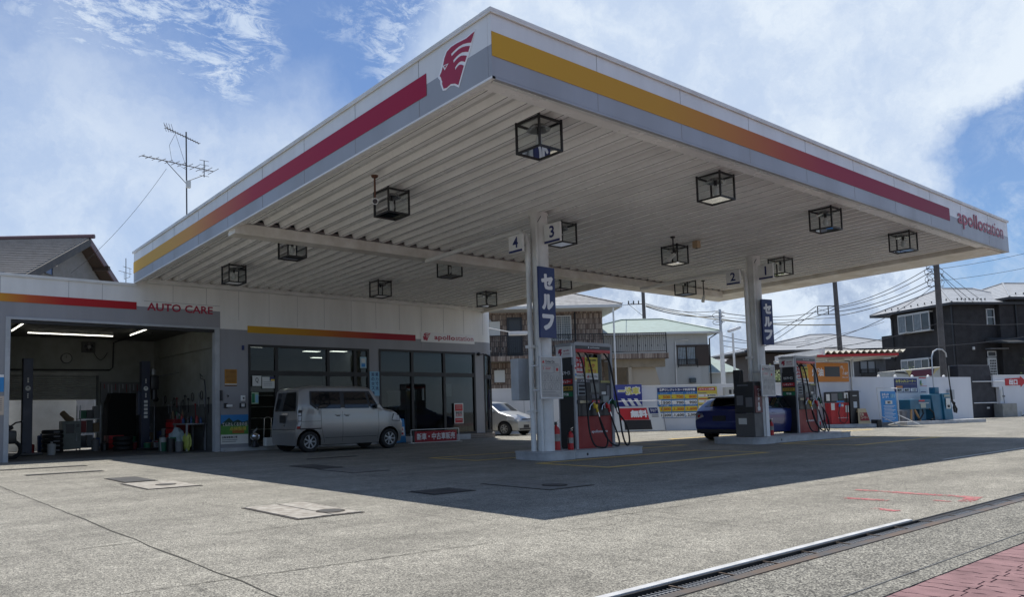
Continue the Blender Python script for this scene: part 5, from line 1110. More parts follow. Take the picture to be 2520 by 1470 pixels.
extinguisher(11.98, 10.76, .157, .46, 'red fire extinguisher with a white label in front of the near pump'); extinguisher(11.66, 10.86, .157, .62, 'dark red fire extinguisher close behind the near pillar'); extinguisher(20.42, 10.98, .157, .46, 'red fire extinguisher between the far pillar and the far pump')

# ================================================================== CARS
def lerp_tab(tab, x):
    if x <= tab[0][0]: return tab[0][1]
    for (a, p), (c, q) in zip(tab, tab[1:]):
        if x <= c: return p + (q - p) * (x - a) / (c - a)
    return tab[-1][1]
def smooth_tab(tab, x, w=.05):
    return sum(lerp_tab(tab, x + d * w) * k for d, k in ((-1, 1), (-.5, 2), (0, 2), (.5, 2), (1, 1))) / 8
def make_car(name, label, loc, rz, Lc, W, top, belt, tumb, wheels, wr, paint, zb=.20, rear_dx=(), front_dx=(), nose=.10, tail=.05, group=None):
    t = thing(name, label, 'car', loc, rz, group); hw = W / 2
    ar = wr + .055
    def zl(x):
        z = zb
        for wx in wheels:
            if abs(x - wx) < ar: z = max(z, wr + math.sqrt(max(0, ar * ar - (x - wx) ** 2)) - .0)
        return z
    def ztop(x): return smooth_tab(top, x)
    def halfw(x, z):
        w = hw - max(0, z - belt) * tumb - max(0, .45 - z) * .10
        w -= .012 * ((z - .72) / .3) ** 2 if z < belt else 0
        if x < .45: w -= tail * (1 - x / .45) ** 2 * 1.0
        if x > Lc - .6: w -= nose * ((x - Lc + .6) / .6) ** 2
        return w
    def dx(x, z):
        d = 0
        if x < .6 and rear_dx: d += lerp_tab(rear_dx, z) * (1 - x / .6)
        if x > Lc - .6 and front_dx: d += lerp_tab(front_dx, z) * (x - Lc + .6) / .6
        return d
    xs = [0, .02, .06, .12]; x = .2
    while x < Lc - .15: xs.append(x); x += .07
    xs += [Lc - .12, Lc - .06, Lc - .02, Lc]
    for wx in wheels: xs += [wx - ar + e for e in (.001, .01, .04)] + [wx + ar - e for e in (.001, .01, .04)] + [wx - ar - .004, wx + ar + .004]
    xs = sorted(set(round(v, 4) for v in xs)); nz, ny = 12, 8; rings = []
    for x in xs:
        a, c = zl(x), ztop(x); ring = []
        rr = .07
        side = [a + (c - rr - a) * k / nz for k in range(nz + 1)]
        wt = halfw(x, c - rr)
        left = [(z, halfw(x, z)) for z in side] + [(c - rr * (1 - math.sin(R(q))), wt - rr * 1.1 * (1 - math.cos(R(q)))) for q in (22, 45, 67)]
        wr_ = left[-1][1]
        for z, w in left: ring.append((x + dx(x, z), -w, z))
        for k in range(ny + 1):
            yy = -wr_ * .97 + 2 * wr_ * .97 * k / ny; ring.append((x + dx(x, c), yy, c + .018 * (1 - (yy / wr_) ** 2)))
        for z, w in left[::-1]: ring.append((x + dx(x, z), w, z))
        rings.append(ring)
    n = len(rings[0]); b = MB(); vs = [v for r in rings for v in r]
    fs = [(i * n + j, i * n + j + 1, (i + 1) * n + j + 1, (i + 1) * n + j) for i in range(len(rings) - 1) for j in range(n - 1)]
    b.add(vs, fs, paint, True)
    # ends as strips between left and right
    for r, flip in ((rings[0], 1), (rings[-1], 0)):
        h = n // 2; f = []
        for j in range(h):
            q = (j, n - 1 - j, n - 2 - j, j + 1)
            if len(set(q)) == 4: f.append(q[::-1] if flip else q)
        b.add(r, f, paint, False)
    # closed floor and wheel wells
    b.box(.12, Lc - .12, -hw + .16, hw - .16, zb - .02, zb + .16, BLK2)
    body = b.build('body', t, world=False)
    def sidepatch(p00, p10, p11, p01, m, eps, s=-1, nu=8, nv=6, mb=None):
        o = mb or MB(); V = []
        for i in range(nu + 1):
            for j in range(nv + 1):
                u, v = i / nu, j / nv
                px = (p00[0] * (1 - u) + p10[0] * u) * (1 - v) + (p01[0] * (1 - u) + p11[0] * u) * v
                pz = (p00[1] * (1 - u) + p10[1] * u) * (1 - v) + (p01[1] * (1 - u) + p11[1] * u) * v
                V.append((px + dx(px, pz), s * (halfw(px, pz) + eps), pz))
        o.add(V, [(i * (nv + 1) + j, (i + 1) * (nv + 1) + j, (i + 1) * (nv + 1) + j + 1, i * (nv + 1) + j + 1) for i in range(nu) for j in range(nv)], m, True); return o
    def toppatch(x0, x1, w0, w1, m, eps, nu=8, nv=8):
        o = MB(); V = []
        for i in range(nu + 1):
            u = i / nu; px = x0 + (x1 - x0) * u; w = w0 + (w1 - w0) * u; c = ztop(px); hwt = halfw(px, c) 
            for j in range(nv + 1):
                yy = -w + 2 * w * j / nv; V.append((px + dx(px, c) , yy, c + .018 * (1 - (yy / max(hwt, .1)) ** 2) + eps))
        o.add(V, [(i * (nv + 1) + j, (i + 1) * (nv + 1) + j, (i + 1) * (nv + 1) + j + 1, i * (nv + 1) + j + 1) for i in range(nu) for j in range(nv)], m, True); return o
    # wheels
    for wx in wheels:
        for s in (-1, 1):
            yc = s * (hw - .10); f = s
            wb = MB(); wd = .085
            wb.lathe([(wr * .62, f * wd), (wr * .70, f * (wd + .012)), (wr * .93, f * (wd + .008)), (wr, f * (wd - .03)), (wr, -f * wd), (wr * .6, -f * wd)], RUB, (wx, yc, wr), 32, 'Y'); wo = wb.build('wheel', t, world=False)
            rb = MB(); rb.lathe([(wr * .64, f * (wd + .004)), (wr * .60, f * (wd + .002)), (wr * .57, f * (wd - .03))], ALW, (wx, yc, wr), 28, 'Y'); rb.lathe([(.001, f * (wd - .055)), (wr * .58, f * (wd - .05))], BLK2, (wx, yc, wr), 24, 'Y')
            for k in range(7):
                a = 2 * math.pi * k / 7; pp = []
                for (rr_, da) in ((.16, -.30), (.58, -.17), (.60, -.02), (.60, .12), (.16, .30)): pp.append((wx + wr * rr_ * math.cos(a + da), wr + wr * rr_ * math.sin(a + da)))
                rb.prism(pp, lambda p, q, z_: (p, yc + f * z_, q), wd - .03, wd - .008, ALW)
            rb.lathe([(.001, f * (wd + .004)), (wr * .20, f * wd), (wr * .21, f * (wd - .03))], ALW, (wx, yc, wr), 18, 'Y'); rb.build('rim', wo, world=False)
    return t, sidepatch, toppatch, halfw, dx, ztop
ALW = mat('wheel_silver', (.42, .43, .44), .4, metal=.5, dirt=.3)
SILV = mat('silver_paint', (.34, .335, .325), .30, metal=.55, coat=.6)
SILB = mat('bright_silver_paint', (.40, .41, .41), .34, metal=.5, coat=.5)
BLUP = mat('blue_paint', (.006, .018, .14), .28, metal=.3, coat=.8)
GAP = mat('panel_gap', (.02, .02, .022), .7)
LENS = mat('lamp_lens', (.55, .56, .58), .1, spec=.8); RLENS = mat('red_lens', (.35, .01, .01), .12, spec=.8)
def strip_on(sp, pts, m=GAP, w=.008, eps=.002, s=-1, mb=None):
    for (a, c) in zip(pts, pts[1:]):
        d = Vector((c[0] - a[0], c[1] - a[1])); d.normalize(); n_ = Vector((-d.y, d.x)) * w / 2
        sp((a[0] - n_.x, a[1] - n_.y), (c[0] - n_.x, c[1] - n_.y), (c[0] + n_.x, c[1] + n_.y), (a[0] + n_.x, a[1] + n_.y), m, eps, s, 4, 1, mb)
# ---- silver van
top = [(0, 1.63), (.03, 1.69), (.14, 1.73), (.6, 1.76), (1.9, 1.76), (2.24, 1.73), (2.38, 1.68), (2.68, 1.17), (2.78, 1.13), (3.05, 1.08), (3.22, 1.01), (3.33, .90), (3.38, .78)]
van, sp, tp, hwf, dxf, ztf = make_car('silver_van', 'boxy silver van with dark rear glass parked before the shop windows', (9.40, 18.575, 0), 0, 3.38, 1.475, top, 1.12, .155, (.38, 2.93), .285, SILV, zb=.19,
    rear_dx=((.2, -.02), (.5, -.035), (.68, -.02), (.80, .02), (1.1, .03), (1.65, .11)), front_dx=((.2, 0), (.4, .03), (.7, .03), (.95, .0)), nose=.08, tail=.03)
for s in (-1, 1):
    o = sp((.58, 1.115), (2.60, 1.115), (2.28, 1.625), (.36, 1.625), BLK2, .004, s); sp((.36, 1.27), (.59, 1.115), (.60, 1.62), (.36, 1.62), BLK2, .0035, s, mb=o); o.build('window_surround', van, world=False)
    o = sp((.66, 1.15), (1.32, 1.15), (1.32, 1.59), (.42, 1.59), DGL, .008, s); sp((.42, 1.33), (.67, 1.15), (.64, 1.58), (.42, 1.58), DGL, .0082, s, mb=o); o.build('window', van, world=False)
    o = sp((1.45, 1.15), (2.24, 1.15), (2.14, 1.59), (1.45, 1.59), DGL, .008, s); o.build('window', van, world=False); o = sp((2.29, 1.15), (2.53, 1.15), (2.30, 1.52), (2.22, 1.56), DGL, .008, s); o.build('window', van, world=False)
    o = MB(); strip_on(sp, [(.72, 1.11), (.72, .70), (.78, .42), (.84, .24)], s=s, mb=o); strip_on(sp, [(1.385, 1.11), (1.385, .24)], s=s, mb=o); strip_on(sp, [(2.55, 1.10), (2.56, .62), (2.52, .30)], s=s, mb=o); strip_on(sp, [(.84, .37), (2.50, .37)], s=s, mb=o, w=.010); strip_on(sp, [(.12, .82), (.71, .82)], s=s, mb=o); strip_on(sp, [(.10, .625), (.72, .625)], s=s, mb=o, w=.03); o.build('panel_gap', van, world=False)
    for hx in (1.24, 1.52): o = MB(); o.box(hx - .08, hx + .08, s * .742 - .012, s * .742 + .012, .965, .99, SILV, bev=.006); o.box(hx - .05, hx + .05, s * .738 - .004, s * .738 + .004, .94, .96, BLK2); o.build('handle', van, world=False)
    o = MB(); o.box(2.42, 2.52, s * .80 - .08, s * .80 + .05, 1.12, 1.26, SILV, bev=.03); o.box(2.412, 2.42, s * .80 - .06, s * .80 + .04, 1.135, 1.245, DGL); o.build('mirror', van, world=False)
    o = sp((.015, .62), (.12, .62), (.13, 1.12), (.015, 1.12), BLK2, .004, s, 4, 4); sp((.02, .98), (.10, .98), (.11, 1.10), (.02, 1.10), LENS, .012, s, 3, 3, o); sp((.02, .84), (.10, .84), (.11, .96), (.02, .96), LENS, .012, s, 3, 3, o); sp((.02, .70), (.10, .70), (.11, .82), (.02, .82), LENS, .012, s, 3, 3, o); sp((.02, .64), (.10, .64), (.11, .70), (.02, .70), RLENS, .013, s, 3, 3, o); o.build('tail_light', van, world=False)
    o = sp((3.02, .80), (3.30, .78), (3.28, .92), (3.10, .97), LENS, .006, s, 4, 3); sp((3.0, .78), (3.32, .76), (3.30, .94), (3.06, .985), BLK2, .003, s, 4, 3, o); o.build('headlight', van, world=False)
o = tp(2.40, 2.67, .60, .66, DGL, .006); o.build('windscreen', van, world=False)
def rearpatch(z0, z1, w0, w1, m, eps, n=8, tab=None, x0=0.):
    o = MB(); V = []
    for i in range(n + 1):
        z = z0 + (z1 - z0) * i / n; w = w0 + (w1 - w0) * i / n
        for j in range(5): V.append((dxf(0, z) + x0 - eps, -w + 2 * w * j / 4, z))
    o.add(V, [(i * 5 + j, i * 5 + j + 1, (i + 1) * 5 + j + 1, (i + 1) * 5 + j) for i in range(n) for j in range(4)], m, True); return o
rearpatch(1.10, 1.60, .60, .52, DGL, .008).build('rear_window', van, world=False)
rearpatch(.995, 1.05, .17, .17, CHR, .012).build('handle', van, world=False)
o = MB(); o.box(-.02, -.006, -.05, .25, .79, .99, BLK2, bev=.005); o.build('number_plate', van, world=False)
o = rearpatch(.60, .618, .64, .64, GAP, .003); o.build('tailgate_gap', van, world=False)
b = MB(); b.tube([(.95, .15, 1.76), (.80, .15, 1.98)], .006, BLK2, 6); b.build('aerial', van, world=False)
b = MB(); b.prism([(-.05, .0), (.0, .045), (.05, .0), (0, -.045)], lambda p, q, z_: (-.003 - z_, p + .0, .70 + q), 0, .012, CHR); b.build('badge', van, world=False)
# ---- blue hatchback
top = [(0, .84), (.04, .89), (.12, .93), (.55, 1.18), (.75, 1.25), (1.3, 1.305), (2.0, 1.30), (2.5, 1.25), (3.25, .89), (3.6, .84), (4.1, .74), (4.32, .64), (4.38, .52)]
blu, sp, tp, hwf, dxf, ztf = make_car('blue_hatchback', 'dark blue hatchback with a rear spoiler parked at the far pump island', (19.66, 12.06, 0), 0, 4.38, 1.74, top, .86, .62, (.78, 3.40), .315, BLUP, zb=.22,
    rear_dx=((.2, .06), (.35, -.06), (.55, -.05), (.75, 0), (.95, .05)), front_dx=((.2, 0), (.6, .02), (.9, -.1)), nose=.2, tail=.12)
for s in (-1, 1):
    o = sp((.80, .90), (3.05, .88), (2.42, 1.22), (.90, 1.20), BLK2, .004, s); o.build('window_surround', blu, world=False)
    for q in (((.86, .92), (1.06, .92), (1.10, 1.19), (.94, 1.18)), ((1.12, .92), (1.86, .91), (1.86, 1.21), (1.16, 1.20)), ((1.92, .91), (2.92, .90), (2.40, 1.20), (1.92, 1.21))): o = sp(*q, DGL, .008, s); o.build('window', blu, world=False)
    o = MB(); strip_on(sp, [(1.09, .87), (1.02, .6), (1.2, .32)], s=s, mb=o); strip_on(sp, [(1.89, .88), (1.93, .32)], s=s, mb=o); strip_on(sp, [(2.98, .86), (2.95, .35)], s=s, mb=o); o.build('panel_gap', blu, world=False)
    o = sp((.03, .60), (.30, .62), (.24, .83), (.03, .78), LENS, .006, s, 4, 4); 
    V = [(.012 + dxf(0, z) - .012, s * y_, z) for (y_, z) in ((.50, .70), (.74, .60), (.75, .76), (.70, .82), (.56, .80))]; o.add(V, [(0, 1, 2, 3, 4)], LENS); sp((.05, .66), (.18, .67), (.16, .74), (.05, .72), RLENS, .010, s, 3, 3, o)
    V = [(dxf(0, z) - .006, s * y_, z) for (y_, z) in ((.60, .70), (.68, .67), (.69, .74), (.62, .76))]; o.add(V, [(0, 1, 2, 3)], RLENS); o.build('tail_light', blu, world=False)
    o = MB(); o.box(2.86, 3.0, s * .93 - .09, s * .93 + .06, .88, 1.0, BLUP, bev=.03); o.build('mirror', blu, world=False); o = MB(); o.box(1.24, 1.42, s * .872 - .012, s * .872 + .012, .77, .79, BLUP, bev=.006); o.build('handle', blu, world=False); o = MB(); o.box(2.1, 2.28, s * .872 - .012, s * .872 + .012, .76, .78, BLUP, bev=.006); o.build('handle', blu, world=False)
b = tp(.18, .58, .60, .44, DGL, .008); b.build('rear_window', blu, world=False); tp(2.56, 3.18, .50, .62, DGL, .006).build('windscreen', blu, world=False)
b = MB(); b.prism([(.20, 1.205), (.26, 1.255), (.62, 1.265), (.85, 1.29), (.72, 1.22)], lambda p, q, z_: (p, z_, q), -.50, .50, mat('spoiler_dark', (.012, .013, .02), .35)); b.build('spoiler', blu, world=False, bevel=.012)
b = MB(); b.box(-.045, -.02, -.20, .20, .56, .72, BLK2, bev=.004); b.build('number_plate', blu, world=False)
b = MB(); b.box(-.06, .3, -.72, .72, .22, .34, BLK2, bev=.03); b.build('bumper_insert', blu, world=False); b = MB(); b.tube([(.22, -.4, 1.03), (.14, -.05, .99)], .01, BLK2, 6); b.build('wiper', blu, world=False)
# ---- two pale silver hatchbacks by the far wall
def hatch(loc, rz, label):
    top = [(0, .80), (.05, 1.0), (.25, 1.28), (.6, 1.36), (1.6, 1.36), (2.05, 1.30), (2.62, .93), (2.8, .88), (3.15, .79), (3.33, .68), (3.40, .56)]
    c, sp, tp, hwf, dxf, ztf = make_car('silver_hatchback', label, loc, rz, 3.40, 1.475, top, .88, .26, (.55, 2.85), .27, SILB, zb=.20, rear_dx=((.2, 0), (.9, .0), (1.4, .25)), front_dx=((.2, 0), (.55, .03), (.9, -.08)), nose=.16, tail=.08, group='pale silver hatchbacks by the far wall')
    for s in (-1, 1):
        o = sp((.30, .91), (2.42, .90), (2.0, 1.26), (.42, 1.27), DGL, .006, s); o.build('window', c, world=False)
        o = MB(); strip_on(sp, [(1.2, .90), (1.18, .25)], s=s, mb=o); strip_on(sp, [(2.38, .88), (2.36, .3)], s=s, mb=o); strip_on(sp, [(1.25, .92), (1.25, 1.26)], s=s, mb=o, w=.06, m=SILB, eps=.01); o.build('panel_gap', c, world=False)
        o = sp((2.98, .62), (3.30, .58), (3.30, .70), (3.05, .80), LENS, .008, s, 4, 3); V = [(3.40 + dxf(3.4, z) + .012, s * y_, z) for (y_, z) in ((.34, .62), (.56, .60), (.56, .72), (.50, .76), (.38, .72))]; o.add(V, [(0, 1, 2, 3, 4)], LENS); o.build('headlight', c, world=False)
        o = MB(); o.box(2.28, 2.40, s * .80 - .08, s * .80 + .05, .90, 1.02, SILB, bev=.03); o.build('mirror', c, world=False)
    tp(2.10, 2.58, .56, .62, DGL, .006).build('windscreen', c, world=False)
    b = MB(); b.box(3.405, 3.425, -.18, .18, .30, .42, BLK2, bev=.004); b.build('number_plate', c, world=False); b = MB(); b.box(3.40, 3.42, -.45, .45, .22, .29, BLK2); b.box(3.40, 3.42, -.28, .28, .62, .66, BLK2); b.build('grille', c, world=False)
hatch((20.85, 24.9, 0), R(-80), 'pale silver hatchback facing out between the shop corner and the near pillar')
hatch((25.2, 27.6, 0), R(-78), 'pale silver hatchback farther back, glimpsed between the near pillar and the pump')

# ================================================================== BOUNDARY WALLS AND THE FAR SIDE OF THE FORECOURT
def lbox(b, M, x0, x1, y0, y1, z0, z1, m, bev=0.): b.box(x0, x1, y0, y1, z0, z1, m, bev, M)
def ltext(b, M, s, x, y, z, m, h, w=None, bold=.015, **k): b.text(s, M @ frame((x, y, z), (1, 0, 0), (0, 0, 1)), m, h, w, bold=bold, **k)
def org(M, x=0, y=0, z=0): return tuple(M @ Vector((x, y, z)))
WALLP = mat('painted_block', (.68, .69, .72), .6, dirt=.14, dscale=.8, streak=True)
MA = LM(28.04, 19.14, 0, -37.5)
t = thing('boundary_wall', 'long low white boundary wall carrying the car wash price board', 'wall', org(MA))
b = MB(); lbox(b, MA, -16, 5.75, 0, .16, 0, 1.88, WALLP)
for s in (-11.5, -9, -6.5, -4, -1.5, 1.0, 3.5): lbox(b, MA, s, s + .012, -.003, .01, .02, 1.86, SEAM)
b.build('wall', t)
b = MB(); lbox(b, MA, -16, 5.76, -.03, .19, 1.881, 1.93, WHT); b.build('coping', t)
# price board
t = thing('price_board', 'blue, yellow and white price board fixed to the boundary wall', 'sign', org(MA, 0, -.03, .5))
b = MB(); lbox(b, MA, -.83, .86, -.03, -.004, .53, 1.81, mat('board_blue', (.03, .17, .42), .5), .003); b.build('board', t)
b = MB(); lbox(b, MA, -.825, .855, -.034, -.031, 1.63, 1.805, NAVYL); ltext(b, MA, '各種クレジットカード利用可能', .015, -.036, 1.72, LTR, .105, 1.52, .02); b.build('heading', t)
rows = [((1.33, 1.52), mat('cell_yellow', (.66, .50, .03), .55), ('500', '700', '800'), mat('price_orange', (.50, .09, .01), .5)), ((1.10, 1.27), WHT, ('500', '700', '900'), INK), ((.80, 1.01), MATS['cell_yellow'], ('1,000', '1,300', '1,600'), MATS['price_orange']), ((.555, .745), WHT, ('1,200', '1,600', '2,000'), INK)]
b = MB()
for (z0, z1), m_, tx, tm in rows:
    for c_ in range(3):
        a = -.80 + c_ * .555; lbox(b, MA, a, a + .525, -.034, -.031, z0, z1, m_); ltext(b, MA, tx[c_], a + .50, -.036, (z0 + z1) / 2 - .01, tm, (z1 - z0) * .62, .30 if len(tx[c_]) < 4 else .40, .0, align='RIGHT', fat=.035); lbox(b, MA, a + .02, a + .05, -.036, -.034, z0 + .03, z0 + .06, INK)
for z, tx in ((1.575, ('シャンプー', '水洗いジェット', 'ワックス')), (1.055, ('はっ水', 'ナノハイパー', 'クリスタルコート'))):
    for c_ in range(3): ltext(b, MA, tx[c_], -.80 + c_ * .555 + .26, -.036, z, LTR, .055, .34 if len(tx[c_]) < 6 else .46, .01)
b.build('prices', t)
t = thing('option_board', 'yellow option price board beside the blue one, partly behind the blue car', 'sign', org(MA, 1.28, -.03, .5))
b = MB(); lbox(b, MA, .865, 1.70, -.03, -.004, .53, 1.82, mat('board_yellow', (.62, .50, .08), .55), .003); b.build('board', t)
b = MB(); lbox(b, MA, .90, 1.62, -.034, -.031, 1.66, 1.78, REDS); ltext(b, MA, 'オプション全自動', 1.26, -.036, 1.72, LTR, .07, .62, .02)
for k in range(4):
    z = 1.45 - k * .245; lbox(b, MA, .90, 1.67, -.034, -.031, z - .055, z + .055, WHT); ltext(b, MA, '¥400', 1.45, -.036, z, INK, .08, .36, .03); b.tube([MA @ Vector((1.17 + .03 * math.cos(q), -.036, z + .03 * math.sin(q))) for q in [2 * math.pi * s / 10 for s in range(10)]], .007, REDS, 4, closed=True)
    lbox(b, MA, .90, 1.25, -.034, -.031, z + .085, z + .12, INKG if k % 2 == 0 else REDS)
b.build('prices', t)
# wash banner and sheets in front of the wall
t = thing('wash_banner', 'purple and blue car wash banner with yellow lettering right of the near pump', 'banner', org(MA, -2.2, -.5, 0)); ML = MA @ Matrix.Translation((.08, -.35, 0))
b = MB(); lbox(b, ML, -3.3, -1.66, -.01, .01, 1.60, 1.97, mat('banner_violet', (.06, .08, .30), .6)); lbox(b, ML, -3.3, -1.66, -.01, .01, 1.06, 1.60, mat('banner_blue', (.02, .03, .22), .6)); b.build('cloth', t)
b = MB()
for k in range(3): a = -2.55 + k * .27; b.prism([(a, 1.38), (a + .14, 1.38), (a + .34, 1.07), (a + .18, 1.07)], lambda p, q, s: ML @ Vector((p, -.012 - s, q)), 0, .002, WHT)
ltext(b, ML, 'ー洗車', -2.20, -.0125, 1.70, LTR, .34, .92, .055); ltext(b, ML, 'ー洗車', -2.20, -.016, 1.70, mat('letter_yellow', (.62, .58, .12), .5), .30, .86, .02); b.build('lettering', t)
b = MB()
for x in (-3.28, -1.68): b.tube([ML @ Vector((x, .02, 0)), ML @ Vector((x, .02, 2.0))], .014, ALU, 6)
b.build('pole', t)
MF = MA @ Matrix.Translation((.06, -.9, 0))
t = thing('free_offer_banner', 'white stand with a red panel over a blank black strip, right of the near pump', 'banner', org(MF, -1.9, 0, 0))
b = MB(); b.hexa([MF @ Vector(p) for p in ((-3.1, -.28, .06), (-.98, -.28, .06), (-.98, -.27, .06), (-3.1, -.27, .06), (-3.0, 0, 1.03), (-1.13, 0, 1.03), (-1.13, .012, 1.03), (-3.0, .012, 1.03))], mat('banner_white', (.60, .61, .60), .6)); b.build('cloth', t)
tilt = lambda x, z, e=0: MF @ Vector((x, -.28 * (1.03 - z) / .97 - .004 - e, z))
def tb(b, pts, m, e=.003): b.prism([(p[0], p[1]) for p in pts], lambda p, q, s: tilt(p, q, s), e, e + .002, m)
b = MB(); tb(b, [(-2.8, .50), (-1.58, .50), (-1.64, .98), (-2.8, .98)], REDS); tb(b, [(-2.62, .10), (-1.50, .10), (-1.53, .49), (-2.62, .49)], BLK2); tb(b, [(-1.53, .74), (-1.17, .74), (-1.20, .98), (-1.56, .98)], NAVYL)
Mx = MF @ frame((-2.0, -.1635, .74), (1, 0, 0), (0, .28, .97)); b.text('無料', Mx, LTR, .30, .68, bold=.03, ext=.01)
Mx = MF @ frame((-1.36, -.075, .86), (1, 0, 0), (0, .28, .97)); b.text('Drive On\nアプリ', Mx, LTR, .14, .26, bold=.01, ext=.01)
for z in (.66, .60): tb(b, [(-1.46, z), (-1.18, z), (-1.18, z + .03), (-1.46, z + .03)], INKG)
b.build('print', t)
b = MB(); b.tube([MF @ Vector((-3.0, .02, 1.27)), MF @ Vector((-1.0, .02, 1.27))], .012, WHT, 8); b.tube([MF @ Vector((-1.0, .02, 1.27)), MF @ Vector((-.96, -.3, .05)), MF @ Vector((-.96, .4, .02))], .013, INKG, 8); b.tube([MF @ Vector((-3.0, .02, 1.27)), MF @ Vector((-3.05, -.3, .02))], .013, INKG, 8); b.build('frame', t)
# white steel pole, box and lamp behind that wall
b = MB(); p = (30.95, 18.72); b.lathe([(.115, 0), (.105, 1.9), (.075, 4.3), (.001, 4.3)], TRIM, (*p, 0), 14); b.lathe([(.06, 4.3), (.055, 5.3), (.001, 5.3)], ALU, (*p, 0), 12)
for z in (4.75, 5.0, 5.2): b.tube([(p[0] - .16, p[1] + .12, z), (p[0] + .16, p[1] - .12, z)], .022, ALU, 6)
for z in (4.72, 5.02): b.tube([(p[0] + .15 * math.cos(a) - .12, p[1] - .15 * math.cos(a) + .06, z + .12 * math.sin(a)) for a in [2 * math.pi * s / 12 for s in range(12)]], .012, INK, 5, closed=True)
b.build('steel_pole', label='white steel pole with coiled cables rising behind the boundary wall', category='pole')
t = thing('lot_lamp', 'slim pole with a tilted white lamp head right of the white steel pole', 'lamp', (31.55, 18.51, 0))
b = MB(); b.tube([(31.55, 18.51, 0), (31.55, 18.51, 4.25)], [.06, .045], TRIM, 10); b.build('pole', t)
b = MB(); Mh = Matrix.Translation((31.62, 18.47, 4.40)) @ Matrix.Rotation(R(-37.5), 4, 'Z') @ Matrix.Rotation(R(-18), 4, 'Y'); b.box(-.27, .27, -.15, .15, -.04, .07, WHT, .03, Mh); b.box(-.22, .22, -.11, .11, -.055, -.041, mat('lamp_glass', (.50, .50, .46), .2), 0, Mh); b.build('head', t)
t = thing('meter_post', 'pale utility box with two dark windows before the boundary wall above the blue car', 'utility box', org(MA, 2.15, -.4, 0))
b = MB(); lbox(b, MA, 1.85, 2.45, -.5, -.25, 0, 1.78, mat('pale_box', (.50, .50, .47), .6, dirt=.3), .01); b.build('body', t); b = MB(); lbox(b, MA, 2.02, 2.12, -.515, -.501, 1.48, 1.66, BLK2); lbox(b, MA, 2.2, 2.34, -.515, -.501, 1.48, 1.66, BLK2); b.build('window', t)

# wall 2 with the care corner
MW = LM(35.82, 14.58, 0, -12)
t = thing('care_corner_wall', 'white wall behind the kerosene pump and the blue vacuum machines', 'wall', org(MW))
b = MB(); lbox(b, MW, -4.2, 7.32, 0, .18, 0, 2.12, WALLP); lbox(b, MW, -4.2, -1.43, .002, .17, 2.12, 2.78, WALLP)
for s in (4.35,): lbox(b, MW, s, s + .012, -.003, .01, .2, 2.1, SEAM)
for s in (.62, 1.78, 2.99, 4.17, 5.36): b.ball(org(MW, s, .09, 2.16), .06, WHT)
lbox(b, MW, -4.2, 7.34, -.02, .2, 2.121, 2.135, WHT) if False else None
b.build('wall', t)
b = MB(); b.tube([MW @ Vector(p) for p in ((-1.40, -.05, 2.8), (-1.40, -.05, 1.55), (-1.34, -.05, 1.49), (-.9, -.05, 1.49))], .03, ALU, 8); b.build('conduit', t)
t = thing('kerosene_price_sign', 'orange kerosene price sign with a blanked black panel above the red kerosene pump', 'sign', org(MW, -2.5, -.04, 1.9))
b = MB(); lbox(b, MW, -4.2, -1.55, -.04, -.002, 1.91, 2.72, ORG, .004); b.build('board', t)
b = MB(); ltext(b, MW, '灯油', -3.50, -.044, 2.32, LTR, .34, .70, .02); lbox(b, MW, -3.06, -2.12, -.046, -.041, 2.13, 2.56, BLK2); ltext(b, MW, '円', -1.98, -.044, 2.53, LTR, .12, .13, .02); ltext(b, MW, '18ℓ', -1.74, -.044, 2.27, LTR, .13, .26, .02); ltext(b, MW, '税込価格', -1.80, -.044, 2.10, LTR, .06, .34, .01); b.prism([(-1.96, 2.22), (-1.94, 2.22), (-1.82, 2.50), (-1.84, 2.50)], lambda p, q, s: MW @ Vector((p, -.043 - s, q)), 0, .002, LTR); b.build('print', t)
t = thing('care_corner_sign', 'navy sign with yellow lettering and three price boxes on the white wall', 'sign', org(MW, 2.3, -.03, 1.4))
b = MB(); lbox(b, MW, 1.53, 3.14, -.03, -.002, 1.42, 2.05, NAVYL, .003); b.build('board', t)
b = MB(); ltext(b, MW, 'お手入れコーナー', 2.33, -.034, 1.93, mat('letter_gold', (.60, .55, .12), .5), .14, 1.46, .02); lbox(b, MW, 1.60, 3.06, -.034, -.031, 1.78, 1.81, INKG)
for k, (m1, tx) in enumerate(((mat('vac_orange', (.5, .2, .06), .5), '無料'), (NAVY, '無料'), (NAVY, '.100'))): a = 1.60 + k * .51; lbox(b, MW, a, a + .47, -.034, -.031, 1.62, 1.72, m1); lbox(b, MW, a + .01, a + .46, -.034, -.031, 1.45, 1.61, WHT); ltext(b, MW, tx, a + .24, -.036, 1.53, INK, .12, .34, .02)
b.build('print', t)
t = thing('care_notice', 'tall pale notice with a green round picture right of the navy sign', 'poster', org(MW, 3.57, -.03, 1.4))
b = MB(); lbox(b, MW, 3.28, 3.86, -.02, -.002, 1.40, 2.12, mat('notice_pale', (.60, .62, .66), .6)); b.build('sheet', t)
b = MB(); lbox(b, MW, 3.30, 3.82, -.023, -.021, 2.05, 2.10, REDS); b.lathe([(.001, 0), (.13, 0), (.13, .002)], GRN, org(MW, 3.46, -.024, 1.85), 16, 'Y', False); lbox(b, MW, 3.34, 3.58, -.028, -.0265, 1.76, 1.80, YEL); lbox(b, MW, 3.33, 3.86, -.023, -.021, 1.69, 1.71, REDS); lbox(b, MW, 3.38, 3.74, -.023, -.021, 1.42, 1.45, NAVYL); b.build('print', t)
b = MB(); lbox(b, MW, 5.34, 5.78, -.10, -.002, 1.06, 1.52, mat('vent_grey', (.40, .42, .44), .6, dirt=.3), .01); b.build('meter_box', label='grey box fixed to the white wall behind the hanging hose', category='meter box')
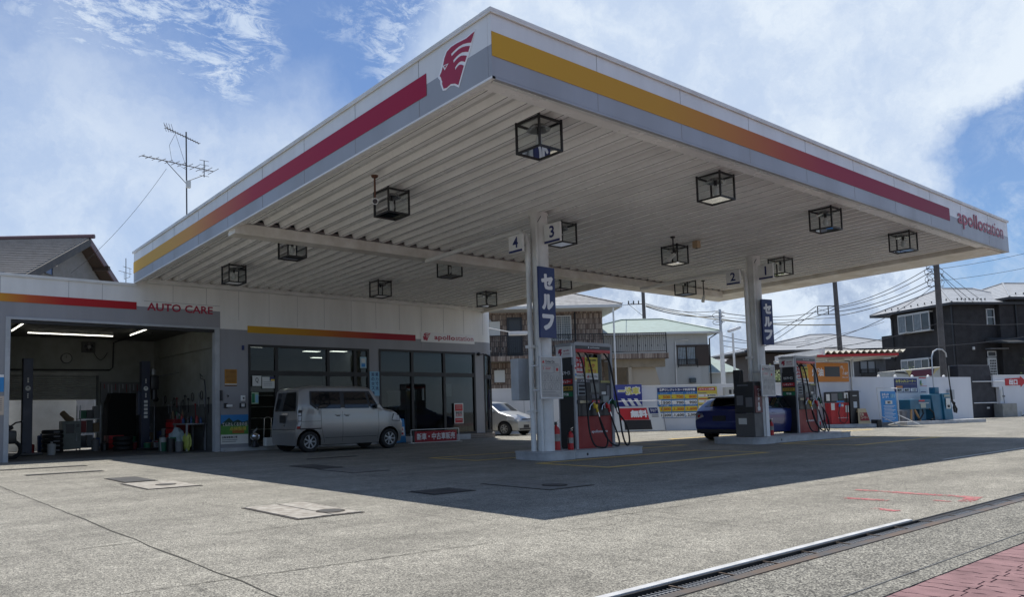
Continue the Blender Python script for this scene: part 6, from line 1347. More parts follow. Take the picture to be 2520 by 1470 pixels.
t = thing('care_island', 'long low kerb before the white wall under the vacuum machines', 'kerb', org(MW, 3.2, -.9, 0))
b = MB(); lbox(b, MW, .37, 6.1, -1.2, -.01, 0, .15, CONC, .012); b.build('kerb', t)
# vacuum machine
MV = MW @ Matrix.Translation((0, -.62, 0))
t = thing('vacuum_machine', 'tall blue vacuum cleaner box with an overhead hose arm', 'vacuum machine', org(MV, 3.4, 0, .15))
b = MB(); b.hexa([MV @ Vector(p) for p in ((2.80, -.3, .16), (3.40, -.3, .16), (3.40, .3, .16), (2.80, .3, .16), (2.72, -.25, 1.30), (3.40, -.25, 1.32), (3.40, .25, 1.32), (2.72, .25, 1.30))], TEAL); b.build('body', t, bevel=.02)
b = MB(); b.hexa([MV @ Vector(p) for p in ((3.405, -.38, .16), (4.02, -.38, .16), (4.0, .28, .16), (3.405, .28, .16), (3.405, -.30, 1.34), (3.98, -.30, 1.34), (3.98, .25, 1.34), (3.405, .25, 1.34))], mat('teal_door', (.014, .13, .22), .4, dirt=.35)); b.build('door', t, bevel=.02)
b = MB(); lbox(b, MV, 3.55, 3.86, -.375, -.365, .65, 1.12, PAPER); lbox(b, MV, 3.62, 3.80, -.379, -.376, .70, .82, INK); lbox(b, MV, 3.5, 3.92, -.345, -.335, 1.18, 1.28, mat('faded_label', (.35, .38, .33), .6)); b.build('label', t)
b = MB(); lbox(b, MV, 3.22, 3.52, -.12, .14, 1.33, 1.62, TEAL, .01); b.tube([MV @ Vector(p) for p in ((3.36, 0, 1.62), (3.34, 0, 2.3), (3.36, 0, 3.0), (3.50, 0, 3.24), (3.80, 0, 3.36), (4.20, 0, 3.34), (4.42, 0, 3.2), (4.46, 0, 3.0))], .028, ALU, 8); b.build('arm', t)
b = MB(); b.tube([MV @ Vector(p) for p in ((4.46, 0, 3.0), (4.47, -.02, 2.3), (4.50, -.05, 1.5))], .025, RUB, 8); b.tube([MV @ Vector(p) for p in ((4.50, -.05, 1.5), (4.50, -.08, 1.0), (4.62, -.1, .80), (4.76, -.1, .62), (4.72, -.1, .47), (4.60, -.1, .50), (4.56, -.1, .68), (4.60, -.12, .9), (4.4, -.1, 1.0), (4.05, -.1, .92))], .045, RUB, 8); b.build('hose', t)
# second blue unit on a stand
t = thing('mat_washer', 'wide blue machine head on a stand with pale wooden legs', 'mat cleaner', org(MV, 1.9, 0, .15))
b = MB(); lbox(b, MV, 1.14, 2.60, -.28, .22, .66, 1.09, TEAL, .03); lbox(b, MV, 2.05, 2.5, -.10, .15, .15, .66, TEAL, .01); b.build('body', t)
b = MB(); lbox(b, MV, 1.75, 2.15, -.29, -.281, 1.0, 1.06, REDS); lbox(b, MV, 1.85, 2.2, -.295, -.285, .72, .90, mat('faded_label', (.35, .38, .33), .6)); lbox(b, MV, 1.7, 2.4, -.31, -.285, .91, .94, ALU); lbox(b, MV, 1.5, 1.7, -.1, .0, 1.09, 1.12, WHT); b.build('label', t)
for a, c in ((1.28, 1.17), (1.50, 1.80)): b = MB(); b.tube([MV @ Vector((a, -.22, .66)), MV @ Vector((c, -.26, .155))], .045, WOOD, 8); b.build('leg', t)
b = MB(); b.tube([MV @ Vector(p) for p in ((2.0, -.25, .7), (1.98, -.3, .45), (1.75, -.3, .25), (1.55, -.3, .2))], .03, RUB, 8); b.build('hose', t); b = MB(); b.tube([MV @ Vector(p) for p in ((2.45, -.25, .7), (2.7, -.3, .5), (2.75, -.3, .25), (2.5, -.3, .17))], .03, RUB, 8); b.build('hose', t); b = MB(); lbox(b, MV, .85, 1.15, -.1, .2, .15, .6, INKG, .01); b.build('bin', t)
# blue standing sheet
MZ = MW @ Matrix.Translation((0, -1.15, 0))
t = thing('banner_stand', 'blue banner in a white tube frame before the white wall', 'banner', org(MZ, -.7, 0, 0))
b = MB(); b.tube([MZ @ Vector(p) for p in ((-1.28, 0, .14), (-1.34, .05, 1.60), (-.02, .05, 1.58), (-.05, 0, .14))], .018, WHT, 8); b.tube([MZ @ Vector(p) for p in ((-1.28, .03, .45), (-.85, -.5, .02))], .018, WHT, 8); b.tube([MZ @ Vector(p) for p in ((-.05, .03, .45), (.50, -.5, .02))], .018, WHT, 8); b.tube([MZ @ Vector(p) for p in ((-1.28, 0, .14), (-1.28, .5, .02))], .018, WHT, 8); b.tube([MZ @ Vector(p) for p in ((-.05, 0, .14), (-.05, .5, .02))], .018, WHT, 8); b.build('frame', t)
b = MB(); b.hexa([MZ @ Vector(p) for p in ((-1.20, -.03, .16), (-.17, -.03, .17), (-.17, -.02, .17), (-1.20, -.02, .16), (-1.19, 0, 1.46), (-.21, 0, 1.45), (-.21, .01, 1.45), (-1.19, .01, 1.46))], BLU); b.build('cloth', t)
b = MB(); ltext(b, MZ, 'お手入れ\nコーナー', -.90, -.022, 1.27, LTR, .22, .46, .02); lbox(b, MZ, -.95, -.50, -.034, -.024, .92, 1.06, PAPER); ltext(b, MZ, '無料', -.72, -.036, .99, INK, .09, .2, .02)
for k in range(11): lbox(b, MZ, -1.08 + .04 * (k % 2), -.32 - .1 * (k % 3), -.034, -.030, .84 - k * .058, .855 - k * .058, WHT)
for k in range(3): lbox(b, MZ, -.58 + k * .1, -.52 + k * .1, -.034, -.024, 1.18, 1.34, LBLU)
b.build('print', t)
# kerosene station
MK = LM(32.68, 14.24, 0, -37.5)
t = thing('kerosene_island', 'low pale island under the red kerosene pump', 'island', org(MK)); b = MB(); lbox(b, MK, -1.2, .92, -.30, .7, 0, .14, CONC, .012); b.build('base', t)
t = thing('kerosene_pump', 'red and black kerosene pump with white stickers under the corrugated roof', 'fuel pump', org(MK, -.35, 0, .14))
b = MB(); lbox(b, MK, -.74, .0, 0, .45, .145, 1.02, RED, .01); b.build('cabinet', t); b = MB(); lbox(b, MK, -.76, .02, -.02, .46, 1.03, 1.47, BLK2, .01); lbox(b, MK, -.70, -.45, -.03, -.021, 1.1, 1.4, INKG); lbox(b, MK, -.42, -.25, -.03, -.021, 1.15, 1.42, mat('dark_green_lcd', (.03, .06, .05), .3)); lbox(b, MK, -.18, -.02, -.03, -.021, 1.2, 1.42, PAPER); b.build('display', t)
b = MB(); lbox(b, MK, -.72, -.58, -.012, -.001, .72, 1.0, PAPER); lbox(b, MK, -.30, -.22, -.012, -.001, .86, .96, PAPER); lbox(b, MK, -.14, -.01, -.012, -.001, .62, .90, PAPER); lbox(b, MK, -.90, -.77, -.03, .0, 1.10, 1.38, PAPER); lbox(b, MK, -.5, -.2, -.035, -.022, 1.04, 1.09, BLU); ltext(b, MK, 'apollostation', -.20, -.004, .40, LTR, .05, .32, .02); b.ball(org(MK, -.42, -.006, .40), .025, LTR); b.build('sticker', t)
b = MB(); b.tube([MK @ Vector(p) for p in ((-.08, -.05, 1.35), (-.10, -.08, .8), (-.14, -.1, .3), (-.28, -.12, .17), (-.44, -.12, .25), (-.48, -.1, .6), (-.42, -.08, .85))], .016, RUB, 8); b.tube([MK @ Vector(p) for p in ((-.42, -.08, .85), (-.38, -.06, .98))], .04, BLU, 8); b.build('hose', t)
t = thing('payment_terminal', 'slim black payment post with a pale card slot right of the kerosene pump', 'payment terminal', org(MK, .25, 0, .14)); b = MB(); lbox(b, MK, .06, .46, .0, .35, .145, 1.50, BLK2, .02); b.build('body', t); b = MB(); lbox(b, MK, .20, .34, -.012, -.001, .80, 1.05, mat('terminal_pale', (.45, .5, .55), .4)); b.build('card_reader', t); b = MB(); lbox(b, MK, .18, .35, -.012, -.001, 1.28, 1.31, PAPER); b.build('slot', t)
t = thing('folding_sign', 'cream folding sign with dark red lettering standing by the payment post', 'sign board', org(MK, .48, -.2, .14)); b = MB()
b.hexa([MK @ Vector(p) for p in ((.22, -.26, .145), (.72, -.26, .145), (.72, -.24, .145), (.22, -.24, .145), (.32, -.08, .76), (.64, -.08, .76), (.64, -.06, .76), (.32, -.06, .76))], mat('cream_board', (.50, .40, .24), .6)); b.hexa([MK @ Vector(p) for p in ((.24, .12, .145), (.70, .12, .145), (.70, .14, .145), (.24, .14, .145), (.33, -.04, .76), (.63, -.04, .76), (.63, -.02, .76), (.33, -.02, .76))], MATS['cream_board']); b.build('panel', t)
b = MB(); Mx = MK @ frame((.48, -.185, .46), (1, 0, 0), (0, .18, .615)); b.prism([(-.17, -.2), (.19, -.2), (.15, .14), (-.13, .14)], lambda p, q, s: Mx @ Vector((p, q, s)), .012, .014, mat('dark_red_print', (.25, .02, .02), .5)); b.text('灯油\nコーナー', Mx, mat('cream_letter', (.6, .5, .32), .5), .26, .28, bold=.02, ext=.016); b.build('print', t)
b = MB(); lbox(b, MK, -1.75, -1.0, .0, .3, .0, .14, BLK2, .01); lbox(b, MK, -1.7, -1.2, -.06, .1, .14, .27, REDS, .01); b.build('can_crate', label='black crate with a red lettered box beside the kerosene island', category='crate')
b = MB(); lbox(b, MK, .93, 1.10, -.35, .1, .0, .30, BLK2, .01); b.build('end_block', label='black block at the right end of the kerosene island', category='block')
extinguisher(*org(MK, -1.0, .05, .0), .45, 'small red fire extinguisher by the kerosene pump')
t = thing('corrugated_canopy', 'small red edged canopy with a corrugated roof over the kerosene pump', 'canopy', org(MK, 0, 1, 0))
b = MB(); pts = []; k = 0; x = -.96
while x <= 2.45: pts.append((x, 3.02 + (.12 if k % 2 else 0) - .0)); x += .122; k += 1
n = len(pts); y0, y1 = -.25, 4.1
V = [MK @ Vector((p[0], y, p[1] + (y + .25) * .03)) for y in (y0, y1) for p in pts] + [MK @ Vector((p[0], y, p[1] + .012 + (y + .25) * .03)) for y in (y0, y1) for p in pts]
b.add(V, [(i, i + 1, n + i + 1, n + i) for i in range(n - 1)] + [(2 * n + i, 3 * n + i, 3 * n + i + 1, 2 * n + i + 1) for i in range(n - 1)] + [(i, 2 * n + i, 2 * n + i + 1, i + 1) for i in range(n - 1)], mat('corrugated_cream', (.55, .52, .44), .5, dirt=.4)); b.build('roof_sheet', t)
b = MB(); lbox(b, MK, -1.03, -.97, -.26, 4.1, 2.98, 3.24, WHT, .004); b.build('fascia', t)
b = MB(); lbox(b, MK, -1.24, 2.08, -.18, -.12, 2.90, 3.0, RED); lbox(b, MK, -1.24, 2.08, -.10, 3.3, 2.93, 2.99, mat('soffit_white', (.5, .5, .47), .6)); lbox(b, MK, 2.0, 2.06, -.10, 3.3, 2.86, 2.93, TRIM); b.build('beam', t)
b = MB()
for xx in (-.8, 1.6): b.tube([MK @ Vector((xx, 2.4, 0)), MK @ Vector((xx, 2.4, 2.93))], .05, ALU, 10)
b.build('post', t)
b = MB(); b.tube([MK @ Vector((-.68, .1, 2.76)), MK @ Vector((-.02, .1, 2.78))], .06, mat('cream_pipe', (.5, .46, .36), .6), 10); b.tube([MK @ Vector((-1.3, .1, 2.70)), MK @ Vector((1.8, .1, 2.93))], .012, TRIM, 6); b.tube([MK @ Vector((.25, 0, 2.82)), MK @ Vector((.25, 0, 2.97))], .05, PAPER, 10); b.build('rolled_awning', t)
# far right: dark gate, exit wall
MD = LM(53.15, 14.83, 0, -20); SLT = mat('slate_panel', (.022, .021, .028), .55, dirt=.3)
t = thing('dark_garage', 'tall dark slate panelled shed end with white rails beside the exit wall', 'shed', org(MD, -1.5, 0, 0))
b = MB(); b.hexa([MD @ Vector(p) for p in ((-3.0, 0, 0), (-.10, 0, 0), (-.10, 2.5, 0), (-3.0, 2.5, 0), (-3.03, 0, 2.96), (-.57, 0, 2.98), (-.57, 2.5, 2.98), (-3.03, 2.5, 2.96))], SLT); b.build('wall', t)
b = MB(); lbox(b, MD, -3.05, -.55, -.03, 2.5, 2.98, 3.02, INKG); b.build('roof_edge', t); b = MB()
for z, q in ((2.06, .18), (.84, -.49)): b.tube([MD @ Vector((-2.3, -.25, z)), MD @ Vector((q, -.25, z))], .028, WHT, 8)
for z, q in ((2.06, -.9), (.84, -.9)): b.tube([MD @ Vector((q, -.25, z)), MD @ Vector((q, 0, z))], .02, INKG, 6)
lbox(b, MD, -1.0, -.8, -.02, -.001, .5, .6, PAPER); b.build('rail', t)
t = thing('exit_wall', 'white wall at the right edge of the photo carrying the red exit arrow', 'wall', org(MD, 1.5, 0, 0))
b = MB(); lbox(b, MD, -.50, 6.5, -.1, .1, 1.74, 2.38, WALLP); lbox(b, MD, -.05, 6.5, -.101, .1, 0, 1.739, WALLP); lbox(b, MD, -.52, 6.5, -.13, .13, 2.381, 2.44, WHT); b.build('wall', t)
b = MB(); lbox(b, MD, -.6, .55, -.6, -.105, 0, .78, mat('low_block', (.30, .30, .28), .8, dirt=.4), .02); b.build('utility_block', label='low grey block at the foot of the exit wall', category='block')
t = thing('exit_sign', 'red arrow sign pointing right with white lettering on the exit wall', 'sign', org(MD, 1.3, -.12, 1.8))
b = MB(); b.prism([(.44, 1.81), (1.68, 1.83), (1.68, 1.72), (2.14, 2.05), (1.68, 2.36), (1.68, 2.26), (.44, 2.22)], lambda p, q, s: MD @ Vector((p, -.102 - s, q)), 0, .02, REDS); b.build('board', t); b = MB(); ltext(b, MD, '出口', 1.08, -.124, 2.02, LTR, .32, .66, .03); b.build('lettering', t)
b = MB(); lbox(b, MD, -.02, .12, -.14, -.105, .95, 1.6, PAPER, .01); b.tube([MD @ Vector((.2, -.12, 1.75)), MD @ Vector((.22, -.12, 1.2)), MD @ Vector((.26, -.12, .8))], .012, INKG, 6); lbox(b, MD, .1, .3, -.15, -.105, 1.15, 1.25, INKG); b.build('wall_box', label='pale switch box with a cable on the exit wall', category='switch box')
t = thing('yellow_hydrant', 'small yellow standpipe with a black tap by the exit wall', 'standpipe', org(MD, 1.55, -.5, 0)); b = MB(); b.tube([MD @ Vector((1.55, -.5, 0)), MD @ Vector((1.52, -.5, .66))], .07, YEL, 10); b.build('post', t); b = MB(); b.ball(org(MD, 1.48, -.5, .70), .09, BLK2); b.tube([MD @ Vector((1.45, -.5, .3)), MD @ Vector((1.3, -.5, .12)), MD @ Vector((1.05, -.5, .04))], .025, RUB, 6); b.tube([MD @ Vector((1.15, -.4, 0)), MD @ Vector((1.13, -.4, .3))], .035, PAPER, 8); b.build('tap', t)
# box van-like shop sign behind the wall
t = thing('shop_signboard', 'white signboard with a maroon middle panel and two gold swooshes behind the white wall', 'sign', org(MD, -5, .5, 0))
b = MB(); b.hexa([MD @ Vector(p) for p in ((-7.15, .5, 1.0), (-3.02, .5, 1.0), (-3.02, 1.6, 1.0), (-7.15, 1.6, 1.0), (-7.15, .5, 2.72), (-3.02, .5, 3.0), (-3.02, 1.6, 3.0), (-7.15, 1.6, 2.72))], mat('cream_siding', (.50, .50, .46), .6, dirt=.3)); b.build('board', t)
b = MB(); b.prism([(-6.1, 2.40), (-4.35, 2.45), (-4.2, 2.85), (-5.9, 2.74)], lambda p, q, s: MD @ Vector((p, .495 - s, q)), 0, .02, mat('maroon_sign', (.11, .012, .035), .5)); b.build('panel', t)
b = MB(); b.prism([(-6.1, 2.42), (-5.9, 2.74), (-6.35, 2.76), (-6.2, 2.6)], lambda p, q, s: MD @ Vector((p, .49 - s, q)), .0, .02, mat('gold_swoosh', (.55, .45, .2), .5)); b.prism([(-4.35, 2.45), (-4.2, 2.85), (-3.7, 2.92), (-4.1, 2.7)], lambda p, q, s: MD @ Vector((p, .49 - s, q)), .0, .02, MATS['gold_swoosh']); b.prism([(-7.1, 2.62), (-6.3, 2.62), (-6.2, 2.55), (-6.5, 2.68), (-7.1, 2.70)], lambda p, q, s: MD @ Vector((p, .49 - s, q)), .0, .02, BLK2); b.build('emblem', t)

# ================================================================== NEIGHBOURING HOUSES
def tilewall_mat():
    m = bpy.data.materials.new('shingle_tile'); m.use_nodes = True; nt = m.node_tree; L = nt.links.new; b_ = nt.nodes['Principled BSDF']
    tc = N(nt, 'ShaderNodeTexCoord'); mp = N(nt, 'ShaderNodeMapping'); L(tc.outputs['UV'], mp.inputs[0])
    br = N(nt, 'ShaderNodeTexBrick'); L(mp.outputs[0], br.inputs['Vector']); br.inputs['Scale'].default_value = 1.0
    br.inputs['Brick Width'].default_value = .085; br.inputs['Row Height'].default_value = .31; br.inputs['Mortar Size'].default_value = .011; br.offset = .5; br.inputs['Bias'].default_value = -.1
    br.inputs['Color1'].default_value = (.42, .33, .26, 1); br.inputs['Color2'].default_value = (.12, .065, .042, 1); br.inputs['Mortar'].default_value = (.03, .022, .018, 1)
    L(br.outputs['Color'], b_.inputs['Base Color']); b_.inputs['Roughness'].default_value = .5
    bp = N(nt, 'ShaderNodeBump'); bp.inputs['Strength'].default_value = .6; bp.inputs['Distance'].default_value = .03; L(br.outputs['Fac'], bp.inputs['Height']); bp.invert = True; L(bp.outputs[0], b_.inputs['Normal'])
    return m
SHG = tilewall_mat()
def uvwall(b_obj, M):
    """lay UVs in metres: along the wall and up it"""
    me = b_obj.data; uv = me.uv_layers.new(name='UVMap'); I = M.inverted(); Wm = WM[b_obj]
    for p in me.polygons:
        nrm = (I.to_3x3() @ (Wm.to_3x3() @ p.normal))
        for li in p.loop_indices:
            c = I @ (Wm @ me.vertices[me.loops[li].vertex_index].co)
            if abs(nrm.z) > .7: uv.data[li].uv = (c.x, c.y)
            elif abs(nrm.x) > abs(nrm.y): uv.data[li].uv = (c.y, c.z)
            else: uv.data[li].uv = (c.x, c.z)
ROOFG = mat('grey_roof_tile', (.26, .26, .26), .6, dirt=.7, dscale=4, dcol=(.07, .07, .07)); ROOFL = mat('slate_pale', (.36, .375, .39), .35, dirt=.5, dscale=2.5, bump=.4, bscale=9, dcol=(.20, .21, .22))
ROOFN = mat('green_roof', (.26, .33, .30), .5, dirt=.3, dscale=2); PLAS = mat('plaster_white', (.46, .465, .45), .8, dirt=.3, dscale=1.5, streak=True); TAN = mat('tan_plaster', (.30, .25, .18), .8, dirt=.3); BRN = mat('brown_panel', (.05, .033, .025), .6)
DKW = mat('dark_render', (.035, .032, .032), .8, dirt=.4, dscale=2, bump=.5, bscale=6); WINF = mat('window_white', (.62, .62, .60), .5); CURT = mat('curtain', (.30, .34, .36), .8, dirt=.5, dscale=6); WG = mat('house_glass', (.03, .035, .04), .06, spec=.7)
def hip_roof(parent, M, x0, x1, y0, y1, ze, rx0, rx1, ry, zr, m, th=.14, courses=0):
    b = MB(); e = [M @ Vector(p) for p in ((x0, y0, ze), (x1, y0, ze), (x1, y1, ze), (x0, y1, ze))]; r0, r1 = M @ Vector((rx0, ry, zr)), M @ Vector((rx1, ry, zr))
    b.add([*e, r0, r1], [(0, 1, 5, 4), (1, 2, 5), (2, 3, 4, 5), (3, 0, 4)], m); dz = Vector((0, 0, -th))
    b.add([*e, *[v + dz for v in e]], [(4, 5, 1, 0), (5, 6, 2, 1), (6, 7, 3, 2), (7, 4, 0, 3), (7, 6, 5, 4)], WINF if m is not ROOFL else mat('dark_gutter', (.04, .04, .045), .5))
    for k in range(1, courses):          # tile courses as thin raised lips
        u = k / courses
        def pt(i, rr): return e[i].lerp(rr, u) + Vector((0, 0, .012))
        for (i, ra, j, rb) in ((0, r0, 1, r1), (1, r1, 2, r1), (3, r0, 0, r0)):
            p, q = pt(i, ra), pt(j, rb); d = Vector((0, 0, -.03)); b.add([p, q, q + d, p + d], [(0, 1, 2, 3)], m)
    for p, q in ((e[0], r0), (e[1], r1), (r0, r1), (e[2], r1), (e[3], r0)): b.tube([p + Vector((0, 0, .03)), q + Vector((0, 0, .03))], .05, m, 6)
    return b.build('roof', parent)
def hwin(parent, M, x0, x1, y, z0, z1, n=2, fr=WINF, pane=WG, dep=.06, name='window', grid=None, curtain=False):
    b = MB(); f = .045
    lbox(b, M, x0, x1, y - dep, y + .02, z0, z0 + f, fr); lbox(b, M, x0, x1, y - dep, y + .02, z1 - f, z1, fr)
    for k in range(n + 1): xx = x0 + (x1 - x0 - f) * k / n; lbox(b, M, xx, xx + f, y - dep + .001, y + .019, z0 + f, z1 - f, fr)
    o = b.build(name, parent); g = MB(); lbox(g, M, x0 + .01, x1 - .01, y - .015, y - .005, z0 + .01, z1 - .01, pane)
    if curtain:
        for k in range(n):
            if k % 2 == 0 or n < 3:
                a = x0 + (x1 - x0) * k / n; w = (x1 - x0) / n
                for q in range(5): lbox(g, M, a + w * (.08 + .17 * q), a + w * (.21 + .17 * q), y - .020 - .003 * (q % 2), y - .0155, z0 + .05, z1 - .05, CURT)
    g.build('pane', o)
    if grid:
        q = MB()
        for k in range(grid[0]): xx = x0 + (x1 - x0) * (k + .5) / grid[0]; q.tube([M @ Vector((xx, y - dep - .03, z0)), M @ Vector((xx, y - dep - .03, z1))], .010, fr, 4)
        for k in range(grid[1]): zz = z0 + (z1 - z0) * (k + .5) / grid[1]; q.tube([M @ Vector((x0, y - dep - .03, zz)), M @ Vector((x1, y - dep - .03, zz))], .010, fr, 4)
        q.build('grille', o)
    return o
def railing(parent, M, x0, x1, y, z0, z1, m=BLACK, pitch=.12, orn=True, name='railing', ends=None):
    b = MB()
    b.tube([M @ Vector((x0, y, z1)), M @ Vector((x1, y, z1))], .03, m, 6); b.tube([M @ Vector((x0, y, z0)), M @ Vector((x1, y, z0))], .022, m, 6); b.tube([M @ Vector((x0, y, z1 - .12)), M @ Vector((x1, y, z1 - .12))], .014, m, 5)
    x = x0; k = 0
    while x <= x1:
        b.tube([M @ Vector((x, y, z0)), M @ Vector((x, y, z1))], .011, m, 4)
        if orn and k % 3 == 1:
            b.ball(org(M, x, y, z0 + .32), .05, m, (1, .4, 1.5), 6); b.tube([M @ Vector((x - .09, y, z1 - .14)), M @ Vector((x, y, z1 - .34)), M @ Vector((x + .09, y, z1 - .14))], .010, m, 4)
        x += pitch; k += 1
    k = x0
    while k <= x1: b.tube([M @ Vector((k, y, z0 - .1)), M @ Vector((k, y, z1))], .025, m, 5); k += 1.9
    b.tube([M @ Vector((x1, y, z0 - .1)), M @ Vector((x1, y, z1 + .03))], .03, m, 5)
    return b.build(name, parent)
# ---- brown tiled apartment house
MP = LM(33.47, 27.41, 0, -37.5)
t = thing('apartment_house', 'two storey apartment house clad in brown striped tile with an ornate balcony railing', 'house', org(MP, -3, 3, 0))
b = MB(); lbox(b, MP, -12, .35, 1.5, 9.0, 3.9, 6.78, SHG); lbox(b, MP, -12, .35, 1.51, 9.0, 0, 3.9, SHG); o = b.build('wall', t); uvwall(o, MP)
b = MB(); lbox(b, MP, -12, 3.52, -.02, 1.49, 3.72, 3.97, TAN); o = b.build('balcony_floor', t); b = MB(); lbox(b, MP, -12, 3.55, -.09, -.021, 3.70, 4.0, SHG); lbox(b, MP, 3.521, 3.60, -.09, 1.49, 3.70, 4.0, SHG); o = b.build('balcony_edge', t); uvwall(o, MP)
railing(t, MP, -9.5, 3.50, -.02, 4.12, 5.14, pitch=.115)
b = MB(); lbox(b, MP, .36, 3.4, 2.2, 2.4, 0, 3.72, TAN); lbox(b, MP, .36, 3.5, .3, .6, 3.25, 3.72, TAN); lbox(b, MP, 1.42, 1.60, .3, .5, 0, 3.3, mat('tan_light', (.42, .36, .28), .8)); b.prism([(1.44, 0), (3.9, 0), (2.9, 3.70), (1.44, 3.26)], lambda p, q, s: MP @ Vector((p, .62 + s, q)), 0, .2, MATS['tan_light']); b.build('stair_wall', t)
b = MB(); b.tube([MP @ Vector((.62, -.05, 0)), MP @ Vector((.62, -.05, 6.60))], .05, TRIM, 10); b.build('porch_post', t)
hip_roof(t, MP, -13, 1.10, -.15, 10, 6.78, -6, -.9, 4.4, 8.15, ROOFG, .16, 9)
hwin(t, MP, -2.62, -1.45, 1.5, 4.95, 6.40, 2, grid=(9, 11), curtain=True)
b = MB(); lbox(b, MP, -5.18, -4.30, 1.42, 1.49, 3.98, 6.35, mat('dark_door', (.03, .032, .036), .45)); lbox(b, MP, -5.05, -4.43, 1.40, 1.419, 4.3, 6.2, mat('door_grey', (.055, .06, .065), .4)); b.build('door', t)
for x, z0, z1 in ((-6.2, 5.3, 6.1), (-6.0, 2.6, 3.3)): b = MB(); lbox(b, MP, x, x + .6, 1.2, 1.49, z0, z1, PAPER, .01); b.build('meter_cabinet', t)
b = MB(); lbox(b, MP, -1.28, -1.2, 1.42, 1.49, 3.98, 6.6, INK); b.build('downpipe', t)
t = thing('eave_lamp', 'white flat lamp box on an arm by the shop corner before the brown house', 'lamp', (23.2, 23.6, 0))
# placed on the rear corner pipe: a flat fluorescent box
b = MB(); Mq = LM(21.8, 22.6, 4.15, -37.5); b.box(-.1, .65, -.2, .2, -.06, .08, WHT, .02, Mq); b.tube([(19.62, 21.9, 4.25), tuple(Mq @ Vector((0, 0, .06)))], .02, TRIM, 6); b.build('head', t)
# ---- white house with green roof
MH = LM(41.71, 26.14, 0, -37.5)
t = thing('green_roof_house', 'pale plastered house with a faded green roof and a curtained window', 'house', org(MH, -3, 3, 0))
b = MB(); lbox(b, MH, -8, 0.0, 0, 7, 0, 5.42, PLAS); lbox(b, MH, .001, 1.95, .4, 6, 0, 3.0, PLAS); b.build('wall', t)
hip_roof(t, MH, -8.6, .6, -.5, 7.6, 5.52, -4.3, -1.6, 3.5, 6.75, ROOFN, .12)
b = MB(); V = [MH @ Vector(p) for p in ((.0, -.1, 3.03), (2.05, -.1, 3.05), (2.3, 5.5, 3.3), (.0, 5.5, 3.3), (.0, 2.4, 4.15), (1.1, 2.6, 4.15))]; b.add(V, [(0, 1, 5, 4), (1, 2, 5), (2, 3, 4, 5), (3, 0, 4), (3, 2, 1, 0)], ROOFN); b.build('side_roof', t)
o = hwin(t, MH, -1.9, -.75, 0, 3.52, 4.66, 2, fr=BRN, curtain=True); b = MB(); lbox(b, MH, -.74, .04, -.06, -.002, 3.46, 4.68, BRN); lbox(b, MH, -1.95, .06, -.09, -.001, 4.68, 4.74, BRN); b.build('shutter_case', t)
railing(t, MH, -1.92, -.75, -.22, 3.46, 3.84, pitch=.1, orn=False, name='window_rail')
b = MB(); b.tube([MH @ Vector(p) for p in ((-1.2, -.05, 5.05), (-2.0, -.05, 5.0), (-2.02, -.05, 2.2))], .035, TRIM, 6); b.tube([MH @ Vector(p) for p in ((.5, -.4, 5.42), (.08, -.08, 5.1), (.06, -.06, .2))], .04, INK, 6); b.build('downpipe', t)
b = MB(); lbox(b, MH, -1.25, -.88, -.25, -.001, 2.41, 2.72, mat('vent_hood', (.05, .07, .08), .4), .05); b.build('vent_hood', t)
# ---- black rendered house
MBk = LM(58.35, 18.42, 0, -28.5)
t = thing('black_house', 'large dark rendered house with a pale slate hip roof at the right', 'house', org(MBk, 3, 3, 0))
b = MB(); lbox(b, MBk, 0, 3.2, 0, 5.5, 0, 7.35, DKW); lbox(b, MBk, 3.2, 11, -.3, 6.4, 0, 7.5, DKW); lbox(b, MBk, .01, 3.2, 5.5, 6.5, 0, 5.9, DKW); b.build('wall', t)
hip_roof(t, MBk, -.55, 5.6, -.5, 6.9, 7.50, 2.12, 4.7, 3.1, 8.97, ROOFL, .16, 10)
hip_roof(t, MBk, 3.35, 13.5, -1.0, 7.6, 7.78, 6.7, 9.5, 2.6, 9.28, ROOFL, .16, 10)
# snow guards on the slates
for q in [MBk @ Vector((.15 + k * .3, -.23, 7.68)) for k in range(8)] + [MBk @ Vector((-.28, .2 + k * .6, 7.70)) for k in range(10)] + [MBk @ Vector((4.2 + k * .6, -.65, 8.0)) for k in range(10)]:
    b = MB(); b.box(q.x - .03, q.x + .03, q.y - .03, q.y + .03, q.z - .02, q.z + .10, BLK2); b.build('snow_guard', t)
ML_ = MBk @ Matrix.Rotation(R(-90), 4, 'Z')   # local x runs toward the camera along the left face; outer side is -y
def lw(y): return -y
for (a, c, z0, z1, n) in ((1.66, 4.46, 5.90, 7.16, 4), (1.95, 4.43, 3.24, 3.95, 4)):
    b = MB(); lbox(b, ML_, -c, -a, -.32, -.002, z0 - .06, z0, WINF); lbox(b, ML_, -c, -a, -.32, -.002, z1 - .04, z1 + .06, WINF); lbox(b, ML_, -c + .02, -a - .02, -.28, -.003, z0, z1 - .04, BLK2); b.build('bay', t); hwin(t, ML_, -c, -a, -.285, z0, z1 - .03, n, curtain=True, dep=.05)
hwin(t, MBk, 2.46, 3.06, -.005, 5.98, 7.10, 1, dep=.06); b = MB(); lbox(b, MBk, 2.46, 3.06, -.07, -.01, 6.5, 6.55, WINF); b.build('transom', t)
b = MB(); lbox(b, MBk, 2.28, 2.95, -.07, -.006, 2.0, 3.80, WINF); b.build('door', t); b = MB()
for i in range(4):
    for j in range(9): lbox(b, MBk, 2.42 + i * .12, 2.50 + i * .12, -.08, -.071, 2.1 + j * .18, 2.22 + j * .18, BLK2)
lbox(b, MBk, 2.28, 2.95, -.075, -.06, 3.86, 4.25, WINF); lbox(b, MBk, 2.34, 2.89, -.082, -.0755, 3.92, 4.19, BLK2); b.build('door_lattice', t)
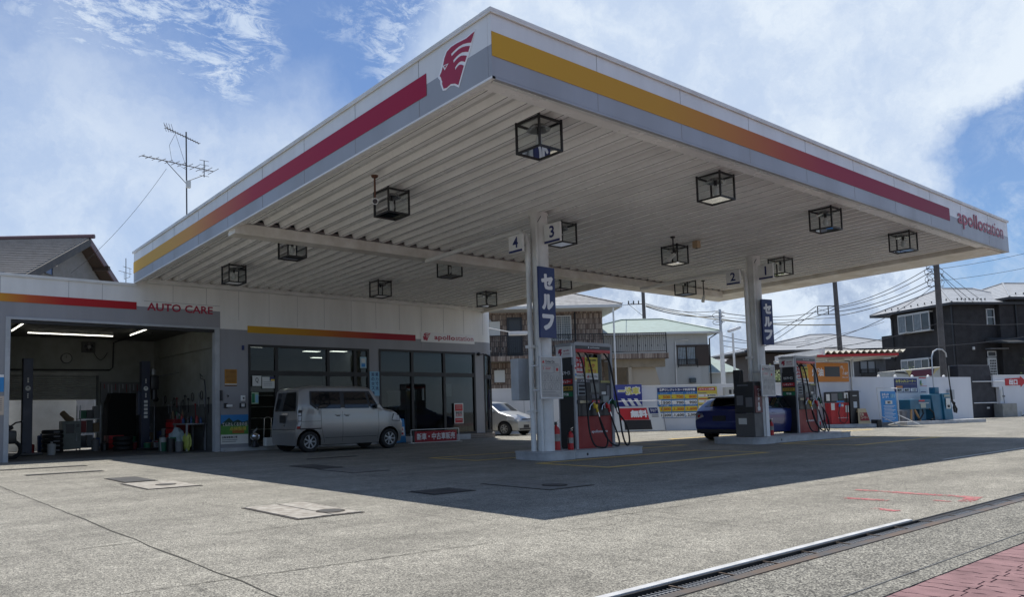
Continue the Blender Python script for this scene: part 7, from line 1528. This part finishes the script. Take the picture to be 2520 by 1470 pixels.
b = MB(); lbox(b, MBk, 1.9, 3.3, -.7, -.306, 4.34, 4.40, mat('awning_grey', (.20, .20, .21), .6)); b.hexa([MBk @ Vector(p) for p in ((2.0, -1.9, 4.62), (9, -1.9, 4.72), (9, -.305, 4.9), (2.0, -.305, 4.8), (2.0, -1.9, 4.70), (9, -1.9, 4.80), (9, -.305, 5.2), (2.0, -.305, 5.1))], mat('awning_roof', (.06, .065, .07), .4, dirt=.4)); b.build('awning', t)
b = MB(); b.tube([MBk @ Vector((-.02, .12, 7.3)), MBk @ Vector((-.02, .12, .2))], .05, BLK2, 6); b.build('downpipe', t); b = MB(); b.tube([MBk @ Vector((-.5, 6.5, 7.34)), MBk @ Vector((-.3, 5.2, 7.2)), MBk @ Vector((-.06, 5.3, 6.9)), MBk @ Vector((-.06, 5.3, 4))], .04, BLK2, 6); b.build('downpipe', t); b = MB(); b.tube([MBk @ Vector((4.4, -.36, 7.4)), MBk @ Vector((4.4, -.36, 4.9))], .05, BLK2, 6); b.build('downpipe', t)
b = MB(); lbox(b, MBk, 1.2, 1.35, -.1, -.002, 4.35, 4.55, PAPER, .02); b.build('wall_lamp', t)
b = MB(); lbox(b, MBk, 4.2, 9, -2.6, -2.5, 2.4, 3.6, INKG)
railing(t, MBk, 3.9, 4.6, -1.5, 2.3, 3.6, m=WINF, pitch=.13, orn=False, name='lattice_fence')
# small grey neighbour under it
MG = LM(51.48, 21.17, 0, -25); t = thing('grey_house', 'small grey wall with a wide window between the corrugated canopy and the black house', 'house', org(MG, 0, 1, 0))
b = MB(); lbox(b, MG, -3.0, 1.4, 0, 4, 0, 3.75, mat('grey_render', (.10, .10, .105), .8, dirt=.3)); b.build('wall', t); hwin(t, MG, -.56, .62, 0, 2.85, 3.65, 2, fr=BLK2, pane=mat('grey_pane', (.20, .21, .23), .2)); railing(t, MG, -.6, .66, -.2, 2.7, 3.1, pitch=.1, orn=False, name='window_rail'); hip_roof(t, MG, -3.4, 1.45, -.4, 4.4, 3.86, -1.5, .2, 2, 4.6, ROOFG, .1)
MR = LM(65.14, 28.38, 0, -37.5); t = thing('pale_roof_house', 'low house with a pale shining slate roof left of the black house', 'house', org(MR, 0, 3, 0))
b = MB(); lbox(b, MR, -7, 5.5, 0, 7, 0, 5.2, BRN); b.build('wall', t); hip_roof(t, MR, -8.5, 6.4, -.6, 7.6, 5.42, -1.2, .6, 3.2, 6.95, ROOFL, .14, 8)
MS = LM(65.51, 38.21, 0, -37.5); t = thing('gabled_house', 'small distant house with a white fretwork gable', 'house', org(MS, 0, 2, 0))
b = MB(); lbox(b, MS, -.95, .85, 0, 5, 0, 5.0, PLAS); b.build('wall', t); b = MB(); b.prism([(-1.15, 5.0), (1.1, 5.0), (.15, 5.75)], lambda p, q, s: MS @ Vector((p, s, q)), -.1, 5, ROOFG); b.build('roof', t)
b = MB()
for a, c in (((-.8, 5.1), (.15, 5.6)), ((1.0, 5.1), (.15, 5.6)), ((-.8, 5.1), (1.0, 5.1)), ((.15, 5.1), (.15, 5.6)), ((-.3, 5.1), (0.0, 5.4)), ((.6, 5.1), (.3, 5.4))): b.tube([MS @ Vector((a[0], -.14, a[1])), MS @ Vector((c[0], -.14, c[1]))], .03, WHT, 5)
b.build('fretwork', t)
# ---- house behind the garage
MG2 = LM(5.56, 33.66, 0, 52.5)     # local x runs away along the gable
t = thing('tiled_gable_house', 'grey rendered house with a ribbed tile roof and a blue gable window behind the garage', 'house', org(MG2, 5, 0, 0))
b = MB(); GX0, GZ0, GXR, GZR, GX1 = -1.6, 6.0, 5.87, 9.50, 12.6
b.prism([(-.3, 0), (11.5, 0), (11.5, 6.45), (5.87, 9.35), (-.3, 6.5)], lambda p, q, s: MG2 @ Vector((p, s, q)), .55, 9, mat('render_grey', (.22, .215, .21), .85, dirt=.25)); b.build('wall', t)
slopeL = (9.71 - 6.84) / 5.87; slopeR = (9.71 - 8.13) / 3.45
RT = mat('ribbed_tile', (.27, .25, .23), .55, dirt=.4, dscale=3); TW = mat('dark_barge', (.05, .05, .052), .7, dirt=.6, dcol=(.14, .13, .12))
b = MB(); n = 26
for k in range(n):     # stepped tile courses, one lip per course
    xa = -1.6 + (5.87 + 1.6) * k / n; xb = -1.6 + (5.87 + 1.6) * (k + 1) / n; za = 6.84 + slopeL * xa; zb_ = 6.84 + slopeL * xb
    b.hexa([MG2 @ Vector(p) for p in ((xa, 0.0, za - .02), (xb, 0.0, zb_ - .06), (xb, 16, zb_ - .06), (xa, 16, za - .02), (xa, 0.0, za + .07), (xb, 0.0, zb_ + .0), (xb, 16, zb_ + .0), (xa, 16, za + .07))], RT)
b.hexa([MG2 @ Vector(p) for p in ((5.88, 0, 9.6), (12.2, 0, 9.71 - slopeR * 6.33 - .1), (12.2, 16, 9.71 - slopeR * 6.33 - .1), (5.88, 16, 9.6), (5.88, 0, 9.72), (12.2, 0, 9.71 - slopeR * 6.33 + .02), (12.2, 16, 9.71 - slopeR * 6.33 + .02), (5.88, 16, 9.72))], RT)
b.tube([MG2 @ Vector((5.87, -.25, 9.78)), MG2 @ Vector((5.87, 16, 9.78))], .11, mat('ridge_plum', (.12, .07, .08), .5), 8); o = b.build('roof', t)
b = MB()
for (p, q) in (((-1.7, 6.84 - slopeL * 1.7), (5.87, 9.68)), ): b.hexa([MG2 @ Vector(v) for v in ((p[0], -.08, p[1] - .36), (q[0], -.08, q[1] - .36), (q[0], -.01, q[1] - .36), (p[0], -.01, p[1] - .36), (p[0], -.08, p[1]), (q[0], -.08, q[1]), (q[0], -.01, q[1]), (p[0], -.01, p[1]))], TW)
p, q = (5.88, 9.68), (12.3, 9.68 - slopeR * 6.42); b.hexa([MG2 @ Vector(v) for v in ((p[0], -.08, p[1] - .34), (q[0], -.08, q[1] - .34), (q[0], -.01, q[1] - .34), (p[0], -.01, p[1] - .34), (p[0], -.08, p[1]), (q[0], -.08, q[1]), (q[0], -.01, q[1]), (p[0], -.01, p[1]))], MATS['ridge_plum'])
b.build('bargeboard', t)
b = MB()
for xx in (7.6, 9.3): zz = 9.5 - slopeR * (xx - 5.87) - .15; b.box(xx - .11, xx + .11, -.25, .6, zz - .12, zz + .10, BRN, 0, MG2)
b.hexa([MG2 @ Vector(v) for v in ((5.9, 0.0, 9.3), (12, .0, 9.3 - slopeR * 6.1), (12, .56, 9.3 - slopeR * 6.1), (5.9, .56, 9.3), (5.9, 0, 9.5), (12, 0, 9.5 - slopeR * 6.1), (12, .56, 9.5 - slopeR * 6.1), (5.9, .56, 9.5))], BRN); b.build('purlin', t)
hwin(t, MG2, 2.75, 3.42, .545, 7.42, 8.16, 1, fr=BLK2, pane=mat('blue_pane', (.03, .08, .22), .15), dep=.04)
b = MB(); b.ball(org(MG2, 3.75, .53, 7.98), .06, WHT); b.build('vent', t)
for k in range(5):
    q = MG2 @ Vector((-.3 + .1 * (k % 2), .9 + k * .8, 6.89)); b = MB(); b.box(q.x - .05, q.x + .05, q.y - .05, q.y + .05, q.z - .06, q.z + .08, BLK2); b.build('snow_guard', t)

# ---- aerials
t = thing('tv_aerial', 'tall double television aerial on a mast above the service station roof', 'aerial', (8.7, 24.0, 4.4)); AL = mat('aerial_metal', (.045, .045, .05), .5)
b = MB(); b.tube([(8.73, 24, 4.3), (8.67, 24, 10.36)], .024, AL, 8); b.box(8.66, 8.80, 23.9, 24.0, 8.48, 8.72, PAPER, bev=.01); b.build('mast', t)
def yagi(p, q, n, l0, l1, vert=False):
    b = MB(); p, q = Vector(p), Vector(q); b.tube([p, q], .016, AL, 6); d = (q - p).normalized(); s = Vector((0, 0, 1)) if vert else Vector((-d.y, d.x, 0)).normalized() * .55 + Vector((.45, 0, .35))
    s.normalize()
    for k in range(n): c = p.lerp(q, k / (n - 1)); l = l0 + (l1 - l0) * k / (n - 1); b.tube([c - s * l, c + s * l], .011, AL, 4)
    b.build('boom', t)
yagi((8.02, 24, 10.36), (9.11, 24, 10.06), 14, .17, .12); yagi((7.25, 24, 9.29), (9.60, 24, 9.20), 12, .25, .62)
b = MB(); b.tube([(8.02, 23.9, 10.30), (8.0, 24.1, 10.5)], .01, AL, 5)
for dx_ in (-.08, .0, .08, .16): b.tube([(8.05 + dx_, 23.85, 10.18), (8.05 + dx_, 24.1, 10.56)], .008, AL, 4)
b.tube([(8.69, 24, 8.62), (8.0, 24, 9.26)], .012, AL, 5); b.tube([(8.69, 24, 8.70), (9.28, 24, 9.02)], .012, AL, 5); b.tube([(9.28, 24, 8.95), (9.28, 24, 9.52)], .016, AL, 6)
for z in (8.98, 9.15, 9.35, 9.5): b.tube([(9.05, 23.8, z - .06), (9.52, 24.2, z + .08)], .008, AL, 4)
b.build('cross_element', t); b = MB(); b.tube(sag((8.3, 23.98, 10.25), (8.66, 23.98, 9.2), -.0, 2), .006, AL, 4); b.tube([(8.3, 24, 10.2), (8.12, 24, 9.8), (8.2, 24, 9.3), (8.66, 24, 9.1)], .006, AL, 4); b.build('cable', t)
t = thing('tv_aerial', 'small distant aerial just left of the canopy corner', 'aerial', (10.5, 37, 5)); b = MB(); b.tube([(10.5, 37, 5.0), (10.47, 37, 8.63)], .018, AL, 6); b.build('mast', t)
b = MB()
for (x0, z0, x1, z1) in ((10.36, 8.22, 10.74, 8.14), (10.16, 8.0, 10.74, 7.88), (10.40, 7.62, 10.66, 7.74)): b.tube([(x0, 37, z0), (x1, 37, z1)], .011, AL, 5)
for (x, z) in ((10.38, 8.22), (10.66, 8.15), (10.18, 8.0), (10.42, 7.94), (10.62, 7.9)): b.tube([(x - .1, 36.8, z - .04), (x + .1, 37.2, z + .04)], .008, AL, 4)
b.tube([(10.66, 37, 7.72), (10.66, 37, 8.15)], .009, AL, 5); b.tube([(10.40, 37, 7.62), (10.40, 37, 7.95)], .009, AL, 5); b.build('boom', t)

# ---- utility poles and wires
CP = mat('concrete_pole', (.13, .12, .115), .85, dirt=.5, dscale=2); WIRE = mat('wire_black', (.012, .012, .013), .6)
def upole(x, y, lean, top, r, label, arms=()):
    t = thing('utility_pole', label, 'utility pole', (x, y, 0)); b = MB(); b.tube([(x + lean[0], y + lean[1], -.1), (x, y, 8.3 if top > 8.3 else top)] + ([(x - lean[0] * .3, y - lean[1] * .3, top)] if top > 8.3 else []), [r * 1.15, r * .9] + ([r * .8] if top > 8.3 else []), CP, 14)
    z = 2.2
    while z < top - .5: b.tube([(x - r * 1.1, y - .15, z), (x + r * 1.3, y + .0, z)], .012, STEEL, 4); z += .45
    b.build('pole', t)
    for a in arms:
        b = MB(); a(b); b.build('cross_arm', t)
    return t
dR = Vector((.793, -.609, 0))
def arm_coils(b):
    c = Vector((48.42, 15.94, 8.1))
    for k in range(5):
        q = c - dR * (.35 + .12 * (k % 2)) + Vector((0, 0, .35 - k * .22)); b.tube([q + dR * .22 * math.cos(a) + Vector((0, 0, .20 * math.sin(a))) for a in [2 * math.pi * s / 10 for s in range(10)]], .014, WIRE, 5, closed=True)
    for z in (.3, 0, -.35, -.7): b.tube([c - dR * .5 + Vector((0, 0, z)), c + dR * .35 + Vector((0, 0, z))], .022, STEEL, 5); b.ball(tuple(c - dR * .5 + Vector((0, 0, z + .03))), .045, WIRE, n=6)
    for k in range(3): b.tube([c + dR * .15 + Vector((0, 0, .4 - .3 * k)), c + dR * .40 + Vector((0, 0, .15 - .3 * k)), c + dR * .2 + Vector((0, 0, -.2 - .3 * k))], .010, WIRE, 4)
def arm_frame(b):
    c = Vector((48.03, 21.29, 6.75)); e = c - dR * 1.15
    for z in (.20, -.32): b.tube([c + Vector((0, 0, z)), e + Vector((0, 0, z))], .03, WIRE, 5)
    b.tube([e + Vector((0, 0, .2)), e + Vector((0, 0, -.32))], .03, WIRE, 5); q = c - dR * .5; b.tube([q + Vector((0, 0, .2)), q + Vector((0, 0, -.32))], .03, WIRE, 5); b.tube([e + Vector((0, 0, .05)), q + Vector((0, 0, -.2)), c + Vector((0, 0, .1))], .012, WIRE, 4)
upole(48.42, 15.94, (-.02, .02), 12.5, .155, 'utility pole with tangled coils in front of the black house', (arm_coils,)); upole(48.03, 21.29, (.12, -.09), 11, .14, 'leaning utility pole with a rectangular cable frame left of the black house', (arm_frame,))
def arm_far(b):
    c = Vector((63.09, 46.39, 11.3))
    b.tube([c - dR * 1.6, c - dR * .1], .05, WIRE, 5)
    for s in (1.5, 1.0, .5): b.tube([c - dR * s, c - dR * s + Vector((0, 0, .35))], .06, WIRE, 5)
    b.tube([c - dR * 1.5, c + Vector((0, 0, -1.3))], .02, WIRE, 4)
upole(63.09, 46.39, (.06, -.04), 14, .20, 'distant utility pole between the brown and the pale houses', (arm_far,))
WIRES = [((48.14, 16.15, 8.52), (48.16, 21.19, 6.92), .28, .020), ((48.22, 16.09, 8.29), (48.15, 21.19, 6.82), .30, .020), ((48.1, 16.18, 7.77), (48.14, 21.2, 6.6), .28, .022), ((48.11, 16.17, 7.49), (48.13, 21.21, 6.34), .22, .022), ((48.24, 16.07, 7.45), (29.99, 14.91, 3.25), .5, .016), ((47.99, 21.32, 6.93), (30.95, 18.72, 5.16), .4, .018), ((47.98, 21.33, 6.75), (30.95, 18.72, 4.88), .5, .018), ((47.06, 22.03, 6.95), (65.12, 38.51, 5.59), .3, .022), ((47.05, 22.04, 6.69), (65.7, 38.07, 5.33), .3, .022), ((48.0, 21.31, 5.79), (50.63, 36.99, 9.1), .5, .04), ((48.02, 21.3, 6.23), (50.55, 37.05, 9.31), .6, .018), ((48.57, 15.81, 8.4), (57.15, 13.03, 10.04), .1, .012), ((48.5, 15.87, 7.72), (57.09, 13.07, 9.11), .1, .012), ((48.59, 15.8, 8.08), (59.52, 17.52, 7.45), .05, .014), ((48.6, 15.8, 8.04), (59.08, 17.87, 7.52), .05, .014), ((48.52, 15.86, 8.51), (59.91, 17.23, 7.61), .05, .014), ((48.3, 16.02, 5.33), (56.85, 13.25, 5.54), .12, .022), ((31.88, 15.98, 3.23), (48.3, 16.02, 5.33), .25, .016), ((39.3, 15.35, 3.58), (56.81, 13.29, 4.91), .2, .018), ((60.54, 29.39, 6.12), (65.61, 25.49, 7.39), .2, .016), ((30.95, 18.72, 4.12), (60.86, 29.14, 5.85), .3, .016), ((30.95, 18.72, 3.89), (61.72, 28.48, 6.25), .3, .014), ((30.95, 18.72, 4.23), (41.8, 26.07, 5.54), .05, .014), ((30.95, 18.72, 3.67), (62.27, 28.06, 5.6), .4, .014), ((8.75, 26.15, 9.73), (6.13, 28.16, 6.09), .3, .006), ((34.23, 26.83, 6.75), (62.24, 47.04, 11.45), .1, .018), ((63.25, 46.27, 11.28), (68.91, 41.92, 10.44), .4, .03), ((63.24, 46.27, 11.06), (68.89, 41.94, 9.91), .4, .05), ((62.86, 46.57, 9.72), (47.85, 39.12, 7.53), .1, .03)]
WL = ['of the four sagging wires between the coiled pole and the cable frame pole', 'wire dropping left over the corrugated canopy roof', 'wire from the leaning pole to the white steel pole', 'thin wire running left from the leaning pole into the distance', 'pale thick cable passing behind the far pillar', 'wire leaving the coiled pole to the right edge of the photo', 'short wire from the coiled pole down to the black house roof', 'wire crossing the dark front of the black house', 'low wire leaving the white steel pole', 'thick wire from the distant pole to the white steel pole', 'wire passing over the two houses left of the far pillar']
for i, (a, c, s, r) in enumerate(WIRES):
    b = MB(); b.tube(sag(a, c, s, 12), r, WIRE if i not in (9,) else mat('pale_cable', (.30, .28, .22), .7), 5)
    if i == 24: b.build('guy_wire', label='thin guy wire running down left from the rooftop aerial', category='wire')
    else: b.build('overhead_wire', label={0: 'highest', 1: 'second highest', 2: 'third highest', 3: 'lowest', 5: 'upper', 6: 'lower', 7: 'upper', 8: 'lower', 19: 'short', 11: 'upper', 12: 'lower', 13: 'left', 14: 'middle', 15: 'right', 26: 'upper', 27: 'lower', 16: 'higher', 18: 'lower', 4: 'long', 17: 'short', 20: 'highest', 21: 'third', 22: 'second', 23: 'lowest', 25: 'high', 28: 'low'}.get(i, 'single') + ' ' + WL[0 if i < 4 else 1 if i in (4, 17) else 2 if i in (5, 6) else 3 if i in (7, 8, 19) else 4 if i == 9 else 5 if i in (11, 12) else 6 if i in (13, 14, 15) else 7 if i in (16, 18) else 8 if i in (20, 21, 22, 23) else 9 if i in (26, 27) else 10], category='wire', group='overhead wires behind the forecourt')
# ---- greenery
LEAF = []
for k, c in enumerate(((.055, .10, .022), (.085, .14, .03), (.12, .18, .04))): LEAF.append(mat('leaf_%s' % ('dark', 'mid', 'light')[k], c, .6))
BARK = mat('bark', (.08, .06, .04), .9)
def shrub(x, y, z0, r, h, label, n=1500, name='garden_shrub', leaf=.05):
    t = thing(name, label, 'shrub', (x, y, 0)); b = MB()
    for k in range(7): a = k * .9; b.tube([(x, y, 0), (x + .1 * math.cos(a), y + .1 * math.sin(a), z0), (x + r * .6 * math.cos(a), y + r * .6 * math.sin(a), z0 + h * .7)], [.05, .035, .012], BARK, 6)
    b.build('trunk', t); b = MB(); cl = [(rnd.gauss(0, .42), rnd.gauss(0, .42), rnd.uniform(.1, .9)) for _ in range(16)]
    for _ in range(n):
        c = rnd.choice(cl); p = Vector((x + (c[0] + rnd.gauss(0, .16)) * r, y + (c[1] + rnd.gauss(0, .16)) * r, z0 + (c[2] + rnd.gauss(0, .10)) * h)); u = Vector((rnd.gauss(0, 1), rnd.gauss(0, 1), rnd.gauss(0, .6))).normalized(); w = u.orthogonal().normalized(); l = leaf * rnd.uniform(.7, 1.4)
        b.add([p, p + u * l + w * l * .4, p + u * l * 2, p + u * l - w * l * .4], [(0, 1, 2, 3)], rnd.choice(LEAF))
    b.build('crown', t)
shrub(35.2, 18.6, 1.3, .9, 1.5, 'bright green shrub peeking over the wall left of the far pump', 1500)
shrub(60.8, 14.3, 2.0, 1.5, 1.9, 'leafy green shrub behind the exit wall at the right edge', 2200, leaf=.06)
shrub(53.2, 19.3, 2.0, .7, 1.3, 'thin grey green bush before the dark wall between the canopy and the black house', 500)
